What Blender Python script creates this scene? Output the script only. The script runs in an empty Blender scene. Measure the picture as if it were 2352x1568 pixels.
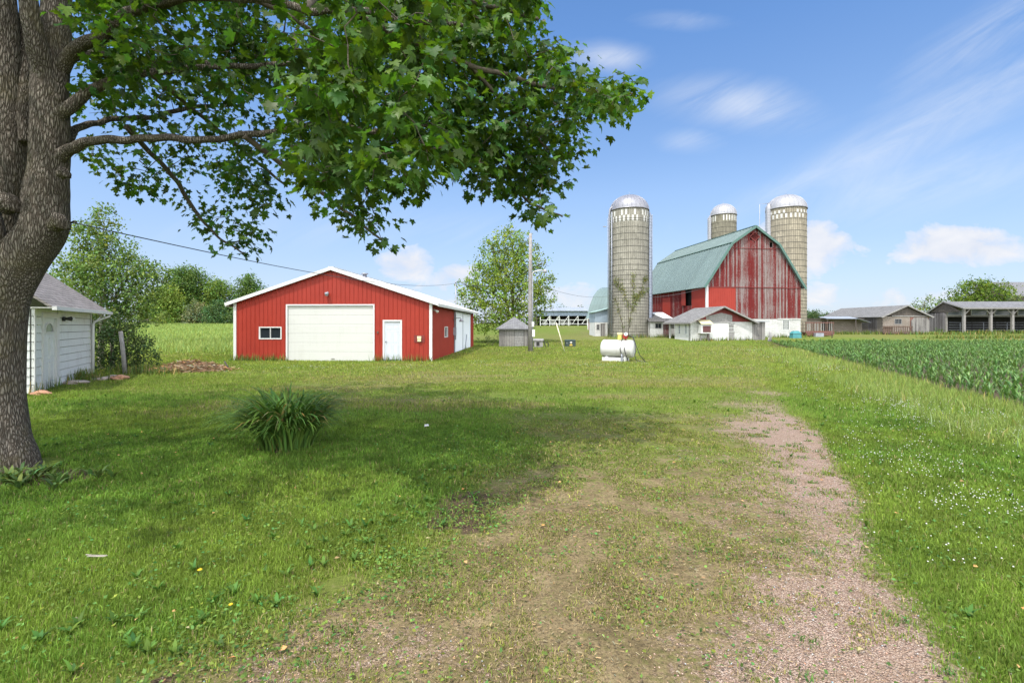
import bpy, bmesh, math, random
import numpy as np
from mathutils import Vector, Matrix

random.seed(7)
RNG = np.random.default_rng(11)
SC = bpy.context.scene
COL = SC.collection
PI = math.pi
F, U0, V0, H = 1110.7, 1176.0, 747.0, 1.85      # survey constants: focal, principal column, eye level, eye height


# ------------------------------------------------------------------ layout helpers
def gz(x, y):
    """height of the terrain"""
    y = np.asarray(y, dtype=float)
    x = np.asarray(x, dtype=float)
    t = np.clip(y - 42.0, 0, 68)
    s = np.minimum(t, 6.0)
    base = np.where(t < 6, 0.035 * s * s / 12.0, 0.035 * (t - 3.0))
    return base + 0 * x


def at(u, v, y):
    """point seen in direction (u, v) at distance y"""
    return Vector(((u - U0) / F * y, y, H - (v - V0) / F * y))


def ground_at(u, y, dz=0.0):
    x = (u - U0) / F * y
    return Vector((x, y, float(gz(x, y)) + dz))


# ------------------------------------------------------------------ object helpers
def tag(o, label=None, cat=None, group=None, kind=None):
    if label: o['label'] = label
    if cat: o['category'] = cat
    if group: o['group'] = group
    if kind: o['kind'] = kind
    return o


def thing(name, label, cat, loc=(0, 0, 0), rz=0.0, group=None):
    o = bpy.data.objects.new(name, None)
    o.empty_display_size = 0.3
    COL.objects.link(o)
    o.location = loc
    o.rotation_euler = (0, 0, rz)
    return tag(o, label, cat, group)


def link(name, me, parent=None):
    o = bpy.data.objects.new(name, me)
    COL.objects.link(o)
    if parent is not None: o.parent = parent
    return o


def copy_tree(o, parent=None):
    c = o.copy()
    COL.objects.link(c)
    if parent is not None: c.parent = parent
    for ch in list(o.children):
        copy_tree(ch, c)
    return c


class MB:
    """collects shapes and links them as one mesh object"""
    def __init__(s):
        s.v = []; s.f = []; s.m = []; s.sm = []

    def face(s, idx, m=0, smooth=False):
        s.f.append(tuple(idx)); s.m.append(m); s.sm.append(smooth)

    def quad(s, a, b, c, d, m=0):
        n = len(s.v); s.v += [tuple(a), tuple(b), tuple(c), tuple(d)]
        s.face((n, n + 1, n + 2, n + 3), m)

    def hexa(s, p, m=0):
        """8 corners: bottom loop then top loop"""
        n = len(s.v); s.v += [tuple(q) for q in p]
        for f in ((3, 2, 1, 0), (4, 5, 6, 7), (0, 1, 5, 4), (1, 2, 6, 5), (2, 3, 7, 6), (3, 0, 4, 7)):
            s.face([n + i for i in f], m)

    def box(s, x0, x1, y0, y1, z0, z1, m=0):
        s.hexa([(x0, y0, z0), (x1, y0, z0), (x1, y1, z0), (x0, y1, z0),
                (x0, y0, z1), (x1, y0, z1), (x1, y1, z1), (x0, y1, z1)], m)

    def bar(s, p, q, w, h, m=0, up=(0, 0, 1)):
        p = Vector(p); q = Vector(q); d = (q - p).normalized(); up = Vector(up)
        if abs(d.dot(up)) > 0.98: up = Vector((0, 1, 0))
        a = d.cross(up).normalized() * (w / 2); b = a.cross(d).normalized() * (h / 2)
        s.hexa([p - a - b, p + a - b, p + a + b, p - a + b, q - a - b, q + a - b, q + a + b, q - a + b], m)

    def prism(s, poly, fn, d0, d1, m=0):
        """polygon of (a, b) extruded from d0 to d1, fn(a, d, b) gives the point"""
        n = len(s.v); k = len(poly)
        s.v += [tuple(fn(a, d0, b)) for a, b in poly] + [tuple(fn(a, d1, b)) for a, b in poly]
        s.face([n + i for i in range(k)][::-1], m); s.face([n + k + i for i in range(k)], m)
        for i in range(k):
            j = (i + 1) % k
            s.face((n + i, n + j, n + k + j, n + k + i), m)

    def tube(s, pts, rad, n=8, m=0, cap=True, smooth=True):
        pts = [Vector(p) for p in pts]
        if not hasattr(rad, '__len__'): rad = [rad] * len(pts)
        base = len(s.v); ref = None
        for i, p in enumerate(pts):
            d = (pts[min(i + 1, len(pts) - 1)] - pts[max(i - 1, 0)])
            d = d.normalized() if d.length > 1e-9 else Vector((0, 0, 1))
            if ref is None: ref = Vector((1, 0, 0)) if abs(d.x) < 0.9 else Vector((0, 1, 0))
            a = (ref - d * ref.dot(d)).normalized(); b = d.cross(a); ref = a
            for k in range(n):
                t = 2 * PI * k / n
                s.v.append(tuple(p + a * (math.cos(t) * rad[i]) + b * (math.sin(t) * rad[i])))
        for i in range(len(pts) - 1):
            for k in range(n):
                k2 = (k + 1) % n
                s.face((base + i * n + k, base + i * n + k2, base + (i + 1) * n + k2, base + (i + 1) * n + k), m, smooth)
        if cap:
            s.face([base + k for k in range(n)][::-1], m)
            e = base + (len(pts) - 1) * n
            s.face([e + k for k in range(n)], m)

    def lathe(s, prof, n=24, m=0, c=(0, 0, 0), smooth=True, a0=0.0, a1=2 * PI):
        """profile of (r, z) turned about the vertical through c"""
        full = abs(a1 - a0 - 2 * PI) < 1e-6
        base = len(s.v); k = n if full else n + 1
        for r, z in prof:
            for i in range(k):
                t = a0 + (a1 - a0) * i / n
                s.v.append((c[0] + r * math.cos(t), c[1] + r * math.sin(t), c[2] + z))
        for j in range(len(prof) - 1):
            for i in range(n):
                i2 = (i + 1) % k
                s.face((base + j * k + i, base + j * k + i2, base + (j + 1) * k + i2, base + (j + 1) * k + i), m, smooth)

    def build(s, name, mats, parent=None, bevel=0.0):
        me = bpy.data.meshes.new(name)
        me.from_pydata(s.v, [], s.f)
        for mt in (mats if isinstance(mats, (list, tuple)) else [mats]): me.materials.append(mt)
        me.polygons.foreach_set('material_index', s.m)
        me.polygons.foreach_set('use_smooth', s.sm)
        bm = bmesh.new(); bm.from_mesh(me)
        bmesh.ops.recalc_face_normals(bm, faces=bm.faces)
        bm.to_mesh(me); bm.free()
        o = link(name, me, parent)
        if bevel:
            b = o.modifiers.new('bevel', 'BEVEL'); b.width = bevel; b.segments = 2; b.limit_method = 'ANGLE'
        return o


def np_mesh(name, verts, faces, mat, col=None, parent=None, smooth=False):
    """verts (N,3); faces a list of integer arrays (M,k)"""
    me = bpy.data.meshes.new(name)
    verts = np.ascontiguousarray(verts, dtype=np.float32)
    me.vertices.add(len(verts)); me.vertices.foreach_set('co', verts.ravel())
    loops = np.concatenate([f.ravel() for f in faces]).astype(np.int32)
    tot = np.concatenate([np.full(len(f), f.shape[1], np.int32) for f in faces])
    start = np.concatenate([[0], np.cumsum(tot)[:-1]]).astype(np.int32)
    me.loops.add(len(loops)); me.loops.foreach_set('vertex_index', loops)
    me.polygons.add(len(tot)); me.polygons.foreach_set('loop_start', start)
    if smooth: me.polygons.foreach_set('use_smooth', np.ones(len(tot), dtype=bool))
    me.update(calc_edges=True)
    if col is not None:
        ca = me.color_attributes.new('Col', 'FLOAT_COLOR', 'POINT')
        c4 = np.ones((len(verts), 4), np.float32); c4[:, :3] = col
        ca.data.foreach_set('color', c4.ravel())
    me.materials.append(mat)
    return link(name, me, parent)


def smooth01(t):
    t = np.clip(t, 0, 1)
    return t * t * (3 - 2 * t)


def vnoise(x, y, scale, seed=0):
    """smooth value noise in 0..1"""
    x = np.asarray(x, float) / scale + 137.31 * seed + 1000; y = np.asarray(y, float) / scale + 71.17 * seed + 1000
    xi = np.floor(x).astype(np.int64); yi = np.floor(y).astype(np.int64)
    fx = x - xi; fy = y - yi
    fx = fx * fx * (3 - 2 * fx); fy = fy * fy * (3 - 2 * fy)

    def h(a, b):
        n = (a * 374761393 + b * 668265263 + seed * 974711) & 0x7fffffff
        n = ((n ^ (n >> 13)) * 1274126177) & 0x7fffffff
        n = (n ^ (n >> 16)) & 0xffff
        return n / 65535.0
    return (h(xi, yi) * (1 - fx) + h(xi + 1, yi) * fx) * (1 - fy) + (h(xi, yi + 1) * (1 - fx) + h(xi + 1, yi + 1) * fx) * fy


def fnoise(x, y, scale, seed=0):
    return 0.55 * vnoise(x, y, scale, seed) + 0.3 * vnoise(x, y, scale / 2.3, seed + 1) + 0.15 * vnoise(x, y, scale / 5.1, seed + 2)


# ------------------------------------------------------------------ material helpers
class N:
    """small shader-graph builder"""
    def __init__(s, name):
        s.mat = bpy.data.materials.new(name); s.mat.use_nodes = True
        s.t = s.mat.node_tree; s.b = s.t.nodes['Principled BSDF']; s.out = s.t.nodes['Material Output']

    def new(s, typ, **kw):
        n = s.t.nodes.new(typ)
        for k, v in kw.items():
            if k.startswith('i_'):
                key = k[2:]
                key = int(key) if key.isdigit() else key.replace('_', ' ')
                s.set(n.inputs[key], v)
            else: setattr(n, k, v)
        return n

    def set(s, sock, v):
        if isinstance(v, bpy.types.NodeSocket): s.t.links.new(v, sock)
        elif isinstance(v, bpy.types.Node): s.t.links.new(v.outputs[0], sock)
        else:
            if isinstance(v, tuple) and len(v) == 3 and sock.type == 'RGBA': v = v + (1,)
            sock.default_value = v

    def coord(s, kind='Object', scale=(1, 1, 1), rot=(0, 0, 0), loc=(0, 0, 0)):
        c = s.new('ShaderNodeTexCoord')
        m = s.new('ShaderNodeMapping'); s.t.links.new(c.outputs[kind], m.inputs[0])
        m.inputs['Scale'].default_value = scale; m.inputs['Rotation'].default_value = rot; m.inputs['Location'].default_value = loc
        return m.outputs[0]

    def noise(s, vec, scale, detail=4, rough=0.55, dist=0.0):
        n = s.new('ShaderNodeTexNoise'); s.set(n.inputs['Vector'], vec)
        n.inputs['Scale'].default_value = scale; n.inputs['Detail'].default_value = detail
        n.inputs['Roughness'].default_value = rough; n.inputs['Distortion'].default_value = dist
        return n.outputs['Fac']

    def voro(s, vec, scale, feature='F1', out='Distance', rnd=1.0):
        n = s.new('ShaderNodeTexVoronoi', feature=feature); s.set(n.inputs['Vector'], vec)
        n.inputs['Scale'].default_value = scale; n.inputs['Randomness'].default_value = rnd
        return n.outputs[out]

    def ramp(s, fac, stops, interp='LINEAR'):
        n = s.new('ShaderNodeValToRGB'); s.set(n.inputs[0], fac); r = n.color_ramp; r.interpolation = interp
        while len(r.elements) < len(stops): r.elements.new(0.5)
        for e, (p, c) in zip(r.elements, stops):
            e.position = p
            e.color = (c, c, c, 1) if not hasattr(c, '__len__') else tuple(c) + (1,)
        return n.outputs[0]

    def mix(s, fac, a, b, blend='MIX'):
        n = s.new('ShaderNodeMix', data_type='RGBA', blend_type=blend)
        s.set(n.inputs[0], fac); s.set(n.inputs[6], a); s.set(n.inputs[7], b)
        return n.outputs[2]

    def math(s, op, a, b=0.0, c=0.0, clamp=False):
        n = s.new('ShaderNodeMath', operation=op, use_clamp=clamp)
        s.set(n.inputs[0], a); s.set(n.inputs[1], b); s.set(n.inputs[2], c)
        return n.outputs[0]

    def sep(s, vec):
        n = s.new('ShaderNodeSeparateXYZ'); s.set(n.inputs[0], vec); return n.outputs

    def comb(s, x, y, z):
        n = s.new('ShaderNodeCombineXYZ')
        for i, q in enumerate((x, y, z)): s.set(n.inputs[i], q)
        return n.outputs[0]

    def bump(s, height, strength=0.4, dist=0.02, normal=None):
        n = s.new('ShaderNodeBump'); s.set(n.inputs['Height'], height)
        n.inputs['Strength'].default_value = strength; n.inputs['Distance'].default_value = dist
        if normal is not None: s.set(n.inputs['Normal'], normal)
        s.t.links.new(n.outputs[0], s.b.inputs['Normal']); return n.outputs[0]

    def base(s, c): s.set(s.b.inputs['Base Color'], c)

    def fin(s, rough=0.6, metal=0.0, spec=0.5):
        if rough is not None: s.set(s.b.inputs['Roughness'], rough)
        s.set(s.b.inputs['Metallic'], metal); s.b.inputs['Specular IOR Level'].default_value = spec
        return s.mat


def plain(name, c, rough=0.5, metal=0.0, var=0.12, scale=3.0, bump=0.0, spec=0.5):
    n = N(name); co = n.coord()
    f = n.noise(co, scale, 5, 0.6)
    lo = tuple(x * (1 - var) for x in c); hi = tuple(min(1, x * (1 + var)) for x in c)
    n.base(n.ramp(f, [(0.3, lo), (0.7, hi)]))
    if bump: n.bump(n.noise(co, scale * 12, 4), bump, 0.01)
    return n.fin(rough, metal, spec)


def foliage_mat(name, trans=0.35, rough=0.55, spec=0.3, tmul=(1.25, 1.35, 0.5)):
    """leaf colour per leaf from the mesh, with light passing through the blade"""
    n = N(name)
    a = n.new('ShaderNodeAttribute', attribute_name='Col')
    n.base(a.outputs['Color']); n.fin(rough, 0, spec)
    tr = n.new('ShaderNodeBsdfTranslucent')
    n.set(tr.inputs['Color'], n.mix(1.0, a.outputs['Color'], tmul, 'MULTIPLY'))
    mx = n.new('ShaderNodeMixShader'); mx.inputs[0].default_value = trans
    n.t.links.new(n.b.outputs[0], mx.inputs[1]); n.t.links.new(tr.outputs[0], mx.inputs[2])
    n.t.links.new(mx.outputs[0], n.out.inputs['Surface'])
    return n.mat


# ------------------------------------------------------------------ materials
def make_mats():
    M = {}
    M['leaf_maple'] = foliage_mat('maple_leaf', 0.40, 0.45, 0.3, (1.6, 1.6, 0.35))
    M['leaf'] = foliage_mat('tree_leaf', 0.30, 0.6, 0.25)
    M['blade'] = foliage_mat('grass_blade', 0.30, 0.6, 0.2, (1.2, 1.25, 0.5))
    M['corn'] = foliage_mat('corn_leaf', 0.25, 0.45, 0.4, (1.1, 1.3, 0.5))

    def attr_mat(name, rough=0.8, spec=0.2):
        n = N(name); a = n.new('ShaderNodeAttribute', attribute_name='Col')
        n.base(a.outputs['Color']); return n.fin(rough, 0, spec)
    M['bits'] = attr_mat('loose_bits')
    M['petal'] = attr_mat('clover_petal', 0.6)

    # bark
    n = N('maple_bark'); co = n.coord('Object', (1, 1, 0.17))
    wv = n.new('ShaderNodeVectorMath', operation='ADD'); n.set(wv.inputs[0], co)
    wn = n.new('ShaderNodeTexNoise'); n.set(wn.inputs['Vector'], co); wn.inputs['Scale'].default_value = 9; wn.inputs['Detail'].default_value = 4
    sc_ = n.new('ShaderNodeVectorMath', operation='SCALE'); n.set(sc_.inputs[0], wn.outputs['Color']); sc_.inputs['Scale'].default_value = 0.06
    n.set(wv.inputs[1], sc_.outputs[0])
    r1 = n.voro(wv.outputs[0], 46, 'DISTANCE_TO_EDGE', 'Distance'); r2 = n.noise(co, 40, 6, 0.7, 0.3); r3 = n.noise(n.coord(), 2.2, 4)
    ed = n.ramp(r1, [(0.0, 0.0), (0.22, 0.75), (0.5, 1.0)])
    h = n.math('ADD', n.math('MULTIPLY', ed, 0.75), n.math('MULTIPLY', r2, 0.45))
    c = n.ramp(h, [(0.22, (0.06, 0.048, 0.036)), (0.62, (0.145, 0.125, 0.104)), (1.02, (0.25, 0.225, 0.19))])
    c = n.mix(n.ramp(r3, [(0.5, 0.0), (0.75, 0.5)]), c, (0.16, 0.14, 0.06))
    n.base(c); n.bump(h, 0.9, 0.035); M['bark'] = n.fin(0.9, 0, 0.15)
    M['bark_dark'] = plain('twig_bark', (0.10, 0.08, 0.06), 0.9, var=0.4, scale=8, bump=0.5)
    M['bark_grey'] = plain('grey_branch_bark', (0.30, 0.27, 0.22), 0.9, var=0.4, scale=8, bump=0.5)

    # red steel siding
    n = N('red_steel_siding'); co = n.coord(); f = n.noise(co, 1.1, 5, 0.6)
    st = n.noise(n.coord('Object', (6, 6, 0.35)), 2.0, 4, 0.6)
    z = n.sep(n.coord())[2]
    n.base(n.mix(n.ramp(st, [(0.45, 0.0), (0.8, 0.25)]), n.ramp(f, [(0.25, (0.265, 0.026, 0.015)), (0.75, (0.335, 0.036, 0.021))]), (0.27, 0.045, 0.035)))
    n.bump(n.noise(co, 2.5, 3), 0.08, 0.02); M['red_steel'] = n.fin(0.5, 0, 0.3)
    M['red_dark'] = plain('dark_red_paint', (0.17, 0.025, 0.022), 0.7, var=0.3, scale=5)
    M['maroon'] = plain('maroon_grille', (0.10, 0.03, 0.03), 0.6, var=0.2, scale=9)

    # peeling red barn boards (board index along the wall, then streaks of bare wood)
    def peel(name, axis, paint, bare, lo, hi):
        n = N(name); co = n.coord(); xyz = n.sep(co)
        s_ = xyz[axis]
        bid = n.math('FLOOR', n.math('MULTIPLY', s_, 4.6))
        wn = n.new('ShaderNodeTexWhiteNoise', noise_dimensions='1D'); n.set(wn.inputs['W'], bid)
        streak = n.noise(n.comb(n.math('MULTIPLY', s_, 15.0), n.math('MULTIPLY', bid, 3.1), n.math('MULTIPLY', xyz[2], 0.42)), 1.0, 7, 0.74, 0.2)
        patch = n.noise(co, 0.33, 4, 0.6)
        spk = n.noise(n.coord('Object', (14, 14, 5)), 1.0, 4, 0.7)
        f = n.math('ADD', n.math('MULTIPLY', streak, 1.0), n.math('MULTIPLY', n.math('SUBTRACT', patch, 0.5), 0.45))
        f = n.math('ADD', f, n.math('MULTIPLY', n.math('SUBTRACT', wn.outputs[0], 0.5), 0.30))
        f = n.math('ADD', f, n.math('MULTIPLY', n.math('SUBTRACT', spk, 0.5), 0.55))
        k = n.ramp(f, [(lo, 0.0), (hi, 1.0)])
        woodc = n.ramp(n.noise(n.coord('Object', (30, 30, 1.2)), 1.0, 4), [(0.3, tuple(q * 0.55 for q in bare)), (0.7, bare)])
        pc = n.ramp(spk, [(0.3, tuple(q * 0.7 for q in paint)), (0.7, paint)])
        c = n.mix(k, pc, woodc)
        gap = n.math('LESS_THAN', n.math('FRACT', n.math('MULTIPLY', s_, 4.6)), 0.085)
        n.base(n.mix(n.math('MULTIPLY', gap, 0.8), c, (0.03, 0.02, 0.02)))
        n.bump(n.math('SUBTRACT', f, gap), 0.35, 0.02); return n.fin(0.85, 0, 0.2)
    M['peel_x'] = peel('peeling_red_boards_front', 0, (0.165, 0.019, 0.018), (0.31, 0.268, 0.255), 0.42, 0.63)
    M['peel_y'] = peel('peeling_red_boards_side', 1, (0.165, 0.019, 0.018), (0.35, 0.26, 0.24), 0.54, 0.72)
    M['grey_x'] = peel('grey_weathered_boards_front', 0, (0.30, 0.285, 0.27), (0.16, 0.15, 0.145), 0.45, 0.62)
    M['grey_y'] = peel('grey_weathered_boards_side', 1, (0.25, 0.23, 0.23), (0.13, 0.115, 0.115), 0.45, 0.62)

    n = N('weathered_wood'); f = n.noise(n.coord('Object', (5, 5, 5)), 1.5, 6, 0.7); g = n.noise(n.coord('Object', (30, 30, 2.5)), 1, 4)
    n.base(n.ramp(n.math('ADD', n.math('MULTIPLY', f, 0.6), n.math('MULTIPLY', g, 0.4)), [(0.3, (0.13, 0.125, 0.12)), (0.7, (0.38, 0.37, 0.36))]))
    n.bump(g, 0.4, 0.01); M['grey_wood'] = n.fin(0.9, 0, 0.15)
    M['pole_wood'] = plain('pole_wood', (0.25, 0.235, 0.225), 0.9, var=0.25, scale=6, bump=0.4)

    # white paint
    def white(name, c=(0.74, 0.74, 0.72), dirt=0.35, rough=0.5, dcol=(0.36, 0.34, 0.29)):
        n = N(name); co = n.coord()
        f = n.noise(co, 1.6, 6, 0.7); g = n.noise(n.coord('Object', (9, 9, 0.8)), 1.0, 5, 0.65)
        k = n.ramp(n.math('ADD', n.math('MULTIPLY', f, 0.5), n.math('MULTIPLY', g, 0.5)), [(0.5, 0.0), (0.72, dirt)])
        n.base(n.mix(k, c, dcol)); n.bump(n.noise(co, 25, 4), 0.06, 0.01); return n.fin(rough, 0, 0.4)
    M['white'] = white('white_paint', (0.62, 0.62, 0.61), dirt=0.2)
    M['white_old'] = white('old_white_paint', (0.66, 0.68, 0.66), 0.6, 0.7)
    M['white_door'] = white('white_steel_door', (0.56, 0.59, 0.64), 0.06, 0.4)
    M['cream'] = white('cream_garage_door', (0.57, 0.57, 0.545), 0.22, 0.5)
    M['white_slide'] = white('white_sliding_door', (0.76, 0.80, 0.85), 0.08, 0.5)
    M['tank_white'] = white('tank_white', (0.58, 0.58, 0.56), 0.5, 0.45, (0.30, 0.24, 0.18))

    # whitewashed block wall
    def block(name, c, mortar, dirtc, dirt, bw=0.4, bh=0.2, lo=0.5, hi=0.7, axis=0):
        n = N(name); co = n.coord(); q = n.sep(co)
        vec = n.comb(q[axis], q[2], 0.0)
        b = n.new('ShaderNodeTexBrick'); n.set(b.inputs['Vector'], vec)
        b.inputs['Scale'].default_value = 1.0; b.inputs['Mortar Size'].default_value = 0.012
        b.inputs['Brick Width'].default_value = bw; b.inputs['Row Height'].default_value = bh
        n.set(b.inputs['Color1'], c); n.set(b.inputs['Color2'], tuple(x * 0.9 for x in c)); n.set(b.inputs['Mortar'], mortar)
        f = n.noise(co, 0.9, 7, 0.75); g = n.noise(co, 7.0, 5, 0.7)
        k = n.ramp(n.math('ADD', n.math('MULTIPLY', f, 0.55), n.math('MULTIPLY', g, 0.45)), [(lo, 0.0), (hi, dirt)])
        n.base(n.mix(k, b.outputs[0], dirtc))
        n.bump(n.math('ADD', n.math('MULTIPLY', b.outputs['Fac'], -1.0), n.math('MULTIPLY', g, 0.6)), 0.35, 0.015)
        return n.fin(0.85, 0, 0.2)
    M['block_white'] = block('whitewashed_block', (0.58, 0.58, 0.565), (0.45, 0.45, 0.43), (0.27, 0.25, 0.22), 0.8, lo=0.47, hi=0.66)
    M['block_white_y'] = block('whitewashed_block_side', (0.66, 0.66, 0.63), (0.56, 0.56, 0.54), (0.34, 0.32, 0.29), 0.5, axis=1)
    M['block_grey'] = block('grey_block', (0.25, 0.21, 0.175), (0.14, 0.125, 0.11), (0.42, 0.39, 0.36), 0.8)
    M['block_grey_y'] = block('grey_block_side', (0.23, 0.20, 0.175), (0.13, 0.115, 0.10), (0.40, 0.375, 0.35), 0.8, axis=1)

    # roofs
    def seam(name, c, axis, pitch=0.23, rough=0.45, metal=0.0, var=0.10):
        n = N(name); co = n.coord(); q = n.sep(co); f = n.noise(co, 0.5, 6, 0.6)
        lo = tuple(x * (1 - var) for x in c); hi = tuple(x * (1 + var) for x in c)
        st = n.noise(n.coord('Object', (8, 0.6, 0.6) if axis == 0 else (0.6, 8, 0.6)), 1.0, 4)
        pn = n.new('ShaderNodeTexWhiteNoise', noise_dimensions='1D'); n.set(pn.inputs['W'], n.math('FLOOR', n.math('MULTIPLY', q[axis], 1.1)))
        mixv = n.math('ADD', n.math('ADD', n.math('MULTIPLY', f, 0.5), n.math('MULTIPLY', st, 0.3)), n.math('MULTIPLY', pn.outputs[0], 0.2))
        n.base(n.ramp(mixv, [(0.3, lo), (0.7, hi)]))
        n.bump(n.noise(co, 3, 2), 0.05, 0.02)
        return n.fin(rough, metal, 0.4)
    M['teal_roof'] = seam('teal_steel_roof', (0.155, 0.208, 0.200), 1)
    M['teal_trim'] = plain('dark_teal_trim', (0.07, 0.15, 0.125), 0.5)
    M['white_roof'] = seam('white_steel_roof', (0.56, 0.58, 0.60), 1, var=0.05)
    M['tin_roof'] = seam('blue_grey_tin', (0.27, 0.33, 0.42), 0, rough=0.5)
    M['tin_pale'] = seam('pale_tin', (0.29, 0.32, 0.36), 0, rough=0.5)
    M['blue_steel'] = seam('blue_grey_steel', (0.25, 0.31, 0.37), 0, rough=0.5)
    M['pale_teal'] = seam('pale_teal_steel', (0.30, 0.42, 0.41), 0, rough=0.5)

    def shingle(name, c, wear, axis=0, lo=0.55, hi=0.7, k_=0.7):
        n = N(name); co = n.coord(); q = n.sep(co)
        b = n.new('ShaderNodeTexBrick'); n.set(b.inputs['Vector'], n.comb(q[axis], n.math('MULTIPLY', q[2], 1.9), 0.0))
        b.inputs['Scale'].default_value = 1.0; b.inputs['Mortar Size'].default_value = 0.014
        b.inputs['Brick Width'].default_value = 0.30; b.inputs['Row Height'].default_value = 0.16
        n.set(b.inputs['Color1'], c); n.set(b.inputs['Color2'], tuple(x * 0.7 for x in c)); n.set(b.inputs['Mortar'], tuple(x * 0.3 for x in c))
        f = n.noise(co, 1.1, 8, 0.75)
        g = n.noise(n.coord('Object', (2, 2, 14)), 1.5, 5, 0.7)
        k = n.ramp(n.math('ADD', n.math('MULTIPLY', f, 0.5), n.math('MULTIPLY', g, 0.5)), [(lo, 0.0), (hi, k_)])
        n.base(n.mix(k, b.outputs[0], wear))
        n.bump(n.math('ADD', n.math('MULTIPLY', b.outputs['Fac'], -1), g), 0.5, 0.02); return n.fin(0.9, 0, 0.15)
    M['shingle_brown'] = shingle('brown_grey_shingles', (0.30, 0.27, 0.255), (0.22, 0.20, 0.19), 1)
    M['shingle_garage'] = shingle('grey_brown_garage_shingles', (0.31, 0.28, 0.265), (0.22, 0.20, 0.19), 0)
    M['shingle_old'] = shingle('worn_grey_shingles', (0.27, 0.265, 0.26), (0.12, 0.12, 0.115), 1, 0.5, 0.62)
    M['shingle_old_x'] = shingle('worn_grey_shingles_long', (0.225, 0.225, 0.235), (0.15, 0.15, 0.14), 0, 0.5, 0.64)
    M['shingle_dark'] = shingle('dark_worn_shingles', (0.14, 0.135, 0.13), (0.32, 0.31, 0.30), 0, 0.55, 0.65)

    # concrete staves of the silos
    def staves(name, rad, c, dark, nst=58):
        n = N(name); co = n.coord(); q = n.sep(co)
        ang = n.math('ARCTAN2', q[1], q[0])
        a = n.math('MULTIPLY', ang, nst / (2 * PI))
        row = n.math('DIVIDE', q[2], 0.76)
        par = n.math('MODULO', n.math('FLOOR', a), 2.0)
        rowi = n.math('FLOOR', n.math('ADD', row, n.math('MULTIPLY', n.math('ABSOLUTE', par), 0.5)))
        wn = n.new('ShaderNodeTexWhiteNoise', noise_dimensions='2D')
        n.set(wn.inputs['Vector'], n.comb(n.math('FLOOR', a), rowi, 0.0))
        fa = n.math('FRACT', a)
        joint = n.math('LESS_THAN', n.math('MINIMUM', fa, n.math('SUBTRACT', 1.0, fa)), 0.09)
        stv = n.noise(n.comb(n.math('MULTIPLY', a, 1.7), 0.0, n.math('MULTIPLY', q[2], 0.12)), 1.0, 5, 0.7)
        big = n.noise(co, 0.30, 6, 0.7); fine = n.noise(co, 5, 5, 0.7)
        base = n.ramp(wn.outputs[0], [(0.0, tuple(x * 0.78 for x in c)), (1.0, tuple(x * 1.12 for x in c))])
        base = n.mix(n.ramp(fine, [(0.4, 0.0), (0.75, 0.5)]), base, tuple(x * 0.55 for x in c))
        base = n.mix(n.ramp(n.math('ADD', n.math('MULTIPLY', big, 0.55), n.math('MULTIPLY', stv, 0.45)), [(0.48, 0.0), (0.66, 0.75)]), base, dark)
        base = n.mix(n.math('MULTIPLY', joint, 0.6), base, tuple(x * 0.35 for x in dark))
        n.base(base); n.bump(n.math('SUBTRACT', n.math('MULTIPLY', fine, 0.5), joint), 0.5, 0.02)
        return n.fin(0.9, 0, 0.15)
    M['stave_a'] = staves('grey_concrete_staves', 2.28, (0.32, 0.302, 0.255), (0.15, 0.14, 0.115))
    M['stave_b'] = staves('dark_concrete_staves', 2.15, (0.27, 0.25, 0.19), (0.11, 0.10, 0.075))
    M['stave_c'] = staves('tan_concrete_staves', 2.45, (0.38, 0.335, 0.255), (0.15, 0.14, 0.11))
    M['stave_white'] = plain('whitewashed_stave', (0.56, 0.55, 0.52), 0.8, var=0.25, scale=9)
    M['hoop'] = plain('rusty_hoop', (0.075, 0.07, 0.06), 0.7, var=0.3, scale=5)
    M['galv'] = plain('galvanised_steel', (0.27, 0.27, 0.30), 0.42, 0.35, 0.12, 2.0)
    M['galv_white'] = plain('bright_galvanised_steel', (0.33, 0.33, 0.35), 0.4, 0.2, 0.06, 2.0)
    M['galv_dark'] = plain('dull_galvanised_steel', (0.30, 0.32, 0.37), 0.5, 0.3, 0.2, 3.0)
    M['chute'] = plain('silo_chute_steel', (0.26, 0.29, 0.36), 0.5, 0.3, 0.15, 3.0)
    M['black'] = plain('black_rubber', (0.02, 0.02, 0.02), 0.5, var=0.2)
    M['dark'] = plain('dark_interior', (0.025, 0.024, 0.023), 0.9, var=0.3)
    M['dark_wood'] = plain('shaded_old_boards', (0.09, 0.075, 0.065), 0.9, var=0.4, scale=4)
    M['rust'] = plain('rusty_steel', (0.11, 0.072, 0.055), 0.85, var=0.4, scale=7, bump=0.3)
    M['rust_red'] = plain('faded_red_steel', (0.16, 0.07, 0.055), 0.7, var=0.4, scale=5)
    M['pump_red'] = plain('pump_red', (0.36, 0.03, 0.02), 0.4)
    M['yellow_box'] = plain('faded_yellow_plastic', (0.62, 0.52, 0.13), 0.5)
    M['yellow_pale'] = plain('pale_yellow_tin', (0.66, 0.60, 0.36), 0.6)
    M['green_box'] = plain('dark_green_enamel', (0.025, 0.045, 0.038), 0.5)
    M['label_w'] = plain('white_sticker', (0.75, 0.72, 0.68), 0.6)
    M['label_y'] = plain('yellow_sticker', (0.60, 0.42, 0.06), 0.6)
    M['teal_plastic'] = plain('teal_plastic', (0.05, 0.22, 0.24), 0.5, var=0.15)
    M['stone'] = plain('field_stone', (0.36, 0.30, 0.25), 0.9, var=0.4, scale=6, bump=0.4)
    M['stone_red'] = plain('reddish_stone', (0.38, 0.20, 0.12), 0.9, var=0.35, scale=6, bump=0.4)
    M['concrete'] = plain('concrete', (0.45, 0.43, 0.40), 0.9, var=0.2, scale=4, bump=0.3)
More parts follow.
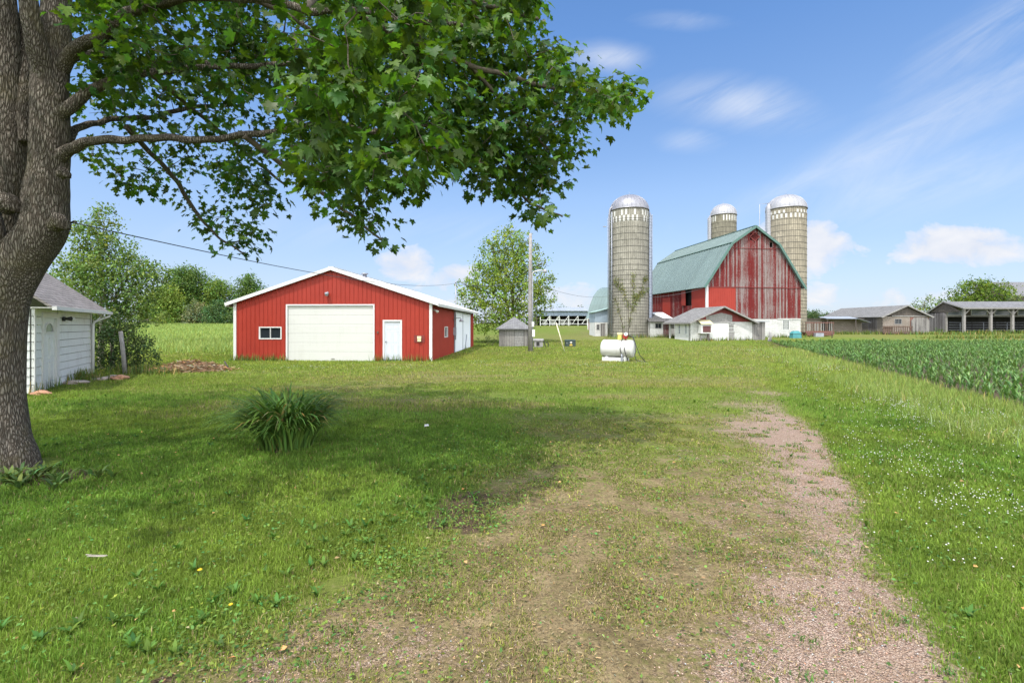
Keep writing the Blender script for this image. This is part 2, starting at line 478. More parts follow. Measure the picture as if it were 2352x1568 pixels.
    M['bale'] = plain('wrapped_bale', (0.58, 0.57, 0.54), 0.7, var=0.25, scale=3)
    M['wire'] = plain('wire', (0.06, 0.06, 0.065), 0.6)
    M['guard'] = plain('yellowed_guy_guard', (0.62, 0.58, 0.42), 0.6)
    M['mulch'] = plain('brown_mulch', (0.17, 0.10, 0.055), 0.95, var=0.5, scale=14, bump=0.8)
    M['soil'] = plain('garden_soil', (0.075, 0.052, 0.036), 0.95, var=0.35, scale=9, bump=0.6)

    n = N('window_glass'); n.base((0.02, 0.025, 0.03)); n.fin(0.08, 0, 0.6); n.bump(n.noise(n.coord(), 1.3, 2), 0.03, 0.05); M['glass'] = n.mat
    n = N('blue_window_film'); f = n.noise(n.coord(), 0.8, 4); n.base(n.ramp(f, [(0.3, (0.06, 0.075, 0.10)), (0.7, (0.17, 0.20, 0.25))])); n.fin(0.2, 0, 0.5); M['glass_blue'] = n.mat
    n = N('grey_glass'); f = n.noise(n.coord(), 2.0, 3); n.base(n.ramp(f, [(0.3, (0.10, 0.11, 0.13)), (0.7, (0.26, 0.28, 0.32))])); n.fin(0.2, 0, 0.5); M['glass_grey'] = n.mat
    return M


MT = make_mats()


# ------------------------------------------------------------------ wall helpers
def strips(mb, mp, s0, s1, zb, top, openings=(), pitch=0.23, rib=0.0, ribw=0.025, th=0.08, m=0, kinks=()):
    """boards side by side along s with openings (s0, s1, z0, z1) left out; mp(s, d, z), d outward"""
    cuts = {s0, s1}
    k = math.floor(s0 / pitch) + 1
    while k * pitch < s1 - 1e-4:
        if k * pitch > s0 + 1e-4: cuts.add(k * pitch)
        k += 1
    ribs = sorted(cuts)
    for o in openings:
        for q in o[:2]:
            if s0 < q < s1: cuts.add(q)
    for q in kinks:
        if s0 < q < s1: cuts.add(q)
    cs = sorted(cuts)

    def spans(a, b):
        mid = (a + b) / 2; iv = [(zb, None)]
        for o in openings:
            if o[0] - 1e-6 <= mid <= o[1] + 1e-6:
                new = []
                for lo, hi in iv:
                    if hi is not None and (o[3] <= lo or o[2] >= hi): new.append((lo, hi)); continue
                    if o[2] > lo + 1e-4: new.append((lo, o[2]))
                    new.append((o[3], hi))
                iv = new
        return iv
    for a, b in zip(cs[:-1], cs[1:]):
        if b - a < 1e-4: continue
        for lo, hi in spans(a, b):
            ta = top(a) if hi is None else hi; tb = top(b) if hi is None else hi
            if ta <= lo + 1e-3 and tb <= lo + 1e-3: continue
            mb.hexa([mp(a, 0, lo), mp(b, 0, lo), mp(b, -th, lo), mp(a, -th, lo),
                     mp(a, 0, max(ta, lo)), mp(b, 0, max(tb, lo)), mp(b, -th, max(tb, lo)), mp(a, -th, max(ta, lo))], m)
    if rib:
        for r in ribs[1:-1]:
            for lo, hi in spans(r - 0.013, r + 0.013):
                t0 = (top(r) if hi is None else hi) - 0.005
                if t0 <= lo: continue
                mb.hexa([mp(r - ribw / 2, 0.001, lo), mp(r + ribw / 2, 0.001, lo), mp(r + ribw / 4, rib, lo), mp(r - ribw / 4, rib, lo),
                         mp(r - ribw / 2, 0.001, t0), mp(r + ribw / 2, 0.001, t0), mp(r + ribw / 4, rib, t0), mp(r - ribw / 4, rib, t0)], m)


def slab(mb, mp, s0, s1, z0, z1, d0, d1, m=0):
    mb.hexa([mp(s0, d1, z0), mp(s1, d1, z0), mp(s1, d0, z0), mp(s0, d0, z0),
             mp(s0, d1, z1), mp(s1, d1, z1), mp(s1, d0, z1), mp(s0, d0, z1)], m)


def frame(mb, mp, s0, s1, z0, z1, w, d0, d1, bottom=True, m=0):
    slab(mb, mp, s0 - w, s0, z0 - (w if bottom else 0), z1 + w, d0, d1, m)
    slab(mb, mp, s1, s1 + w, z0 - (w if bottom else 0), z1 + w, d0, d1, m)
    slab(mb, mp, s0, s1, z1, z1 + w, d0, d1 - 0.002, m)
    if bottom: slab(mb, mp, s0, s1, z0 - w, z0, d0, d1 - 0.002, m)


def window(parent, mp, s0, s1, z0, z1, fmat, gmat, w=0.06, bars=(1, 0), d=0.03, bw=0.03):
    f = MB(); frame(f, mp, s0, s1, z0, z1, w, -0.06, d)
    for i in range(bars[0]):
        c = s0 + (s1 - s0) * (i + 1) / (bars[0] + 1); slab(f, mp, c - bw / 2, c + bw / 2, z0, z1, -0.035, d - 0.012)
    for i in range(bars[1]):
        c = z0 + (z1 - z0) * (i + 1) / (bars[1] + 1); slab(f, mp, s0, s1, c - bw / 2, c + bw / 2, -0.035, d - 0.016)
    wo = f.build('window', fmat, parent)
    g = MB(); slab(g, mp, s0, s1, z0, z1, -0.055, -0.045); g.build('pane', gmat, wo)
    return wo


def roof_plane(mb, a, b, c, d, th=0.05, ribs=0, ribh=0.03, ribw=0.04, m=0):
    """slab on corners a-b (eave) and d-c (ridge), ribs running up the slope"""
    a, b, c, d = map(Vector, (a, b, c, d))
    n = (b - a).cross(d - a).normalized()
    if n.z < 0: n = -n
    lo = n * -th
    mb.hexa([a + lo, b + lo, c + lo, d + lo, a, b, c, d], m)
    for i in range(ribs + 1):
        if ribs == 0: break
        t = min(max(i / ribs, 0.002), 0.998)
        p = a.lerp(b, t); q = d.lerp(c, t); e = (b - a).normalized() * (ribw / 2)
        mb.hexa([p - e + n * 0.001, p + e + n * 0.001, q + e + n * 0.001, q - e + n * 0.001,
                 p - e * 0.5 + n * ribh, p + e * 0.5 + n * ribh, q + e * 0.5 + n * ribh, q - e * 0.5 + n * ribh], m)


def front(y=0.0):
    return lambda s, d, z: (s, y - d, z)


def back(y):
    return lambda s, d, z: (s, y + d, z)


def left(x):
    return lambda s, d, z: (x - d, s, z)


def right(x):
    return lambda s, d, z: (x + d, s, z)


# ------------------------------------------------------------------ the red pole shed
def red_shed():
    root = thing('pole_shed', 'long red steel pole shed with white trim and a wide cream overhead door', 'shed', (-9.36, 25.15, 0), -0.044)
    W, L, E, R = 5.18, 17.7, 3.02, 4.74
    sl = (R - E) / W
    top = lambda s: R - abs(s) * sl
    fr, rt, lf, bk = front(0), right(W), left(-W), back(L)
    ops = [(-3.86, -2.70, 1.15, 1.75), (-2.40, 2.20, -0.1, 2.88), (2.76, 3.60, 0.08, 2.05)]
    w = MB(); strips(w, fr, -W, W, -0.15, top, ops, 0.2286, 0.022, 0.04, kinks=(0,))
    strips(w, rt, 0.0, L, -0.15, lambda s: E, [(3.85, 4.85, 1.15, 1.75), (7.3, 15.3, -0.2, 2.72)], 0.2286, 0.022, 0.04)
    strips(w, lf, 0.0, L, -0.15, lambda s: E, [], 0.2286, 0.022, 0.04)
    strips(w, bk, -W, W, -0.15, top, [], 0.2286, 0.022, 0.04, kinks=(0,))
    w.build('wall', MT['red_steel'], root)
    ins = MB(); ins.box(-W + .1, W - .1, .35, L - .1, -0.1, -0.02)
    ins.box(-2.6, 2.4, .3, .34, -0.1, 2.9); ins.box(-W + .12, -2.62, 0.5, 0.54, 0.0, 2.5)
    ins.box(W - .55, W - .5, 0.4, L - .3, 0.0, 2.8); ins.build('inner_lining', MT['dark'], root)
    # roof
    r = MB(); ov, fo = 0.42, 0.16
    ze = E - sl * ov + 0.10; zr = R + 0.10
    for sg in (-1, 1):
        a = (sg * (W + ov), -fo, ze); b = (sg * (W + ov), L + fo, ze); c = (0, L + fo, zr); d = (0, -fo, zr)
        roof_plane(r, a, b, c, d, 0.06, 38, 0.03, 0.05)
    r.box(-0.14, 0.14, -fo - .01, L + fo, zr + 0.0, zr + 0.05)
    ro = r.build('roof', MT['white_roof'], root)
    v = MB(); v.lathe([(0.11, 0), (0.11, 0.32), (0.0, 0.32)], 14, c=(0.95, 2.2, 4.40))
    v.lathe([(0.0, 0.40), (0.19, 0.38), (0.19, 0.33), (0.12, 0.31)], 14, c=(0.95, 2.2, 4.40)); v.build('roof_vent', MT['galv'], ro)
    t = MB()
    for sg in (-1, 1):
        p = Vector((sg * (W + ov + .02), -fo - .022, ze - 0.045)); q = Vector((0, -fo - .022, zr - 0.045))
        t.bar(p, q, 0.03, 0.17)
        t.box(sg * (W + ov) - 0.02, sg * (W + ov) + 0.02, -fo, L + fo, ze - 0.16, ze - 0.015)
    t.build('fascia', MT['white'], root)
    s = MB()
    for sg in (-1, 1):
        x0, x1 = sorted((sg * (W + .02), sg * (W + ov - .02)))
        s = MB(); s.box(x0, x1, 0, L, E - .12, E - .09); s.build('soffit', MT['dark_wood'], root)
    for sg in (-1, 1):
        c = MB(); c.box(sg * W - .075, sg * W + .075, -0.03, 0.0245, -0.15, E + (0.0 if sg < 0 else 0.0))
        x0, x1 = sorted((sg * W, sg * (W + .03))); c.box(x0, x1, 0.026, 0.12, -.15, E - .13)
        c.build('corner_trim', MT['white'], root)
    # overhead door: six ribbed sections in a white frame
    d = MB(); n = 6; z0, z1 = 0.0, 2.86; hgt = (z1 - z0) / n
    for i in range(n):
        a, b = z0 + i * hgt, z0 + (i + 1) * hgt
        d.box(-2.36, 2.16, 0.06, 0.10, a + 0.004, b - 0.004)
        for k in (0.25, 0.5, 0.75): d.box(-2.34, 2.14, 0.056, 0.0595, a + hgt * k - 0.012, a + hgt * k + 0.012)
    od = d.build('overhead_door', MT['cream'], root, 0.004)
    h = MB(); h.box(-0.06, 0.12, 0.035, 0.055, 0.10, 0.125); h.build('door_handle', MT['black'], od)
    sw = MB(); sw.box(-2.36, 2.16, 0.05, 0.085, -0.03, 0.0); sw.build('weather_strip', MT['black'], od)
    f = MB(); frame(f, fr, -2.37, 2.17, -0.15, 2.87, 0.075, -0.12, 0.026, bottom=False); f.build('overhead_door_frame', MT['white'], root)
    # side entry door
    d = MB(); d.box(2.765, 3.595, 0.03, 0.07, 0.10, 2.04)
    for (x0, x1) in ((2.88, 3.13), (3.23, 3.48)):
        for (a, b) in ((0.28, 0.82), (0.95, 1.52), (1.64, 1.88)):
            frame(d, fr, x0, x1, a, b, 0.022, -0.03, -0.018)
            slab(d, fr, x0 + .04, x1 - .04, a + .04, b - .04, -0.03, -0.020)
    ed = d.build('entry_door', MT['white_door'], root)
    k = MB(); k.tube([(2.84, 0.03, 1.0), (2.84, -0.02, 1.0)], [.02, .03], 8); k.build('door_handle', MT['black'], ed)
    f = MB(); frame(f, fr, 2.765, 3.595, -0.05, 2.045, 0.085, -0.09, 0.03, bottom=False); ef = f.build('entry_door_frame', MT['white'], root)
    k = MB(); k.box(2.70, 3.66, -0.06, 0.05, 0.02, 0.095); k.build('threshold', MT['galv_dark'], ef)
    window(root, fr, -3.83, -2.73, 1.18, 1.72, MT['white'], MT['glass'], 0.055, (1, 0))
    window(root, rt, 3.88, 4.82, 1.18, 1.72, MT['white'], MT['glass'], 0.055, (0, 0))
    # sliding doors on the long side
    for (a, b) in ((7.35, 10.85), (10.98, 15.25)):
        d = MB(); strips(d, right(W + .05), a, b, 0.05, lambda s: 2.74, [], 0.2286, 0.018, 0.035, th=.04)
        so = d.build('sliding_door', MT['white_slide'], root)
        for q in (a, b):
            e = MB(); slab(e, right(W + .05), q - .03, q + .03, .05, 2.76, -.045, .025); e.build('edge_trim', MT['galv_dark'], so)
    k = MB(); k.box(W + .02, W + .12, 7.0, 15.6, 2.76, 2.84); k.build('door_track', MT['galv_dark'], root)
    # lamps and boxes fixed to the wall
    l = MB(); l.tube([(-.21, 0.02, 3.52), (-.21, -0.09, 3.54)], .05, 10); l.lathe([(0.0, .02), (.09, .02), (.11, -.03), (.075, -.16), (0, -.17)], 12, c=(-.21, -.17, 3.53))
    l.build('yard_lamp', MT['galv_dark'], root)
    l = MB(); l.tube([(-3.99 + 3.99 + W + .01, .55, 2.66), (W + .10, .55, 2.66)], .05, 8)
    for q in (.44, .66): l.tube([(W + .10, q, 2.66), (W + .26, q - .03, 2.56)], [.03, .065], 10)
    l.build('flood_lamp', MT['white'], root)
    l = MB(); l.tube([(W + .02, 6.75, 2.2), (W + .25, 6.75, 2.32), (W + .5, 6.75, 2.34), (W + .58, 6.75, 2.25)], .025, 8)
    l.lathe([(0.02, .1), (.09, .06), (.17, -.08), (0, -.08)], 12, c=(W + .58, 6.75, 2.17)); l.build('barn_lamp', MT['galv'], root)
    m = MB(); m.box(4.50, 4.70, -0.13, -.001, 1.15, 1.29); m.box(4.51, 4.69, -.11, -.002, 1.02, 1.149); mo = m.build('outlet_box', MT['yellow_pale'], root)
    m = MB(); m.box(4.32, 4.86, -0.030, -.024, 0.98, 1.34); m.build('patch_panel', MT['red_dark'], root)
    m = MB(); m.box(2.38, 2.45, -.05, 0, 1.44, 1.54); m.build('key_box', MT['rust'], root)
    m = MB(); m.tube([(W + .1, 11.9, 0.0), (W + .12, 12.6, 1.15)], .03, 6); m.build('prop_bar', MT['galv_dark'], root)
    mast = MB(); mast.tube([(W + .16, 7.0, 0.9), (W + .16, 7.0, 4.62)], .03, 8); mast.lathe([(.03, 0), (.06, .03), (.05, .12), (0, .14)], 8, c=(W + .16, 7.0, 4.62))
    mo = mast.build('service_mast', MT['galv'], root)
    b = MB(); b.box(W + .02, W + .2, 6.9, 7.1, 1.2, 1.7); b.build('meter_box', MT['galv_dark'], mo)
    return root


# ------------------------------------------------------------------ the gambrel barn
BARN = dict(c=(28.75, 57.35), a=0.15, L=19.0, W=6.1)


def barn_pt(x, y, z):
    a = BARN['a']; c = BARN['c']
    return Vector((c[0] + x * math.cos(a) - y * math.sin(a), c[1] + x * math.sin(a) + y * math.cos(a), z))


def big_barn():
    root = thing('gambrel_barn', 'big red gambrel barn with peeling paint and a teal steel roof', 'barn', (BARN['c'][0], BARN['c'][1], 0), BARN['a'])
    W, L = BARN['W'], BARN['L']
    E, K, R, kx = 6.80, 11.40, 13.42, 2.95

    def top(s):
        s = abs(s)
        return R - (R - K) * s / kx if s < kx else K - (K - E) * (s - kx) / (W - kx)
    fr, lf, rt, bk = front(0), left(-W), right(W), back(L)
    FZ = 2.62
    f = MB()
    strips(f, fr, -W, W, FZ, top, [(-5.95, -2.45, FZ, 6.33), (2.0, 2.35, 11.15, 11.75), (-.55, .55, 11.95, 12.75)], 0.217, 0.012, 0.03, kinks=(-kx, 0, kx))
    f.build('front_wall', MT['peel_x'], root)
    g = MB(); strips(g, lf, 0.14, L, FZ, lambda s: E, [(3.4, 5.6, 4.3, 6.5)], 0.217, 0.012, 0.03, m=0); g.build('side_wall', MT['peel_y'], root)
    g = MB(); strips(g, rt, 0.14, L, FZ, lambda s: E, [], 0.217, 0.012, 0.03); g.build('side_wall', MT['peel_y'], root)
    g = MB(); strips(g, bk, -W, W, FZ, top, [], 0.4, kinks=(-kx, 0, kx)); g.build('rear_wall', MT['peel_x'], root)
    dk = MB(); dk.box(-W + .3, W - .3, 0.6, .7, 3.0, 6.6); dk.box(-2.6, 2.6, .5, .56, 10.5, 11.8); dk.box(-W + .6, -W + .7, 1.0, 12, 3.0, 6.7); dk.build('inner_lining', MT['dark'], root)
    b = MB(); b.box(-W - .02, W + .02, -0.07, -.001, 6.30, 6.38); b.box(-3.4, 3.4, -.06, -.001, 10.93, 10.99)
    b.build('drip_board', MT['red_dark'], root)
    # foundation of whitewashed block
    w = MB(); strips(w, front(0.02), -W, W, -0.4, lambda s: FZ - .01, [(3.72, 4.62, 1.35, 2.45)], 3.1, th=.3); w.build('front_foundation', MT['block_white'], root)
    for x0 in (-W, W - .3):
        w = MB(); w.box(x0, x0 + .3, .33, L, -.4, FZ - .01); w.build('side_foundation', MT['block_white_y'], root)
    wo = window(root, front(0.02), 3.76, 4.58, 1.38, 2.42, MT['white_old'], MT['glass'], 0.05, (4, 4), 0.02, 0.035)
    sl = MB(); sl.box(3.0, W + .02, -.06, .019, FZ - .02, FZ + .05); sl.build('water_table', MT['white_old'], root)
    # smooth red steel patches
    p = MB(); strips(p, front(-.02), -5.98, -2.42, FZ, lambda s: 6.29, [], 0.2286, 0.018, 0.03, th=.03); p.build('steel_patch', MT['red_steel'], root)
    p = MB(); strips(p, left(-W - .03), 0.12, 3.35, 3.0, lambda s: 6.62, [], 0.2286, 0.018, 0.03, th=.03); p.build('steel_patch', MT['red_steel'], root)
    p = MB(); strips(p, left(-W - .03), 8.9, 11.2, FZ, lambda s: 5.6, [], 0.2286, 0.018, 0.03, th=.03); p.build('steel_patch', MT['red_steel'], root)
    p = MB(); slab(p, left(-W - .06), 4.75, 5.75, 4.35, 6.6, 0, .05); p.build('hay_door', MT['red_steel'], root)
    c = MB(); c.box(-W - .10, -W + .16, -.10, -.025, FZ, E - .15); c.box(-W - .10, -W - .035, -.024, .13, FZ, E - .15)
    c.build('corner_trim', MT['white'], root)
    # roof
    r = MB(); fo, ov = 0.32, 0.42
    sl1 = (K - E) / (W - kx)
    o = 0.12
    for sg in (-1, 1):
        a0 = (sg * (W + ov), -fo, E - sl1 * ov + o); b0 = (sg * (W + ov), L + fo, E - sl1 * ov + o)
        k0 = (sg * (kx + .05), -fo, K + o + .02); k1 = (sg * (kx + .05), L + fo, K + o + .02)
        roof_plane(r, a0, b0, k1, k0, 0.07, 32, 0.07, 0.09)
        roof_plane(r, (sg * (kx + .12), -fo, K + o + .03), (sg * (kx + .12), L + fo, K + o + .03), (0, L + fo, R + o + .05), (0, -fo, R + o + .05), 0.07, 32, 0.07, 0.09)
    r.build('roof', MT['teal_roof'], root)
    t = MB()
    for sg in (-1, 1):
        y = -fo - .04
        t.bar((sg * (W + ov + .03), y, E - sl1 * ov + o - .10), (sg * (kx + .09), y, K + o - .07), .07, .26)
        t.bar((sg * (kx + .09), y - .004, K + o - .07), (0, y - .004, R + o - .03), .07, .26)
        t.bar((sg * (kx + .12), -fo - .01, K + o + .045), (sg * (kx + .12), L + fo, K + o + .045), .14, .05)
    t.bar((0, -fo - .02, R + o + .08), (0, L + fo, R + o + .08), .30, .06)
    t.build('roof_trim', MT['teal_trim'], root)
    s = MB()
    for sg in (-1, 1):
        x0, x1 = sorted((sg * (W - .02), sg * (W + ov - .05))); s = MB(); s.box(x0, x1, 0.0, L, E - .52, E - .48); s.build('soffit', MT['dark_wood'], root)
    v = MB(); q = [(-.62, 12.36), (0, 11.82), (.62, 12.36), (0, 12.90)]
    for i in range(4): v.bar((q[i][0], -.03, q[i][1]), (q[(i + 1) % 4][0], -.03, q[(i + 1) % 4][1]), .08, .09)
    for i in range(7):
        z = 11.95 + i * .135; hw = .60 * (1 - abs(z - 12.36) / .54)
        if hw > .05: v.hexa([(-hw, -.05, z), (hw, -.05, z), (hw, .04, z + .06), (-hw, .04, z + .06), (-hw, -.05, z + .02), (hw, -.05, z + .02), (hw, .04, z + .08), (-hw, .04, z + .08)])
    v.build('louvre_vent', MT['red_dark'], root)
    return root


# ------------------------------------------------------------------ low buildings in front of the barn
def milk_house():
    a = 0.15
    root = thing('milk_house', 'low white block milk house with worn grey gable roof in front of the red barn', 'outbuilding', (18.85, 51.0, 0.18), a)
    W, L, E, R = 7.1, 5.55, 2.06, 3.62
    m = W / 2
    top = lambda s: E + (R - E) * (1 - abs(s - m) / m)
    fr, lf, rt = front(0), left(0), right(W)
    w = MB(); strips(w, fr, 0, W, -.4, lambda s: E - .02, [(2.95, 4.25, -.1, 1.93), (4.30, 5.02, 0.0, 1.9)], 2.4, th=.25); w.build('front_wall', MT['block_white'], root)
    w = MB(); strips(w, lf, 0.26, 3.5, -.4, lambda s: E - .02, [(0.80, 1.20, 0.75, 1.75), (2.2, 2.6, 0.75, 1.75)], 2.4, th=.25); w.build('side_wall', MT['block_white_y'], root)
    w = MB(); w.box(1.1, 1.3, 3.76, L, -.4, E - .02); w.box(.26, 1.1, 3.55, 3.75, -.4, E - .03); w.build('porch_wall', MT['block_white_y'], root)
    w = MB(); w.box(-.05, .07, 4.6, 4.72, -.4, E - .09); w.build('porch_post', MT['white_old'], root)
    w = MB(); w.box(W - .25, W, .26, L - .4, -.4, E - .02); w.build('far_side_wall', MT['block_white_y'], root)
    g = MB(); strips(g, front(0.01), 0, W, E, lambda s: top(s) - .02, [], .24, .01, .03, th=.06, kinks=(m,)); g.build('gable', MT['red_dark'], root)
    g = MB(); strips(g, front(-.015), 1.75, 4.75, E + .01, lambda s: min(top(s) - .16, E + .95 - .22 * abs(s - 3.5)), [], .21, th=.015, kinks=(3.5,)); g.build('gable_patch', MT['grey_wood'], root)
    r = MB(); ov, fo = .42, .5; s = (R - E) / m
    for (x0, sg) in ((0, -1), (W, 1)):
        xe = x0 + sg * ov; ze = E - s * ov + .08
        roof_plane(r, (xe, -fo, ze), (xe, L + .1, ze), (m, L + .1, R + .08), (m, -fo, R + .08), .07)
    r.build('roof', MT['shingle_old'], root)
    t = MB()
    for (x0, sg) in ((0, -1), (W, 1)):
        xe = x0 + sg * ov; ze = E - s * ov + .02
        t.bar((xe, -fo - .025, ze), (m, -fo - .025, R + .02), .035, .16); t.box(min(xe, xe + sg * .03), max(xe, xe + sg * .03), -fo, L, ze - .08, ze + .06)
    t.build('fascia', MT['grey_wood'], root)
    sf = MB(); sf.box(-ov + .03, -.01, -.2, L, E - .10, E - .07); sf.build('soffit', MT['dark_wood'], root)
    window(root, lf, .84, 1.16, .78, 1.72, MT['white_old'], MT['glass_grey'], .05, (0, 1))
    window(root, lf, 2.24, 2.56, .78, 1.72, MT['white_old'], MT['glass_grey'], .05, (0, 1))
    # boarded door with a window above
    d = MB(); d.box(4.32, 5.00, .04, .10, 0.0, 1.88); do = d.build('boarded_door', MT['grey_wood'], root)
    window(do, front(.035), 4.36, 4.96, 1.02, 1.74, MT['white_old'], MT['glass_grey'], .04, (0, 1))
    # white plank door leaning open over its opening
    d = MB(); d.box(2.1, 2.93, -.09, -.03, -.05, 1.86); d.box(2.94, 4.27, -.10, -.03, -.05, 1.90)
    d.build('plank_door', MT['white'], root)
    d = MB(); d.box(2.05, 4.5, -.13, -.10, 1.90, 1.97); d.build('door_track', MT['grey_wood'], root)
    # boxed fan housing under a tin hood
    b = MB(); b.box(.82, 2.02, -.62, -.02, .82, 1.80); bo = b.build('fan_housing', MT['white'], root)
    k = MB(); k.box(1.02, 1.90, -.65, -.61, .95, 1.62); k.build('fan_grille', MT['maroon'], bo)
    k = MB(); k.hexa([(.74, -.80, 1.80), (2.10, -.80, 1.80), (2.10, .0, 2.22), (.74, .0, 2.22), (.74, -.80, 1.84), (2.10, -.80, 1.84), (2.10, .0, 2.26), (.74, .0, 2.26)]); k.build('tin_hood', MT['yellow_pale'], bo)
    k = MB(); k.box(1.62, 1.80, -.56, -.4, -.1, .81); k.build('support_post', MT['dark_wood'], bo)
    k = MB(); k.bar((.9, -.5, .8), (.75, -.4, .0), .05, .05); k.build('brace', MT['dark_wood'], bo)
    p = MB(); p.tube([(-.03, .25, E - .1), (-.03, .25, -.1)], .05, 8); p.build('downspout', MT['grey_wood'], root)
    # weathered board screen up to the barn wall
    s = MB(); strips(s, front(.05), W + .02, W + 1.55, -.3, lambda q: 2.04, [], .2, .01, .03); s.build('board_screen', MT['grey_x'], root)
    s = MB()
    s.box(W + .35, W + 1.9, -.2, L - 1.0, 2.06, 2.13); s.build('lean_roof', MT['tin_pale'], root)
    return root


def entry_shed():
    root = thing('entry_shed', 'tiny white lean-to with a dark red door between the silo and the milk house', 'outbuilding', (16.35, 57.2, .33), .15)
    W, L, E = 3.05, 3.4, 1.95
    w = MB(); strips(w, front(0), 0, W, -.4, lambda s: E, [(1.62, 2.42, -.1, 1.80), (.62, 1.40, 1.15, 1.75)], 1.6, th=.2); w.build('front_wall', MT['block_white'], root)
    w = MB(); w.box(0, .2, .21, L, -.4, E); w.build('side_wall', MT['block_white_y'], root)
    d = MB(); strips(d, front(.05), 1.63, 2.41, -.05, lambda s: 1.79, [], .2, .01, .02, th=.05); d.build('plank_door', MT['peel_x'], root)
    window(root, front(0), .66, 1.36, 1.19, 1.71, MT['grey_wood'], MT['glass'], .04, (1, 0))
    r = MB(); roof_plane(r, (-.3, -.35, E + .02), (W + .2, -.35, E + .02), (W + .2, L, E + 1.15), (.5, L, E + 1.15), .07); r.build('roof', MT['shingle_dark'], root)
    r = MB(); roof_plane(r, (2.0, .7, E + .42), (W + .2, .7, E + .42), (W + .2, L, E + 1.21), (1.5, L, E + 1.21), .03); r.build('roof_patch', MT['white_old'], root)
    return root


def blue_shed():
    root = thing('steel_shed', 'small blue-grey steel shed on a white block base beside the near silo', 'outbuilding', (10.2, 59.6, .45), .05)
    W, L = 3.0, 3.2; B = 1.78
    w = MB(); strips(w, front(0), 0, W, -.5, lambda s: B - .005, [(.72, 1.32, -.2, 1.6), (1.6, 1.98, .1, 1.62), (.22, .58, .85, 1.5)], 1.6, th=.2); w.build('base_wall', MT['block_white'], root)
    w = MB(); w.box(0, .2, .21, L, -.5, B - .005); w.build('base_side_wall', MT['block_white_y'], root)
    top = lambda s: 3.02 + .24 * s
    w = MB(); strips(w, front(-.02), 0, W, B, top, [], .23, .015, .03, th=.1); w.box(-.02, .08, .13, L, B, 3.0); w.build('upper_wall', MT['blue_steel'], root)
    d = MB(); strips(d, front(.06), .73, 1.31, -.1, lambda s: 1.59, [], .19, .01, .02, th=.05); d.build('plank_door', MT['grey_x'], root)
    window(root, front(0), .25, .55, .88, 1.47, MT['grey_wood'], MT['glass'], .04, (1, 1))
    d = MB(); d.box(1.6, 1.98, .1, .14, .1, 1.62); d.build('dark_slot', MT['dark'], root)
    d = MB(); d.box(2.0, 2.85, -.05, -.002, .0, 1.7); d.build('white_panel', MT['white'], root)
    r = MB(); roof_plane(r, (-.2, -.3, 3.02), (-.2, L, 3.02), (W + .1, L, 3.84), (W + .1, -.3, 3.84), .06, 14, .03, .05); r.build('roof', MT['pale_teal'], root)
    return root


def arch_barn():
    root = thing('arched_barn', 'barn with a rounded teal roof half hidden behind the near silo', 'barn', (19.7, 77.0, 1.2), PI / 4)
    W, L = 4.5, 6.0
    prof = [(W + .3, 1.75), (4.25, 2.5), (3.6, 4.0), (2.7, 5.4), (1.7, 6.3), (.8, 6.8), (0, 7.0)]
    pts = [(-a, b) for a, b in prof] + [(a, b) for a, b in prof[-2::-1]]
    r = MB()
    for (a, b), (c, d) in zip(pts[:-1], pts[1:]):
        roof_plane(r, (a, -.3, b), (a, L + .25, b), (c, L + .25, d), (c, -.3, d), .08, 10, .03, .05)
    r.build('roof', MT['teal_roof'], root)
    w = MB(); w.box(-W, W, 0, .12, -.6, 2.0); w.box(-W, -W + .12, .13, L, -.6, 2.0); w.box(W - .12, W, .13, L, -.6, 2.0)
    w.prism([(a * .97, b - .06) for a, b in pts], lambda a, d, b: (a, d, b), 0.0, .1); w.build('wall', MT['red_dark'], root)
    e = MB(); e.box(-W - .42, -W + .1, -.35, L, 1.66, 1.74); e.build('eave_board', MT['white'], root)
    p = MB(); p.box(-W - .12, -W - .01, L - .12, L, -.6, 1.66); p.build('corner_trim', MT['white_old'], root)
    return root


def far_open_shed():
    root = thing('pole_barn', 'open-sided hay shed with blue-grey tin roof on the rise beyond the pole', 'shed', (5.3, 95.4, 1.85), 0.0)
    W, L = 9.6, 7.0
    r = MB(); roof_plane(r, (-1.2, -.4, 2.85), (W + .2, -.4, 2.85), (W + .2, 3.5, 3.68), (-1.2, 3.5, 3.68), .06, 24, .03, .05)
    roof_plane(r, (-1.2, L, 2.85), (W + .2, L, 2.85), (W + .2, 3.5, 3.68), (-1.2, 3.5, 3.68), .06); r.build('roof', MT['tin_pale'], root)
    f = MB(); strips(f, front(0.02), -.6, W, 1.88, lambda s: 2.80, [], .3, .02, .04, th=.05); f.build('fascia_sheet', MT['tin_roof'], root)
    for i in range(6):
        x = .3 + i * 1.86
        p = MB(); p.box(x - .07, x + .07, 0, .14, -.4, 1.87); p.build('post', MT['white_old'], root)
        if i in (1, 2, 3, 4, 5):
            p = MB(); p.bar((x - 1.15, -.06, .25), (x - .1, -.06, 1.75), .08, .1); p.build('brace', MT['white_old'], root)
    p = MB(); p.box(.2, W, -.05, -.004, 1.02, 1.12); p.box(.2, W, -.05, -.004, .22, .32); p.build('rail', MT['white_old'], root)
    b = MB(); b.box(-.3, W, L - .2, L, -.4, 2.8); b.box(-.6, -.3, .2, L, -.4, 2.8); b.box(W - .1, W, .5, L, -.4, 2.8); b.build('rear_wall', MT['dark_wood'], root)
    g = MB(); g.prism([(-.4, 2.8), (6.9, 2.8), (3.5, 3.6)], lambda a, d, b: (d, a, b), -.6, -.5); g.build('gable', MT['dark_wood'], root)
    return root


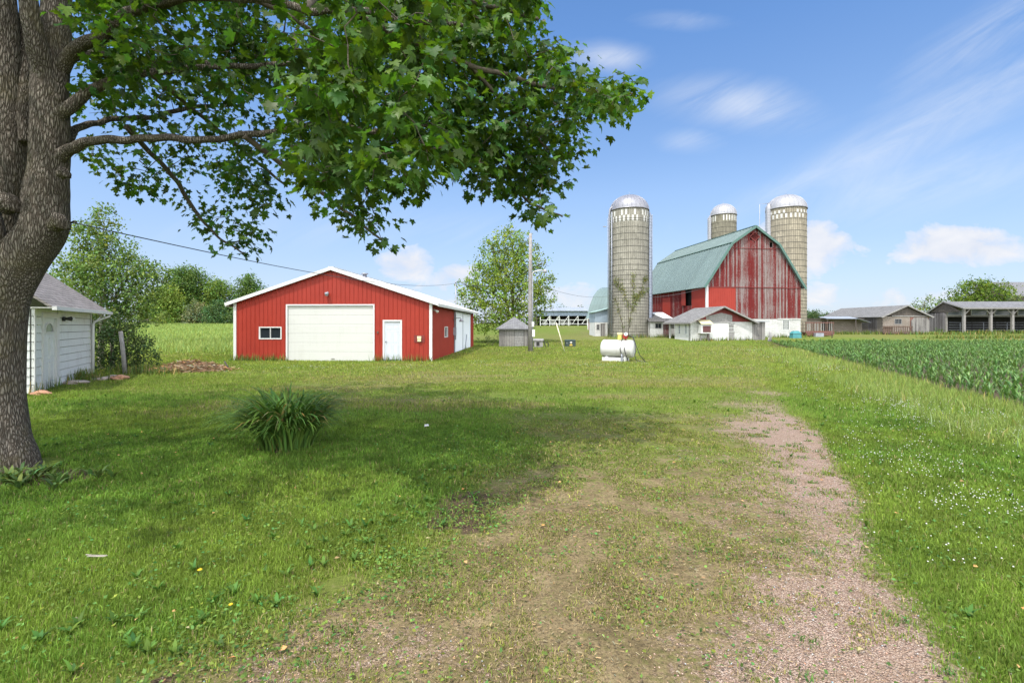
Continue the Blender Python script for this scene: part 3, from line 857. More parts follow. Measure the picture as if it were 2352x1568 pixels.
def old_grey_barn():
    root = thing('cattle_shed', 'low old grey block shed with worn gable roof and a clipped-corner sliding door', 'outbuilding', (49.3, 64.3, .62), -.01)
    W, L, E, R = 6.1, 12.6, 2.42, 3.82; m = W / 2
    top = lambda s: E + (R - E) * (1 - abs(s - m) / m)
    w = MB(); strips(w, front(0), 0, W, -.5, lambda s: E - .01, [(1.55, 2.5, 1.4, 2.1), (3.6, 6.0, -.3, 2.3)], 2, th=.2); w.build('front_wall', MT['block_grey'], root)
    w = MB(); strips(w, left(0), .21, L, -.5, lambda s: E - .01, [(6.3, 7.6, 1.3, 2.1), (1.0, 2.7, -.3, 2.2)], 2, th=.2); w.build('side_wall', MT['block_grey_y'], root); w = MB(); w.box(W - .2, W, .21, L, -.5, E); w.build('side_wall', MT['block_grey_y'], root)
    g = MB(); strips(g, front(.01), 0, W, E + .1, lambda s: top(s) - .02, [], .25, .01, .03, th=.06, kinks=(m,)); g.build('gable', MT['dark_wood'], root)
    t = MB(); t.box(1.2, W, -.06, -.012, E - .02, E + .10); t.build('lintel_board', MT['grey_wood'], root)
    window(root, front(0), 1.6, 2.45, 1.45, 2.05, MT['grey_wood'], MT['glass'], .06, (1, 0))
    window(root, left(0), 6.35, 7.55, 1.35, 2.05, MT['grey_wood'], MT['glass'], .05, (3, 0))
    d = MB(); strips(d, left(-.01), 1.0, 2.7, -.3, lambda s: 2.2, [], .25, .01, .03, th=.05); d.build('side_door', MT['grey_y'], root)
    d = MB(); d.box(3.6, 6.02, -.03, .05, -.2, 2.28); d.build('door_backing', MT['rust_red'], root)
    q = .42; x0, x1, z0, z1 = 3.68, 6.05, -.12, 2.26
    poly = [(x0 + q * .6, z0), (x1 - q, z0), (x1, z0 + q), (x1, z1 - q), (x1 - q * .6, z1), (x0 + q, z1), (x0, z1 - q), (x0, z0 + q * .6)]
    d = MB(); d.prism(poly, lambda a, e, b: (a, e, b), -.10, -.04); d.box(4.82, 4.88, -.115, -.101, z0, z1); d.build('sliding_door', MT['grey_x'], root)
    r = MB(); ov = .38; s = (R - E) / m
    for x_, sg in ((0, -1), (W, 1)):
        roof_plane(r, (x_ + sg * ov, -.3, E - s * ov + .1), (x_ + sg * ov, L + .3, E - s * ov + .1), (m, L + .3, R + .1), (m, -.3, R + .1), .07)
    r.build('roof', MT['shingle_old'], root)
    t = MB()
    for x_, sg in ((0, -1), (W, 1)): t.bar((x_ + sg * ov, -.33, E - s * ov + .03), (m, -.33, R + .03), .04, .16)
    t.build('fascia', MT['grey_wood'], root)
    return root


def lean_to():
    root = thing('low_lean_to', 'low block lean-to with a bent tin canopy between the barn and the grey shed', 'outbuilding', (38.6, 66.6, .75), 0.0)
    w = MB(); strips(w, front(0), 0, 9.6, -.5, lambda s: 1.95, [(4.1, 5.3, -.3, 1.7)], 3, th=.25); w.build('wall', MT['block_grey'], root)
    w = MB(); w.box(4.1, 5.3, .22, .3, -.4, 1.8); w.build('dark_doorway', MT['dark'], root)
    r = MB(); r.box(-.3, 9.8, -.25, 4, 1.96, 2.05); r.build('roof', MT['dark_wood'], root)
    r = MB(); r.hexa([(3.7, -1.6, 1.98), (8.0, -1.6, 1.98), (8.0, .2, 2.28), (3.7, .2, 2.28), (3.7, -1.6, 2.01), (8.0, -1.6, 2.01), (8.0, .2, 2.31), (3.7, .2, 2.31)])
    r.hexa([(8.0, -1.6, 1.98), (9.6, -1.7, 1.45), (9.6, .2, 1.55), (8.0, .2, 2.28), (8.0, -1.6, 2.01), (9.6, -1.7, 1.48), (9.6, .2, 1.58), (8.0, .2, 2.31)])
    co = r.build('tin_canopy', MT['tin_pale'], root)
    for x in (3.9, 7.7):
        p = MB(); p.box(x - .05, x + .05, -1.5, -1.4, -.5, 1.98); p.build('canopy_post', MT['dark_wood'], co)
    r = MB(); r.box(.0, 4.6, 5.0, 9.0, 2.2, 2.5); r.box(.0, 4.6, 5.0, 9.0, -.2, 2.19); r.build('rear_roof', MT['tin_pale'], root)
    return root


def loafing_shed():
    root = thing('loafing_shed', 'long open-front cattle shed with post braces and a dark interior', 'shed', (62.0, 66.8, .85), 0.0)
    X, E, R = 22.0, 3.45, 4.42
    r = MB(); roof_plane(r, (-.15, -.5, E), (X, -.5, E), (X, 2.55, R), (-.15, 2.55, R), .07); roof_plane(r, (-.15, 5.6, E - .7), (X, 5.6, E - .7), (X, 2.55, R), (-.15, 2.55, R), .07)
    r.build('roof', MT['shingle_old_x'], root)
    t = MB(); t.box(-.18, X, -.54, -.505, E - .2, E - .02); t.bar((-.2, -.5, E - .07), (-.2, 2.55, R - .07), .04, .16); t.bar((-.2, 2.55, R - .07), (-.2, 5.6, E - .77), .04, .16); t.build('fascia', MT['grey_wood'], root)
    for i in range(7):
        x = .42 + i * 3.35 + (.35 if i == 1 else 0)
        p = MB(); p.box(x - .14, x + .14, -.14, .14, -.6, E - .1); po = p.build('post', MT['pole_wood'], root)
        b = MB(); b.bar((x + .1, -.05, 2.55), (x + .95, -.05, E - .08), .09, .12)
        if i > 0: b.bar((x - .1, -.05, 2.55), (x - .95, -.05, E - .08), .09, .12)
        b.build('brace', MT['pole_wood'], po)
    # glazed clerestory set back behind the posts, with a beam below
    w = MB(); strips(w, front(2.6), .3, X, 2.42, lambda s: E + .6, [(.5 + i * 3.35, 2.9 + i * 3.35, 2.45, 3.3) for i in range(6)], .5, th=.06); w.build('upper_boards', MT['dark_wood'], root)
    w = MB(); w.box(.2, X, 2.45, 2.72, 2.22, 2.41); w.build('beam', MT['grey_wood'], root)
    for i in range(6):
        window(root, front(2.6), .56 + i * 3.35, 2.84 + i * 3.35, 2.5, 3.25, MT['white_old'], MT['glass_blue'], .05, (0, 0))
    for i in range(6):
        b = MB(); x = .45 + i * 3.35
        for z in (.35, .7, 1.05, 1.4): b.tube([(x, 2.3, z), (x + 3.2, 2.3, z)], .022, 6)
        b.tube([(x + 1.6, 2.3, -.2), (x + 1.6, 2.3, 1.4)], .03, 6)
        b.build('pipe_gate', MT['galv_dark'], root)
    w = MB(); strips(w, left(0), 2.5, 5.2, -.6, lambda s: 2.9, [], .25, .012, .03); w.build('end_wall', MT['grey_y'], root)
    w = MB(); w.prism([(.0, 2.92), (5.2, 2.72), (2.55, R - .1)], lambda a, d, b: (d, a, b), .0, .06); w.build('gable', MT['dark_wood'], root)
    w = MB(); w.box(.1, .35, 2.4, 2.65, -.6, E + .3); w.build('corner_post', MT['pole_wood'], root)
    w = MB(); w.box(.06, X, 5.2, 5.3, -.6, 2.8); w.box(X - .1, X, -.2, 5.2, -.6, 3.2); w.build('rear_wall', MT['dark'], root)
    return root


def distant_barn():
    root = thing('distant_barn', 'far grey roofed barn cut by the right edge beyond the trees', 'barn', (117, 112, 2.2), 0.0)
    r = MB(); roof_plane(r, (-1, -.5, 6.4), (16, -.5, 6.4), (16, 6, 10.2), (0, 6, 10.2), .1); roof_plane(r, (-1, 12.5, 6.4), (16, 12.5, 6.4), (16, 6, 10.2), (0, 6, 10.2), .1); r.build('roof', MT['shingle_old_x'], root)
    w = MB(); w.box(0, 15, 0, 12, -.5, 6.3); w.prism([(0, 6.3), (12, 6.3), (6, 9.9)], lambda a, d, b: (d, a, b), .0, .2); w.build('wall', MT['dark_wood'], root)
    return root


def white_garage():
    # local frame: x along the door wall (away from the camera), y into the building
    d = Vector((-2.68, 4.8)).normalized(); rz = math.atan2(d.y, d.x)
    root = thing('garage', 'small white clapboard garage with a panelled door behind the maple', 'garage', (-12.88, 13.0, 0), rz)
    Lw, D, E = 5.55, 5.4, 2.30
    fr = front(0)
    # local -y must face the yard: mirror y
    mp = lambda s, dd, z: (s, dd * -1.0, z)
    w = MB(); zs = -.2; i = 0
    while zs < E - .02:
        ze = min(zs + .214, E)
        for a, b in ((.0, .55), (1.98, Lw)):
            w.hexa([(a, -.035, zs), (b, -.035, zs), (b, .03, zs), (a, .03, zs), (a, -.012, ze), (b, -.012, ze), (b, .03, ze), (a, .03, ze)])
        w.hexa([(-.035, .06, zs), (-.035, D, zs), (.05, D, zs), (.05, .06, zs), (-.008, .06, ze), (-.008, D, ze), (.05, D, ze), (.05, .06, ze)])
        w.hexa([(Lw + .035, .06, zs), (Lw + .035, D, zs), (Lw - .05, D, zs), (Lw - .05, .06, zs), (Lw + .008, .06, ze), (Lw + .008, D, ze), (Lw - .05, D, ze), (Lw - .05, .06, ze)])
        zs += .23
    w.box(.56, 1.97, 0.0, .05, 2.12, E)
    w.build('clapboard_wall', MT['white_old'], root)
    w = MB(); w.box(.06, .55, .051, .07, -.2, E - .01); w.box(1.98, Lw - .06, .051, .07, -.2, E - .01); w.box(.051, .07, .08, D, -.2, E - .01); w.build('sheathing', MT['dark_wood'], root)
    R = E + (D / 2) * .78
    g = MB()
    for x in (0, Lw): g.prism([(0, E), (D, E), (D / 2, R - .02)], lambda a, e, b: (e, a, b), x - .03, x + .03)
    g.build('gable', MT['white_old'], root)
    # door, frame and trim
    c = MB(); c.box(.56, .70, -.055, .02, -.15, 2.2); c.box(1.72, 1.97, -.055, .02, -.15, 2.2); c.box(.701, 1.719, -.052, .02, 2.06, 2.2)
    c.build('door_trim', MT['white'], root)
    for x0, x1 in ((-.05, .07), (Lw - .08, Lw + .05)):
        c = MB(); c.box(x0, x1, -.055, -.036, -.2, E); c.build('corner_board', MT['white'], root)
    dr = MB(); dr.box(.702, 1.718, .0, .05, .02, 2.058)
    mpd = lambda s, e, z: (s, -e, z)
    for (x0, x1) in ((.82, 1.14), (1.28, 1.60)):
        for (a, b) in ((.25, .78), (.92, 1.48)):
            frame(dr, mpd, x0, x1, a, b, .03, 0.001, .018); slab(dr, mpd, x0 + .05, x1 - .05, a + .05, b - .05, .001, .014)
    do = dr.build('panel_door', MT['white_old'], root)
    arc = [(1.21 + .36 * math.cos(t), 1.66 + .27 * math.sin(t)) for t in np.linspace(0, PI, 14)]
    fb = MB()
    for (a, b), (c_, d_) in zip(arc[:-1], arc[1:]): fb.bar((a, -.012, b), (c_, -.012, d_), .03, .05)
    fb.box(.85, 1.57, -.03, .0, 1.62, 1.66); fo = fb.build('fanlight', MT['white'], do)
    gl = MB(); gl.prism([(1.21 + .34 * math.cos(t), 1.66 + .25 * math.sin(t)) for t in np.linspace(0, PI, 14)], lambda a, e, b: (a, e, b), -.008, -.002); gl.build('pane', MT['glass_grey'], fo)
    # roof
    r = MB(); ov, go = .50, .42; s = .78
    ze = E - s * ov + .42
    ze = 2.36
    zr = ze + (D / 2 + ov) * s
    roof_plane(r, (-go, -ov, ze), (Lw + go, -ov, ze), (Lw + go, D / 2, zr), (-go, D / 2, zr), .06)
    roof_plane(r, (-go, D + ov, ze), (Lw + go, D + ov, ze), (Lw + go, D / 2, zr), (-go, D / 2, zr), .06); r.build('roof', MT['shingle_garage'], root)
    gt = MB(); gt.box(-go, Lw + go + .02, -ov - .09, -ov + .01, ze - .10, ze + .0); gt.box(-go, Lw + go, -ov + .012, -.04, ze - .05, ze - .03); go_ = gt.build('gutter', MT['white'], root)
    dn = MB(); dn.tube([(Lw + .2, -ov - .03, ze - .08), (Lw + .18, -ov - .03, ze - .16), (Lw - .02, -.14, ze - .38), (Lw - .06, -.11, ze - .5), (Lw - .06, -.11, -.05)], .045, 8); dn.build('downspout', MT['white'], root)
    lm = MB(); lm.tube([(2.35, -.03, 2.05), (2.35, -.09, 2.05)], .07, 10)
    lm.tube([(2.35, -.09, 2.05), (2.47, -.2, 2.06)], [.03, .07], 10); lo = lm.build('twin_lamp', MT['black'], root)
    lb = MB(); lb.lathe([(0, -.08), (.07, -.05), (.075, .03), (0, .07)], 10, c=(2.58, -.2, 2.05)); lb.build('bulb', MT['white'], lo)
    return root


def small_shed():
    c = ground_at(1181, 43.3)
    root = thing('garden_shed', 'little grey weathered hut with a pyramid roof behind the utility pole', 'shed', (c.x, 43.3, 0), 0.0)
    W = 1.32; E = 1.58
    w = MB(); strips(w, front(-W), -W, W, -.15, lambda s: E, [(.02, .82, .0, 1.45)], .2, .012, .03, th=.05)
    for f_, a, b in ((left(-W), -W, W), (right(W), -W, W), (back(W), -W, W)): strips(w, f_, a + .06, b - .06, -.15, lambda s: E, [], .2, .012, .03, th=.05)
    w.build('wall', MT['grey_x'], root)
    d = MB()
    for i in range(6): d.box(.03, .81, -W + .0, -W + .04, .03 + i * .235, .03 + i * .235 + .22)
    d.build('slatted_door', MT['grey_wood'], root)
    r = MB(); o = .26; ap = (0, 0, 2.62); q = [(-W - o, -W - o, E), (W + o, -W - o, E), (W + o, W + o, E), (-W - o, W + o, E)]
    for i in range(4):
        a, b = Vector(q[i]), Vector(q[(i + 1) % 4]); n = len(r.v); A = Vector(ap)
        r.v += [tuple(a), tuple(b), ap, tuple(a - Vector((0, 0, .1))), tuple(b - Vector((0, 0, .1)))]
        r.face((n, n + 1, n + 2)); r.face((n, n + 3, n + 4, n + 1))
    r.box(-W - o + .02, W + o - .02, -W - o + .02, W + o - .02, E - .09, E - .02)
    r.build('roof', MT['shingle_old_x'], root)
    return root


# ------------------------------------------------------------------ silos
def silo(label, x, y, rad, zt, dome_h, mat, dome_mat, checks, ground, hoop_z, group='silos around the barn'):
    root = thing('silo', label, 'silo', (x, y, ground), 0.0, group)
    h = zt - ground
    b = MB(); b.lathe([(rad, -.6), (rad, h)], 64); b.build('stave_wall', mat, root)
    # dome with ribs
    prof = [(rad * 1.02 * math.cos(t), dome_h * math.sin(t)) for t in np.linspace(0, PI / 2 * .985, 12)]
    d = MB(); d.lathe(prof + [(0.0, dome_h)], 48, c=(0, 0, h + .03)); d.lathe([(rad * 1.035, h - .05), (rad * 1.035, h + .05), (rad * 1.0, h + .06)], 48)
    do = d.build('dome', dome_mat, root)
    r = MB()
    for k in range(28):
        a = 2 * PI * (k + .5) / 28
        r.tube([(math.cos(a) * (p[0] + .005), math.sin(a) * (p[0] + .005), h + .03 + p[1]) for p in prof], .034, 4, cap=False)
    r.build('dome_rib', dome_mat, do)
    c = MB(); c.lathe([(0, .16), (.22, .1), (.26, 0)], 12, c=(0, 0, h + dome_h)); c.tube([(0, 0, h + dome_h + .1), (0, 0, h + dome_h + .45)], .02, 5); c.build('dome_cap', MT['galv_dark'], do)
    rim = MB(); rim.lathe([(rad * 1.037, h - .09), (rad * 1.05, h - .04), (rad * 1.037, h + .0)], 48); rim.build('rim', MT['hoop'], root)
    for z in hoop_z:
        t = MB(); t.lathe([(rad + .002, z - .022), (rad + .026, z - .016), (rad + .026, z + .016), (rad + .002, z + .022)], 64, smooth=False); t.build('hoop', MT['hoop'], root)
    # whitewashed staves in a chequer at the top
    n = 56
    for (zb, hh, off, pr) in checks:
        w = MB()
        for k in range(n):
            if (k + off) % 2 or random.random() > pr: continue
            a0 = 2 * PI * (k + .06) / n; a1 = 2 * PI * (k + .94) / n
            w.lathe([(rad + .001, zb), (rad + .012, zb + .01), (rad + .012, zb + hh - .02), (rad + .001, zb + hh)], 1, a0=a0, a1=a1, smooth=False)
        if w.v: w.build('white_stave_row', MT['stave_white'], root)
    return root


def silo_ladder(root, rad, ang, z0, z1, out=.35, w=.2):
    l = MB(); c, s_ = math.cos(ang), math.sin(ang); rr = rad + out
    px, py = c * rr, s_ * rr; tx, ty = -s_ * w, c * w
    for sg in (-1, 1): l.tube([(px + sg * tx, py + sg * ty, z0), (px + sg * tx, py + sg * ty, z1)], .025, 5)
    z = z0 + .15
    while z < z1:
        l.tube([(px - tx, py - ty, z), (px + tx, py + ty, z)], .016, 4); z += .4
    z = z0 + .8
    while z < z1:
        l.tube([(c * rad, s_ * rad, z), (px, py, z)], .02, 4); z += 2.4
    return l.build('ladder', MT['galv_dark'], root)


def silo_chute(root, rad, ang, z0, z1, mat, r=.42):
    """half-round unloading chute standing against the wall"""
    cx, cy = math.cos(ang) * (rad + .04), math.sin(ang) * (rad + .04)
    c = MB(); prof = []
    z = z0
    while z < z1: prof += [(r, z), (r + .015, z + .06), (r, z + .12)]; z += .36
    prof.append((r, z1)); prof.append((r * .4, z1 + .55)); prof.append((0, z1 + .6))
    c.lathe(prof, 16, c=(cx, cy, 0), a0=ang - PI / 2, a1=ang + PI / 2)
    co = c.build('chute', mat, root)
    l = MB(); rr = r + .06
    for da in (-.5, .5):
        l.tube([(cx + math.cos(ang + da) * rr, cy + math.sin(ang + da) * rr, z0), (cx + math.cos(ang + da) * rr, cy + math.sin(ang + da) * rr, z1 + .2)], .02, 5)
    z = z0
    while z < z1:
        l.tube([(cx + math.cos(ang - .5) * rr, cy + math.sin(ang - .5) * rr, z), (cx + math.cos(ang + .5) * rr, cy + math.sin(ang + .5) * rr, z)], .014, 4); z += .4
    l.build('ladder', MT['galv_dark'], co)
    return co


def pipe_part(root, name, pts, r, mat, n=8):
    m = MB(); m.tube(pts, r, n); return m.build(name, mat, root)


def silos():
    hz = []
    z = .3
    while z < 14.2:
        hz.append(z); z += .36 + .40 * min(1, max(0, (z - 4.5) / 5))
    hz += [14.02]
    s1 = silo('tall grey stave silo with vines and a chequered band standing left of the red barn', 14.3, 59.0, 2.28, 15.75, 1.9, MT['stave_a'], MT['galv'], [(14.85 - .45, .66, 0, .8), (14.12 - .45, .70, 1, .98)], .46, hz)
    silo_chute(s1, 2.28, -.12, .2, 14.6, MT['chute'], .40)
    a = PI + .22
    silo_ladder(s1, 2.28, a + .12, 1.0, 14.3, .62, .17)
    px, py = math.cos(a) * 2.62, math.sin(a) * 2.62
    pipe_part(s1, 'filler_pipe', [(px, py, -.2), (px, py, 14.6), (px * .96, py * .96, 15.4), (px * .75, py * .75, 16.0)], .11, MT['galv'])
    px, py = math.cos(a + .16) * 2.5, math.sin(a + .16) * 2.5
    pipe_part(s1, 'blower_pipe', [(px, py, .6), (px, py, 15.0)], .06, MT['galv_dark'])
    m = MB(); m.box(-3.35, -2.95, -.9, -.7, 13.2, 13.3); m.build('bracket', MT['galv_dark'], s1)
    s2 = silo('farthest silo with pale dome and white chute rising behind the barn roof', 37.6, 86.0, 2.15, 21.3, 2.05, MT['stave_b'], MT['galv_white'], [(18.55, .95, 0, .8)], 1.55, [1 + .82 * i for i in range(22)])
    silo_chute(s2, 2.15, PI - .15, .2, 19.3, MT['galv_white'], .47)
    hz = [.3 + .45 * i for i in range(12)]; z = hz[-1] + .6
    while z < 16.9: hz.append(z); z += .78
    s3 = silo('tan stave silo with ladder behind the right slope of the barn', 37.4, 66.0, 2.45, 17.55, 2.0, MT['stave_c'], MT['galv_white'], [(15.95, .45, 0, .45), (15.35, .55, 1, .5)], .73, hz)
    silo_chute(s3, 2.45, PI + .1, .2, 17.1, MT['galv_white'], .40)
    pipe_part(s3, 'filler_pipe', [(-3.75, -.3, 0), (-3.75, -.3, 17.55), (-2.5, -.3, 17.7)], .055, MT['galv_dark'], 6)
    silo_ladder(s3, 2.45, .1, 9.0, 14.5, .42, .12)
    m = MB(); m.tube([(2.4, 0, 16.0), (2.8, 0, 15.7), (2.95, 0, 16.4)], .03, 5); m.build('bracket', MT['galv_dark'], s3)
    return s1


# ------------------------------------------------------------------ yard objects
def utility_pole():
    c = ground_at(1218, 34.4)
    root = thing('utility_pole', 'tall grey wooden utility pole with a curved lamp arm in the yard', 'utility pole', (c.x, c.y, 0))
    p = MB(); p.tube([(0, 0, -.3), (0, 0, 3), (.01, 0, 6), (.015, 0, 8.38)], [.165, .15, .13, .105], 14); p.build('pole', MT['pole_wood'], root)
    a = MB(); a.tube([(.1, -.05, 5.45), (.25, -.05, 5.66), (.6, -.05, 5.75), (.95, -.05, 5.74)], .035, 8); ao = a.build('lamp_arm', MT['white'], root)
    l = MB(); l.lathe([(0, .12), (.09, .1), (.14, 0), (.12, -.16), (0, -.18)], 12, c=(1.05, -.05, 5.72)); l.build('lamp_head', MT['galv_white'], ao)
    m = MB(); m.box(.13, .32, -.14, .10, 1.05, 1.55); m.box(.10, .27, -.12, .08, 1.75, 2.1); m.build('meter_box', MT['white_old'], root)
    m = MB(); m.lathe([(0, -.24), (.09, -.22), (.10, -.15), (0, -.145)], 12, c=(.2, 0, 1.42)); m.build('meter', MT['galv'], root)
    m = MB(); m.tube([(.17, -.07, 0), (.17, -.07, 5.5)], .028, 6); m.build('conduit', MT['galv_dark'], root)
    m = MB()
    for z in (5.0, 8.0): m.lathe([(0, .07), (.05, .05), (.06, -.05), (0, -.06)], 10, c=(-.17, -.03, z))
    m.build('insulator', MT['galv'], root)
    return c


def wire(name, label, a, b, sag, r=.012, n=28):
    a = Vector(a); b = Vector(b); m = MB()
    m.tube([a.lerp(b, t) - Vector((0, 0, 4 * sag * t * (1 - t))) for t in np.linspace(0, 1, n)], r, 5)
    return tag(m.build(name, MT['wire'], None), label, 'wire', 'overhead wires')


def fuel_tank():
    root = thing('fuel_tank', 'white farm fuel tank lying on a skid with pump and black hoses', 'fuel tank', (5.52, 25.2, 0), -.50)
    R, L = .455, 1.5; zc = .64
    b = MB(); prof = [(-L / 2 - .15, .0), (-L / 2 - .14, R * .45), (-L / 2 - .09, R * .8), (-L / 2 - .03, R * .97), (-L / 2, R), (L / 2, R), (L / 2 + .03, R * .97), (L / 2 + .09, R * .8), (L / 2 + .14, R * .45), (L / 2 + .15, 0)]
    n0 = len(b.v); k = 40
    for x, r in prof:
        for i in range(k): t = 2 * PI * i / k; b.v.append((x, r * math.cos(t), zc + r * math.sin(t)))
    for j in range(len(prof) - 1):
        for i in range(k): b.face((j * k + i, j * k + (i + 1) % k, (j + 1) * k + (i + 1) % k, (j + 1) * k + i), 0, True)
    bo = b.build('tank_body', MT['tank_white'], root)
    w = MB()
    for x in (-L / 2 + .02, L / 2 - .02): w.tube([(x, (R + .001) * math.cos(t), zc + (R + .001) * math.sin(t)) for t in np.linspace(0, 2 * PI, 40)], .009, 5)
    w.build('weld_seam', MT['tank_white'], bo)
    s = MB(); s.box(-L / 2 + .02, L / 2 - .35, -R * .85, -R * .85 + .05, -.05, .20); s.box(-L / 2 + .02, L / 2 - .35, R * .75, R * .75 + .05, -.05, .20)
    for x in (-.5, .45): s.box(x - .05, x + .05, -R * .8, R * .75, 0.0, .24)
    s.build('skid', MT['white_old'], root)
    zt = zc + R
    p = MB(); p.tube([(.40, 0, zt - .05), (.40, 0, zt + .16)], .05, 10); p.lathe([(0, .0), (.11, .02), (.13, .12), (.11, .22), (0, .25)], 16, c=(.40, -.02, zt + .06)); p.box(.30, .50, -.16, .1, zt + .08, zt + .26)
    po = p.build('pump', MT['pump_red'], root, .01)
    d = MB(); d.tube([(.47, -.15, zt + .30), (.47, -.21, zt + .31)], [.095, .09], 20); d.build('dial', MT['white'], po)
    d = MB(); d.tube([(.47, -.208, zt + .31), (.47, -.215, zt + .31)], [.05, .05], 16); d.build('dial_face', MT['blue_steel'], po)
    y = MB(); y.box(.02, .22, -.12, .10, zt + .02, zt + .27); yo = y.build('filter_box', MT['yellow_box'], root, .012)
    y = MB(); y.box(.005, .235, -.135, .115, zt + .27, zt + .38); y.build('box_lid', MT['yellow_pale'], yo)
    h = MB()
    h.tube([(.28, -.1, zt + .05), (.24, -.28, zt - .1), (.25, -R - .03, zc), (.33, -R - .01, zc - .3), (.42, -R + .02, .06)], .021, 8)
    h.tube([(.46, -.1, zt + .0), (.46, -.30, zt - .14), (.47, -R - .03, zc), (.55, -R - .02, zc - .3), (.66, -R + .02, .05)], .021, 8)
    h.tube([(.55, -.08, zt + .22), (.78, -.12, zt + .18), (.93, -.2, zt - .1), (.98, -.22, zc - .1), (.94, -.24, .35), (1.02, -.3, .10), (1.25, -.3, .03), (1.5, -.25, .03)], .02, 8)
    h.tube([(.57, -.02, zt + .20), (.82, -.04, zt + .15), (.99, -.08, zc + .1), (1.15, -.1, zc - .3), (1.42, -.15, .05)], .018, 8)
    h.build('hose', MT['black'], root)
    n = MB(); n.tube([(.34, -R - .05, zc - .25), (.36, -R - .05, .12)], [.03, .045], 8); n.box(.30, .42, -R - .09, -R - .02, .02, .2); n.build('nozzle', MT['galv_dark'], root)
    c = MB(); c.tube([(-.62, 0, zt - .03), (-.62, 0, zt + .03)], .05, 10); c.build('bung', MT['rust'], root)
    return root


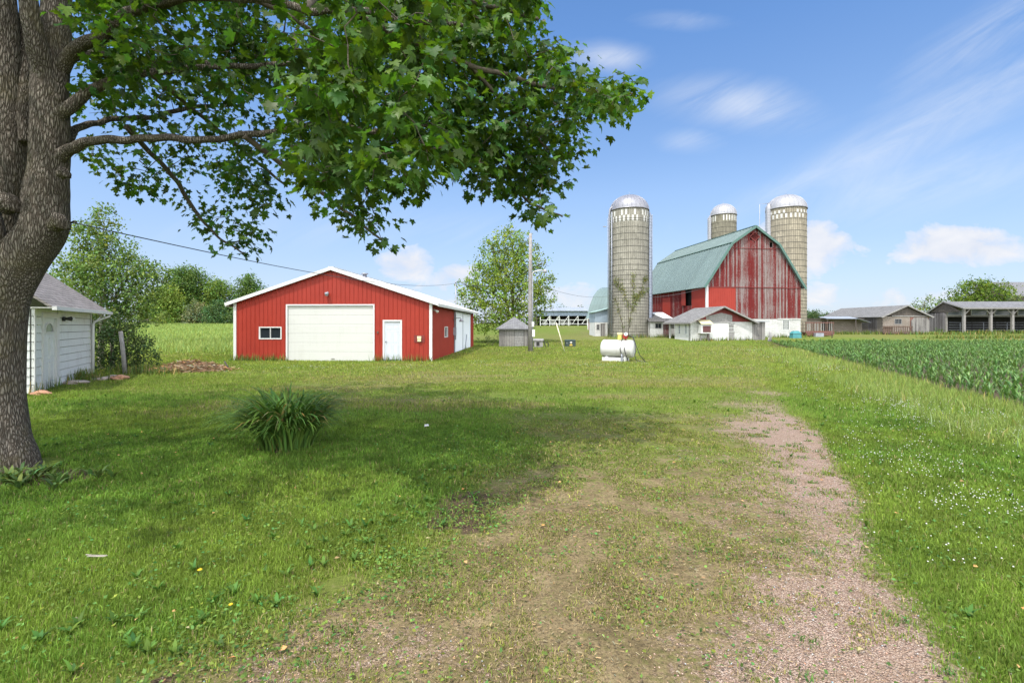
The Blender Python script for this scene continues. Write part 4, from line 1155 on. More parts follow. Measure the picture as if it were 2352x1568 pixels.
def yard_bits():
    # dark green enclosure
    c = ground_at(1309.5, 42.0)
    r = thing('transformer_box', 'low dark green utility cabinet with small stickers in the grass', 'utility box', (c.x, 42.0, 0), .04)
    b = MB(); b.box(-.44, .44, -.3, .3, -.05, .50); b.hexa([(-.46, -.33, .50), (.46, -.33, .50), (.46, .3, .56), (-.46, .3, .56), (-.46, -.33, .53), (.46, -.33, .53), (.46, .3, .60), (-.46, .3, .60)])
    b.build('cabinet', MT['green_box'], r, .01)
    b = MB(); b.box(-.06, .12, -.306, -.301, .34, .43); b.build('sticker', MT['label_w'], r)
    b = MB(); b.box(-.10, .14, -.306, -.301, .10, .19); b.box(-.02, .10, -.306, -.301, .24, .28); b.build('sticker', MT['label_y'], r)
    b = MB(); b.box(-.36, -.30, -.33, -.301, .28, .36); b.build('latch', MT['galv'], r)
    # guy wire guard
    a = ground_at(1297, 34.2); t = at(1277.5, 741, 34.3)
    g = thing('guy_wire', 'slanting guy wire with a pale plastic guard right of the utility pole', 'guy wire', a)
    m = MB(); m.tube([(0, 0, -.05), tuple(t - a)], .038, 8); m.build('guard', MT['guard'], g)
    top = Vector((1.32, 34.4, 8.1)); m = MB(); m.tube([tuple(t - a), tuple(top - a)], .008, 4); m.build('cable', MT['wire'], g)
    # crate and scrap next to the pole
    c = ground_at(1236, 41.0)
    r = thing('wooden_hutch', 'small wooden hutch with a dark opening beside the grey hut', 'hutch', (c.x, 41.0, 0), 0.0)
    b = MB(); b.box(-.35, .40, -.25, -.2, 0, .55); b.box(-.35, .4, .25, .3, 0, .55); b.box(-.35, -.3, -.199, .249, 0, .55); b.box(.35, .4, -.199, .249, 0, .55); b.hexa([(-.42, -.32, .55), (.46, -.32, .55), (.46, .36, .68), (-.42, .36, .68), (-.42, -.32, .59), (.46, -.32, .59), (.46, .36, .72), (-.42, .36, .72)]); b.build('box', MT['grey_wood'], r)
    b = MB(); b.box(-.16, .1, -.262, -.251, .12, .46); b.build('opening', MT['dark'], r)
    b = MB(); b.bar((.45, -.2, .62), (.62, -.2, .0), .07, .07); b.bar((.62, -.2, .42), (.85, -.2, .40), .06, .06); b.bar((.85, -.2, .42), (.83, -.2, .0), .06, .06); b.build('iron_leg', MT['black'], r)
    # leaning post by the shrubs
    p = ground_at(287, 18.4)
    m = MB(); m.tube([(.02, 0, -.2), (-.08, 0, .9), (-.17, 0, 1.62)], [.075, .072, .068], 9); o = m.build('fence_post', MT['pole_wood']); o.location = p
    tag(o, 'grey wooden post leaning in front of the dark shrub', 'post')
    # stump of a fence post in front of the barn
    p = ground_at(1769, 50.0)
    r = thing('corner_post', 'stubby weathered fence post in front of the barn foundation', 'post', p)
    m = MB(); m.tube([(0, 0, -.2), (0, 0, .55), (.03, 0, 1.0)], [.16, .13, .11], 9); m.build('post', MT['grey_wood'], r)
    m = MB(); m.tube([(-.2, 0, -.1), (-.14, 0, .45)], [.08, .06], 7); m.build('brace', MT['grey_wood'], r)
    p = ground_at(1911, 56.0)
    m = MB(); m.tube([(0, 0, -.2), (.02, 0, 1.2)], [.05, .045], 7); o = m.build('fence_post', MT['dark_wood']); o.location = p
    tag(o, 'thin dark stake standing at the far edge of the corn', 'post')
    # stock waterer
    p = ground_at(1827, 55.9)
    r = thing('stock_waterer', 'teal plastic stock waterer with a hipped lid by the barn foundation', 'water trough', p, .15); r.scale = (.8, .8, 1.05)
    m = MB(); m.hexa([(-.7, -.4, -.1), (.7, -.4, -.1), (.7, .4, -.1), (-.7, .4, -.1), (-.64, -.36, .5), (.64, -.36, .5), (.64, .36, .5), (-.64, .36, .5)]); m.build('tub', MT['teal_plastic'], r, .02)
    m = MB(); m.hexa([(-.74, -.42, .502), (.74, -.42, .502), (.74, .42, .502), (-.74, .42, .502), (-.4, -.2, .78), (.35, -.2, .80), (.35, .2, .80), (-.4, .2, .78)]); m.build('lid', MT['teal_plastic'], r, .02)
    # feeder and rack
    p = ground_at(1875, 59.5)
    r = thing('hay_feeder', 'faded red slatted hay feeder wagon beside the barn corner', 'hay feeder', p, .05)
    for x in np.linspace(-1.75, 1.75, 15):
        m = MB(); m.box(x - .035, x + .035, -.6, -.56, .5, 1.75); m.build('slat', MT['grey_wood' if int(x * 9) % 3 else 'rust'], r)
    m = MB(); m.box(-1.8, 1.8, -.63, -.602, 1.62, 1.72); m.box(-1.8, 1.8, -.63, -.602, .5, .66); m.build('rail', MT['rust_red'], r)
    for x in np.linspace(-1.75, 1.75, 9):
        m = MB(); m.box(x - .03, x + .03, .58, .62, .5, 1.7); m.build('slat', MT['rust'], r)
    m = MB(); m.hexa([(-1.6, -.7, .1), (1.6, -.7, .1), (1.6, .7, .1), (-1.6, .7, .1), (-1.85, -.75, .49), (1.85, -.75, .49), (1.85, .75, .49), (-1.85, .75, .49)]); m.build('trough', MT['rust_red'], r)
    m = MB(); m.box(-.9, .1, -1.2, -.8, -.1, .42); m.build('tin_tub', MT['galv_dark'], r)
    p = ground_at(2062, 63.4)
    r = thing('hay_rack', 'rusty brown slatted rack leaning along the grey block shed', 'hay rack', p)
    for x in np.linspace(-1.85, 1.85, 14):
        m = MB(); m.box(x - .05, x + .05, -.02, .02, .25, 1.12); m.build('slat', MT['rust'], r)
    m = MB(); m.box(-1.95, 1.95, -.06, -.021, .95, 1.08); m.box(-1.95, 1.95, -.06, -.021, .1, .35); m.build('rail', MT['rust'], r)
    m = MB(); m.box(-1.9, -.7, .021, .05, .15, 1.1); m.build('back_panel', MT['rust'], r)
    # machinery scrap by the milk house
    p = ground_at(1702, 52.4)
    r = thing('hand_cart', 'dark old drawbar cart leaning at the milk house wall', 'cart', p, .15)
    m = MB(); m.box(-.62, .18, -.12, .12, .72, .84); m.bar((.1, 0, .78), (.06, 0, 1.35), .05, .05); m.bar((-.4, 0, .75), (-.55, 0, .0), .05, .05); m.bar((.1, 0, .75), (.25, 0, .0), .05, .05); m.build('drawbar', MT['rust'], r)
    m = MB(); m.tube([(.45 + .24 * math.cos(t), -.1, .24 + .24 * math.sin(t)) for t in np.linspace(0, 2 * PI, 20)], .05, 6); m.build('wheel', MT['black'], r)
    m = MB(); m.tube([(.85 + .26 * math.cos(t), .05, .27 + .26 * math.sin(t)) for t in np.linspace(0, 2 * PI, 20)], .06, 6); m.build('wheel', MT['black'], r)
    # bales in the far shed
    for i, (x, z, rr) in enumerate(((6.6, 0, .55), (8.3, 0, .6), (10.2, 0, .55), (7.5, .95, .45), (11.4, 0, .5), (9.3, .95, .45))):
        m = MB(); m.tube([(0, 0, 0), (0, 1.2, 0)], rr, 14); o = m.build('hay_bale', MT['bale']); o.location = (x, 97.0, float(gz(0, 97)) + rr + z)
        tag(o, 'pale round bale stored in the far open hay shed', 'bale', 'bales in the hay shed')
    # stones at the foot of the garage
    st = [(207, 16.6, .42, .11, 'stone_red', 'long reddish stone at the garage corner'), (234, 16.3, .30, .09, 'stone', 'flat grey stone right of the garage downspout'), (262, 16.9, .25, .10, 'stone', 'pale grey stone in the grass strip by the garage'),
          (272, 16.5, .34, .12, 'stone_red', 'rusty brown flat rock at the end of the stone row'), (92, 12.9, .24, .09, 'stone_red', 'orange brown stone under the garage corner board'), (170, 15.3, .34, .09, 'stone', 'dark stone under the garage wall beyond the door')]
    for u, y, s_, h, mt, lb in st:
        bm = bmesh.new(); bmesh.ops.create_icosphere(bm, subdivisions=3, radius=1)
        sd = random.random() * 10
        for v in bm.verts:
            k = 1 + .22 * math.sin(3 * v.co.x + sd) * math.cos(2.3 * v.co.y + sd) + .12 * math.sin(6 * v.co.z + 5 * v.co.x + sd)
            v.co = Vector((v.co.x * s_ * k, v.co.y * s_ * .6 * k, v.co.z * h * k))
        me = bpy.data.meshes.new('stone'); bm.to_mesh(me); bm.free(); me.materials.append(MT[mt])
        o = link('stone', me); o.location = ground_at(u, y, .03); o.rotation_euler = (0, 0, random.random()); tag(o, lb, 'stone')


# ------------------------------------------------------------------ vegetation helpers
def unit(v):
    return v / np.maximum(np.linalg.norm(v, axis=-1, keepdims=True), 1e-9)


def frames(nrm, tip):
    """orthonormal frames: y along the leaf tip, z near nrm"""
    y = unit(tip); z = unit(nrm - y * np.sum(nrm * y, -1, keepdims=True)); x = np.cross(y, z)
    return x, y, z


def place_leaves(pos, x, y, z, size, shape, tris):
    """shape (K,3) in leaf space"""
    n, k = len(pos), len(shape)
    s = np.asarray(size).reshape(-1, 1, 1)
    v = pos[:, None, :] + s * (shape[None, :, 0:1] * x[:, None, :] + shape[None, :, 1:2] * y[:, None, :] + shape[None, :, 2:3] * z[:, None, :])
    f = (np.arange(n)[:, None, None] * k + tris[None]).reshape(-1, tris.shape[1])
    return v.reshape(-1, 3), f


_half = [(0.10, -0.05), (0.36, -0.14), (0.33, 0.02), (0.46, 0.10), (0.30, 0.18), (0.42, 0.24), (0.60, 0.42), (0.46, 0.45), (0.46, 0.58), (0.30, 0.48), (0.20, 0.50), (0.27, 0.70), (0.13, 0.72)]
_out = [(0, 0.0)] + _half + [(0, 1.0)] + [(-a, b) for a, b in _half[::-1]]
MAPLE = np.array([(0, .30, 0.0)] + [(a, b, .16 * abs(a) - .10 * b * b) for a, b in _out])
MAPLE_T = np.array([(0, i, i % (len(_out)) + 1) for i in range(1, len(_out) + 1)])
DIAM = np.array([(0, 0, 0), (.34, .42, .08), (0, 1, -.08), (-.34, .42, .08)]); DIAM_T = np.array([(0, 1, 2, 3)])


def leaf_colors(n, base, var=.25, hue=.12):
    b = np.asarray(base)[None]
    k = 1 + var * RNG.normal(0, 1, (n, 1)).clip(-1.6, 1.6)
    h = RNG.normal(0, hue, (n, 1)).clip(-.3, .3)
    c = b * k; c[:, 0:1] *= 1 + h * 1.4; c[:, 2:3] *= 1 - h
    return c.clip(.003, .9)


def limb_tubes(mb, segs, n=6):
    for a, b, ra, rb in segs: mb.tube([a, b], [ra, rb], n, cap=False)


def crown_points(n, c, r, shell=.5):
    d = unit(RNG.normal(0, 1, (n, 3))); k = RNG.random((n, 1)) ** (1 / 3)
    k = shell + (1 - shell) * k
    return np.asarray(c)[None] + d * k * np.asarray(r)[None]


def simple_tree(name, label, cat, base, clumps, leaf, n_per, color, group=None, trunk_r=.15, var=.25, hue=.1, bark='bark_dark', stems=None, droop=0.0, mat='leaf', shape=None, leaf_up=.5, shell=.35, sub=(0.22, .5)):
    """trunk, branches to each clump, and a crown of leaf faces gathered in smaller tufts inside the clumps.
    clumps: list of (x, y, z, rx, rz) relative to base"""
    root = thing(name, label, cat, base, 0.0, group)
    V, Fc, Cc = [], [], []; off = 0
    shp, tr = shape if shape else (DIAM, DIAM_T)
    for (x, y, z, rx, rz) in clumps:
        nt = max(3, int(n_per * rx * rx * rz / 14))
        tc = crown_points(nt, (x, y, z), (rx, rx, rz), shell)
        tint = leaf_colors(nt, color, var * .75, hue)
        tr_r = RNG.uniform(sub[0], sub[1], nt) * (rx ** .5)
        k = 14
        d = RNG.normal(0, 1, (nt, k, 3)) * .55
        p = tc[:, None, :] + d * tr_r[:, None, None]
        p = p.reshape(-1, 3)
        outw = unit(d.reshape(-1, 3) + np.array([0, 0, leaf_up]))
        tip = unit(RNG.normal(0, 1, (len(p), 3)) + np.array([0, 0, -droop]))
        X, Y, Z = frames(outw + RNG.normal(0, .45, outw.shape), tip)
        s = leaf * RNG.uniform(.7, 1.3, len(p))
        v, f = place_leaves(p, X, Y, Z, s, shp, tr)
        col = np.repeat(tint, k, 0) * (1 + RNG.normal(0, var * .45, (len(p), 1)).clip(-.5, .5))
        V.append(v); Fc.append(f + off); off += len(v); Cc.append(np.repeat(col, len(shp), 0))
    np_mesh('crown', np.concatenate(V), [np.concatenate(Fc)], MT[mat], np.concatenate(Cc).clip(.003, .9), root)
    t = MB()
    stems = stems or [(0, 0)]
    for si, (sx, sy) in enumerate(stems):
        mine = [c for i, c in enumerate(clumps) if i % len(stems) == si]
        if not mine: continue
        hi = max(c[2] for c in mine); cx = np.mean([c[0] for c in mine]); cy = np.mean([c[1] for c in mine])
        tp = [(sx + (cx - sx) * q * q + .06 * hi * .2 * math.sin(5 * q + si), sy + (cy - sy) * q * q, -.2 + (hi * .92 + .2) * q) for q in np.linspace(0, 1, 7)]
        tr_ = [trunk_r * (1 - .85 * q) for q in np.linspace(0, 1, 7)]
        t.tube(tp, tr_, 9)
        for c in mine:
            h = min(max(.25, (c[2] - .7 * c[3]) / (hi * .92 + .2)), .9) * .85
            i = h * 6; j = min(int(i), 5); st = Vector(tp[j]).lerp(Vector(tp[j + 1]), i - j)
            mid = st.lerp(Vector(c[:3]), .5) + Vector((0, 0, .12 * c[4]))
            t.tube([st, mid, c[:3]], [trunk_r * .4, trunk_r * .25, trunk_r * .08], 6)
            for q in range(4):
                e = crown_points(1, c[:3], (c[3], c[3], c[4]), .7)[0]
                t.tube([mid.lerp(Vector(c[:3]), .4 + .15 * q), tuple(e)], [trunk_r * .13, trunk_r * .03], 5)
    t.build('trunk', MT[bark], root)
    return root


# ------------------------------------------------------------------ the big maple
def maple():
    base = Vector((-6.55, 6.36, 0))
    root = thing('maple_tree', 'big maple with forked grooved trunk and leafy limbs reaching across the sky', 'tree', base)

    def P(u, v, y):
        return at(u, v, y) - base
    k = 6.36 / F
    # trunk and its two main stems, grown as one skin
    def skin(path, name, mat, n=26, lump=0.06):
        pts = [P(u, v, y) for u, v, r, y in path]; rad = [r * y / F / math.sqrt(1 + ((u - U0) / F) ** 2) for u, v, r, y in path]
        # refine with Catmull-Rom
        fp, fr = [], []
        for i in range(len(pts) - 1):
            p0, p1, p2, p3 = pts[max(i - 1, 0)], pts[i], pts[i + 1], pts[min(i + 2, len(pts) - 1)]
            for t in np.linspace(0, 1, 10, endpoint=False):
                fp.append(.5 * ((2 * p1) + (p2 - p0) * t + (2 * p0 - 5 * p1 + 4 * p2 - p3) * t * t + (3 * p1 - p0 - 3 * p2 + p3) * t ** 3))
                fr.append(rad[i] + (rad[i + 1] - rad[i]) * smooth01(t))
        fp.append(pts[-1]); fr.append(rad[-1])
        if lump < .05:
            ph = sum(pts[0]) * 7
            for i, q in enumerate(fp):
                k_ = min(1, i / 12) * .014
                fp[i] = q + Vector((math.sin(i * .31 + ph) * k_, math.cos(i * .23 + ph) * k_, (math.sin(i * .37 + ph * 2) + .6 * math.sin(i * .83 + ph)) * k_))
        m = MB(); m.tube(fp, fr, n)
        for i, q in enumerate(m.v):
            ring, s_ = divmod(i, n); c = fp[min(ring, len(fp) - 1)]; w = 1 + lump * (math.sin(3 * 2 * PI * s_ / n + ring * .13) * .6 + math.sin(5 * 2 * PI * s_ / n - ring * .21) * .4)
            if ring < 14: w += .10 * (1 - ring / 14) * math.cos(5 * 2 * PI * s_ / n)
            d = Vector(q) - c; m.v[i] = tuple(c + d * w)
        return m
    tr = skin([(28, 1096, 92, 6.36), (24, 1060, 74, 6.36), (14, 990, 61, 6.36), (6, 900, 58, 6.36), (2, 800, 59, 6.36), (8, 700, 63, 6.36), (42, 610, 68, 6.36), (98, 530, 62, 6.36), (106, 450, 57, 6.38), (112, 380, 50, 6.4), (114, 290, 48, 6.42), (116, 200, 47, 6.45), (126, 110, 42, 6.5), (128, 20, 37, 6.55), (134, -120, 32, 6.6), (120, -340, 22, 6.7), (130, -560, 10, 6.8)], 'trunk', MT['bark'])
    for path in ([(22, 690, 44, 6.55), (20, 600, 50, 6.6), (22, 500, 44, 6.62), (30, 400, 42, 6.62), (26, 290, 40, 6.6), (20, 160, 36, 6.6), (10, 20, 33, 6.6), (-10, -200, 26, 6.6), (-40, -480, 12, 6.6)],
                 [(0, 680, 50, 6.3), (-22, 600, 46, 6.2), (-30, 520, 44, 6.1), (-60, 420, 40, 6.0), (-130, 260, 34, 5.8), (-240, 0, 26, 5.6), (-330, -240, 16, 5.3)],
                 [(118, 200, 34, 6.45), (92, 130, 30, 6.3), (76, 60, 26, 6.2), (62, -30, 24, 6.1), (40, -200, 18, 5.9), (0, -420, 9, 5.6)],
                 [(60, 330, 20, 6.6), (58, 240, 26, 6.65), (60, 120, 24, 6.75), (66, 0, 20, 6.9), (80, -160, 14, 7.2)]):
        m2 = skin(path, '', None, 20); o_ = len(tr.v)
        tr.v += m2.v; tr.f += [tuple(i + o_ for i in f) for f in m2.f]; tr.m += m2.m; tr.sm += m2.sm
    # burls and a pruned-branch scar
    for (u, v, rr, y) in ((146, 398, 17, 6.08), (136, 512, 26, 6.06), (22, 470, 30, 6.15)):
        c = P(u, v, y); b0 = len(tr.v); r_ = rr * y / F * .75
        bm = bmesh.new(); bmesh.ops.create_uvsphere(bm, u_segments=16, v_segments=10, radius=1)
        bm.verts.index_update()
        for vv in bm.verts:
            q = 1 + .15 * math.sin(5 * vv.co.x + 3 * vv.co.z) + .1 * math.sin(9 * vv.co.z)
            tr.v.append(tuple(c + Vector((vv.co.x * q, vv.co.y * q * 1.1, vv.co.z * q * 1.05)) * r_))
        for f in bm.faces: tr.face([b0 + vv.index for vv in f.verts], 0, True)
        bm.free()
    tr.build('trunk', MT['bark'], root)
    hk = MB(); hk.tube([P(158, 515, 6.2), P(170, 508, 6.15), P(176, 510, 6.15)], .012, 6); hk.build('wire_hook', MT['black'], root)
    # limbs
    nodes = []                                   # (point, radius) that twigs may start from
    limb_paths = [
        [(118, 372, 26, 6.4), (163, 343, 17, 6.35), (215, 325, 13, 6.3), (300, 318, 11, 6.3), (400, 320, 10, 6.3), (500, 318, 9, 6.3), (620, 303, 8, 6.3), (740, 285, 7, 6.2), (860, 300, 5.5, 6.0), (980, 290, 4, 5.8)],
        [(118, 280, 28, 6.4), (158, 243, 18, 6.4), (205, 213, 15, 6.5), (262, 184, 13, 6.6), (330, 166, 10, 6.8), (430, 160, 8, 7.0), (560, 150, 7, 7.2), (720, 150, 6, 7.3), (900, 170, 4, 7.4)],
        [(124, 370, 18, 6.4), (160, 325, 12, 6.6), (185, 292, 10, 6.9), (240, 276, 8, 7.3), (330, 272, 7, 7.7), (400, 255, 6, 8.1), (500, 240, 5, 8.5)],
        [(120, 190, 28, 6.5), (170, 122, 19, 6.4), (232, 78, 17, 6.2), (292, 36, 14, 6.0), (360, 10, 12, 5.7), (480, -10, 11, 5.3), (590, 0, 10, 5.0), (700, 20, 9, 4.7), (800, 25, 8, 4.5), (960, 50, 6, 4.4), (1060, 60, 4, 4.4)],
        [(140, 140, 20, 6.5), (200, 124, 11, 6.7), (300, 138, 9, 7.0), (400, 146, 8, 7.4), (520, 140, 7, 7.8), (680, 120, 5, 8.2)],
        [(290, 290, 8, 7.4), (340, 345, 7, 7.9), (400, 410, 6, 8.3), (440, 470, 5, 8.6), (500, 545, 3, 8.8), (560, 580, 2, 9.0)],
        [(560, 312, 8, 6.3), (640, 370, 6, 6.7), (720, 430, 5, 7.0), (800, 490, 4, 7.2), (880, 555, 2.5, 7.3)],
        [(860, 300, 6, 6.0), (960, 330, 5, 6.4), (1060, 370, 4.5, 6.8), (1160, 420, 4, 7.1), (1230, 470, 3, 7.3), (1290, 500, 2, 7.4)],
        [(800, 25, 8, 4.5), (930, 90, 7, 5.2), (1080, 150, 6, 5.9), (1220, 190, 5, 6.4), (1340, 210, 4, 6.7), (1450, 215, 2.5, 6.9)],
        [(1080, 150, 5, 5.9), (1160, 240, 4.5, 6.4), (1240, 320, 3.5, 6.8), (1300, 380, 2, 7.0)],
        [(700, 20, 8, 4.7), (780, -40, 8, 5.3), (940, -40, 7, 6.0), (1100, 10, 6, 6.5), (1240, 40, 4, 6.8)],
        [(590, 0, 9, 5.0), (700, 60, 6, 5.6), (800, 170, 4, 6.2), (870, 290, 3, 6.5), (910, 390, 2, 6.6)],
        [(340, 166, 8, 6.8), (420, 230, 6, 7.4), (500, 300, 5, 8.0), (600, 380, 4, 8.4), (660, 430, 2.5, 8.6)],
    ]
    for lp in limb_paths:
        m = skin(lp, '', None, 10, .04); m.build('limb', MT['bark' if lp[0][2] > 15 else 'bark_dark'], root)
        pts = [P(u, v, y) for u, v, r, y in lp]
        for i in range(len(pts) - 1):
            for t in (0, .33, .66): nodes.append((pts[i].lerp(pts[i + 1], t), (lp[i][2]) * lp[i][3] / F))
    up_nodes = []
    for (a, b, ra, rb) in (((-.1, .3, 8.2), (-2.5, 1.2, 10.5), .14, .05), ((0, .3, 8.8), (2.2, 2.6, 11.2), .12, .04), ((-1.2, -.6, 7.4), (-3.6, -2.6, 9.2), .14, .05), ((0, .3, 7.2), (2.4, -.8, 8.6), .13, .05), ((-.6, .4, 7.6), (-1.0, 3.6, 10.6), .12, .05), ((-.2, .2, 9.5), (-.6, -1.5, 12.4), .1, .03)):
        m = MB(); a, b = Vector(a), Vector(b); pts = [a, a.lerp(b, .35) + Vector((0, 0, .35)), a.lerp(b, .7) + Vector((0, 0, .3)), b]
        m.tube(pts, [ra, ra * .75, ra * .5, rb], 8); m.build('limb', MT['bark'], root)
        for i in range(3):
            for t in (0, .5): up_nodes.append((pts[i].lerp(pts[i + 1], t), rb))
    # leaf clusters seen in the frame
    poly = [(168, 352), (205, 378), (258, 402), (272, 455), (305, 470), (335, 440), (385, 438), (422, 468), (432, 530), (485, 562), (528, 600), (588, 596), (618, 546), (590, 515), (602, 482), (640, 482), (655, 455), (632, 418), (690, 402), (700, 440), (735, 488), (795, 512), (852, 566), (898, 578), (920, 556), (893, 508), (868, 474), (862, 440), (905, 452), (955, 474), (996, 436), (962, 398), (1010, 392), (1060, 412), (1130, 458), (1158, 425), (1200, 492), (1255, 508), (1312, 504), (1300, 482), (1255, 440), (1305, 425), (1312, 372), (1345, 352), (1326, 302), (1422, 268), (1474, 218), (1452, 172), (1385, 170), (1372, 155), (1318, 140), (1300, 80), (1272, 68), (1276, 0), (1240, -60), (150, -60), (150, 60), (190, 130), (170, 200), (165, 250)]
    px = np.array([q[0] for q in poly], float); py = np.array([q[1] for q in poly], float)

    def inside(u, v):
        r = np.zeros(len(u), bool); j = len(px) - 1
        for i in range(len(px)):
            c = ((py[i] > v) != (py[j] > v)) & (u < (px[j] - px[i]) * (v - py[i]) / (py[j] - py[i] + 1e-9) + px[i]); r ^= c; j = i
        return r
    cl = []
    need = 980
    holes = [(300, 340, 42, 22), (395, 300, 26, 18), (366, 240, 20, 12), (440, 45, 30, 30), (640, 28, 55, 22), (610, 225, 30, 14), (1190, 175, 26, 16), (1270, 320, 26, 16), (820, 410, 0, 0), (770, 455, 26, 12), (640, 400, 34, 16), (1330, 300, 22, 14), (1120, 402, 22, 10), (240, 300, 34, 12), (1268, 60, 24, 14), (690, 385, 22, 16), (560, 470, 20, 26), (1215, 440, 20, 14), (500, 425, 22, 14)]
    while len(cl) < need:
        u = RNG.uniform(150, 1480, 4000); v = RNG.uniform(-60, 605, 4000)
        ok = inside(u, v)
        for (hu, hv, a, b) in holes:
            if a: ok &= ((u - hu) / (a * 1.25)) ** 2 + ((v - hv) / (b * 1.4)) ** 2 > 1
        # keep a margin so that the leaves, not the centres, draw the edge
        for du, dv in ((20, 0), (-20, 0), (0, 13), (0, -13)): ok &= inside(u + du, v + dv)
        # the area under the left limbs is looser than the heart of the crown
        dens = np.where((u < 640) & (v > 180), .58, 1.0) * np.where((u < 480) & (v > 20), .72, 1.0) * np.where((u > 1240), 1.2, 1) * np.where((v > 400), 1.15, 1)
        ok &= RNG.random(len(u)) < dens * .85
        for q in np.nonzero(ok)[0][:need - len(cl)]:
            uu, vv = u[q], v[q]; r = RNG.random()
            if uu < 640: y = 7.0 + 2.2 * RNG.random() + (.5 if vv > 380 else 0)
            elif uu < 1030 and vv < 420:
                y = RNG.uniform(3.7, 4.8) if r < .20 else RNG.uniform(5.2, 8.2)
            else: y = RNG.uniform(5.8, 7.9)
            if uu < 500 and vv < 180 and r < .35: y = RNG.uniform(5.4, 6.6)
            cl.append((P(uu, vv, y), .23 * (y / 6.5) ** .5, True))
    n_in = len(cl)
    # the rest of the crown, above and to the left of the picture
    tries = 0
    while len(cl) < n_in + 340 and tries < 60000:
        tries += 1
        a = RNG.uniform(0, 2 * PI); rr = 5.4 * math.sqrt(RNG.random()); z = RNG.uniform(3.6, 13.5)
        mx = 5.6 * math.sqrt(max(0, 1 - ((z - 7.2) / 6.6) ** 2))
        if rr > mx: continue
        p = Vector((rr * math.cos(a) - .2, rr * math.sin(a) + .35, z)); w = p + base
        if w.y < 1.8: continue
        if w.y > .5:
            uu = U0 + w.x / w.y * F; vv = V0 - (w.z - H) / w.y * F
            if uu > -70 and vv > -75: continue
            if uu > 900 and vv > -240: continue
        if w.x > -1.5 and w.z < 6.5: continue
        cl.append((p, .36, False))
    # twigs: each cluster grows from the nearest wood already there
    cl_sorted = sorted(cl, key=lambda c: min((c[0] - q[0]).length for q in (nodes if c[2] else up_nodes + nodes)))
    pool = [q[0] for q in nodes] + [q[0] for q in up_nodes]
    arr = np.array([tuple(p) for p in pool])
    tw = MB(); pos, ctr, big, rad = [], [], [], []
    for c, r, vis in cl_sorted:
        d = np.linalg.norm(arr - np.array(tuple(c)), axis=1); j = int(np.argmin(d)); s_ = Vector(arr[j])
        if .03 < d[j] < 2.2:
            mid = s_.lerp(c, .55) + Vector((RNG.normal(0, .04), RNG.normal(0, .04), .05 * d[j]))
            tw.tube([s_, mid, c], [.005 + .006 * d[j], .004 + .002 * d[j], .003], 5, cap=False)
            arr = np.vstack([arr, np.array([tuple(c)])])
        k_ = 17 if vis else 24
        dd = RNG.normal(0, 1, (k_, 3)) * np.array([1, 1, .62]) * r * .62
        pos.append(np.array(tuple(c))[None] + dd); ctr.append(dd); big.append(np.full(k_, .114 if vis else .18))
        rad.append(np.full(k_, 1.0 + RNG.normal(0, .22)))
    tw.build('twigs', MT['bark_dark'], root)
    p = np.concatenate(pos); d = np.concatenate(ctr); s = np.concatenate(big) * RNG.uniform(.55, 1.25, len(p)); tint = np.concatenate(rad)
    outw = d * np.array([1, 1, .3]); outw = unit(outw + RNG.normal(0, .05, outw.shape))
    tip = unit(outw * .8 + RNG.normal(0, .35, outw.shape) + np.array([0, 0, -.75]))
    nrm = unit(np.array([0, 0, 1.0]) + outw * .55 + RNG.normal(0, .33, outw.shape))
    X, Y, Z = frames(nrm, tip)
    v, f = place_leaves(p, X, Y, Z, s, MAPLE, MAPLE_T)
    kk = len(MAPLE); vv = v.reshape(-1, kk, 3); rel = MAPLE[:, 0] ** 2 + (MAPLE[:, 1] - .3) ** 2
    curl = RNG.normal(-.10, .28, len(p))[:, None] * rel[None] * s[:, None]; vv += Z[:, None, :] * curl[..., None]
    v = vv.reshape(-1, 3)
    col = leaf_colors(len(p), (.060, .123, .021), .30, .11) * tint[:, None]
    np_mesh('foliage', v, [f], MT['leaf_maple'], np.repeat(col, len(MAPLE), 0).clip(.004, .5), root)
    return root


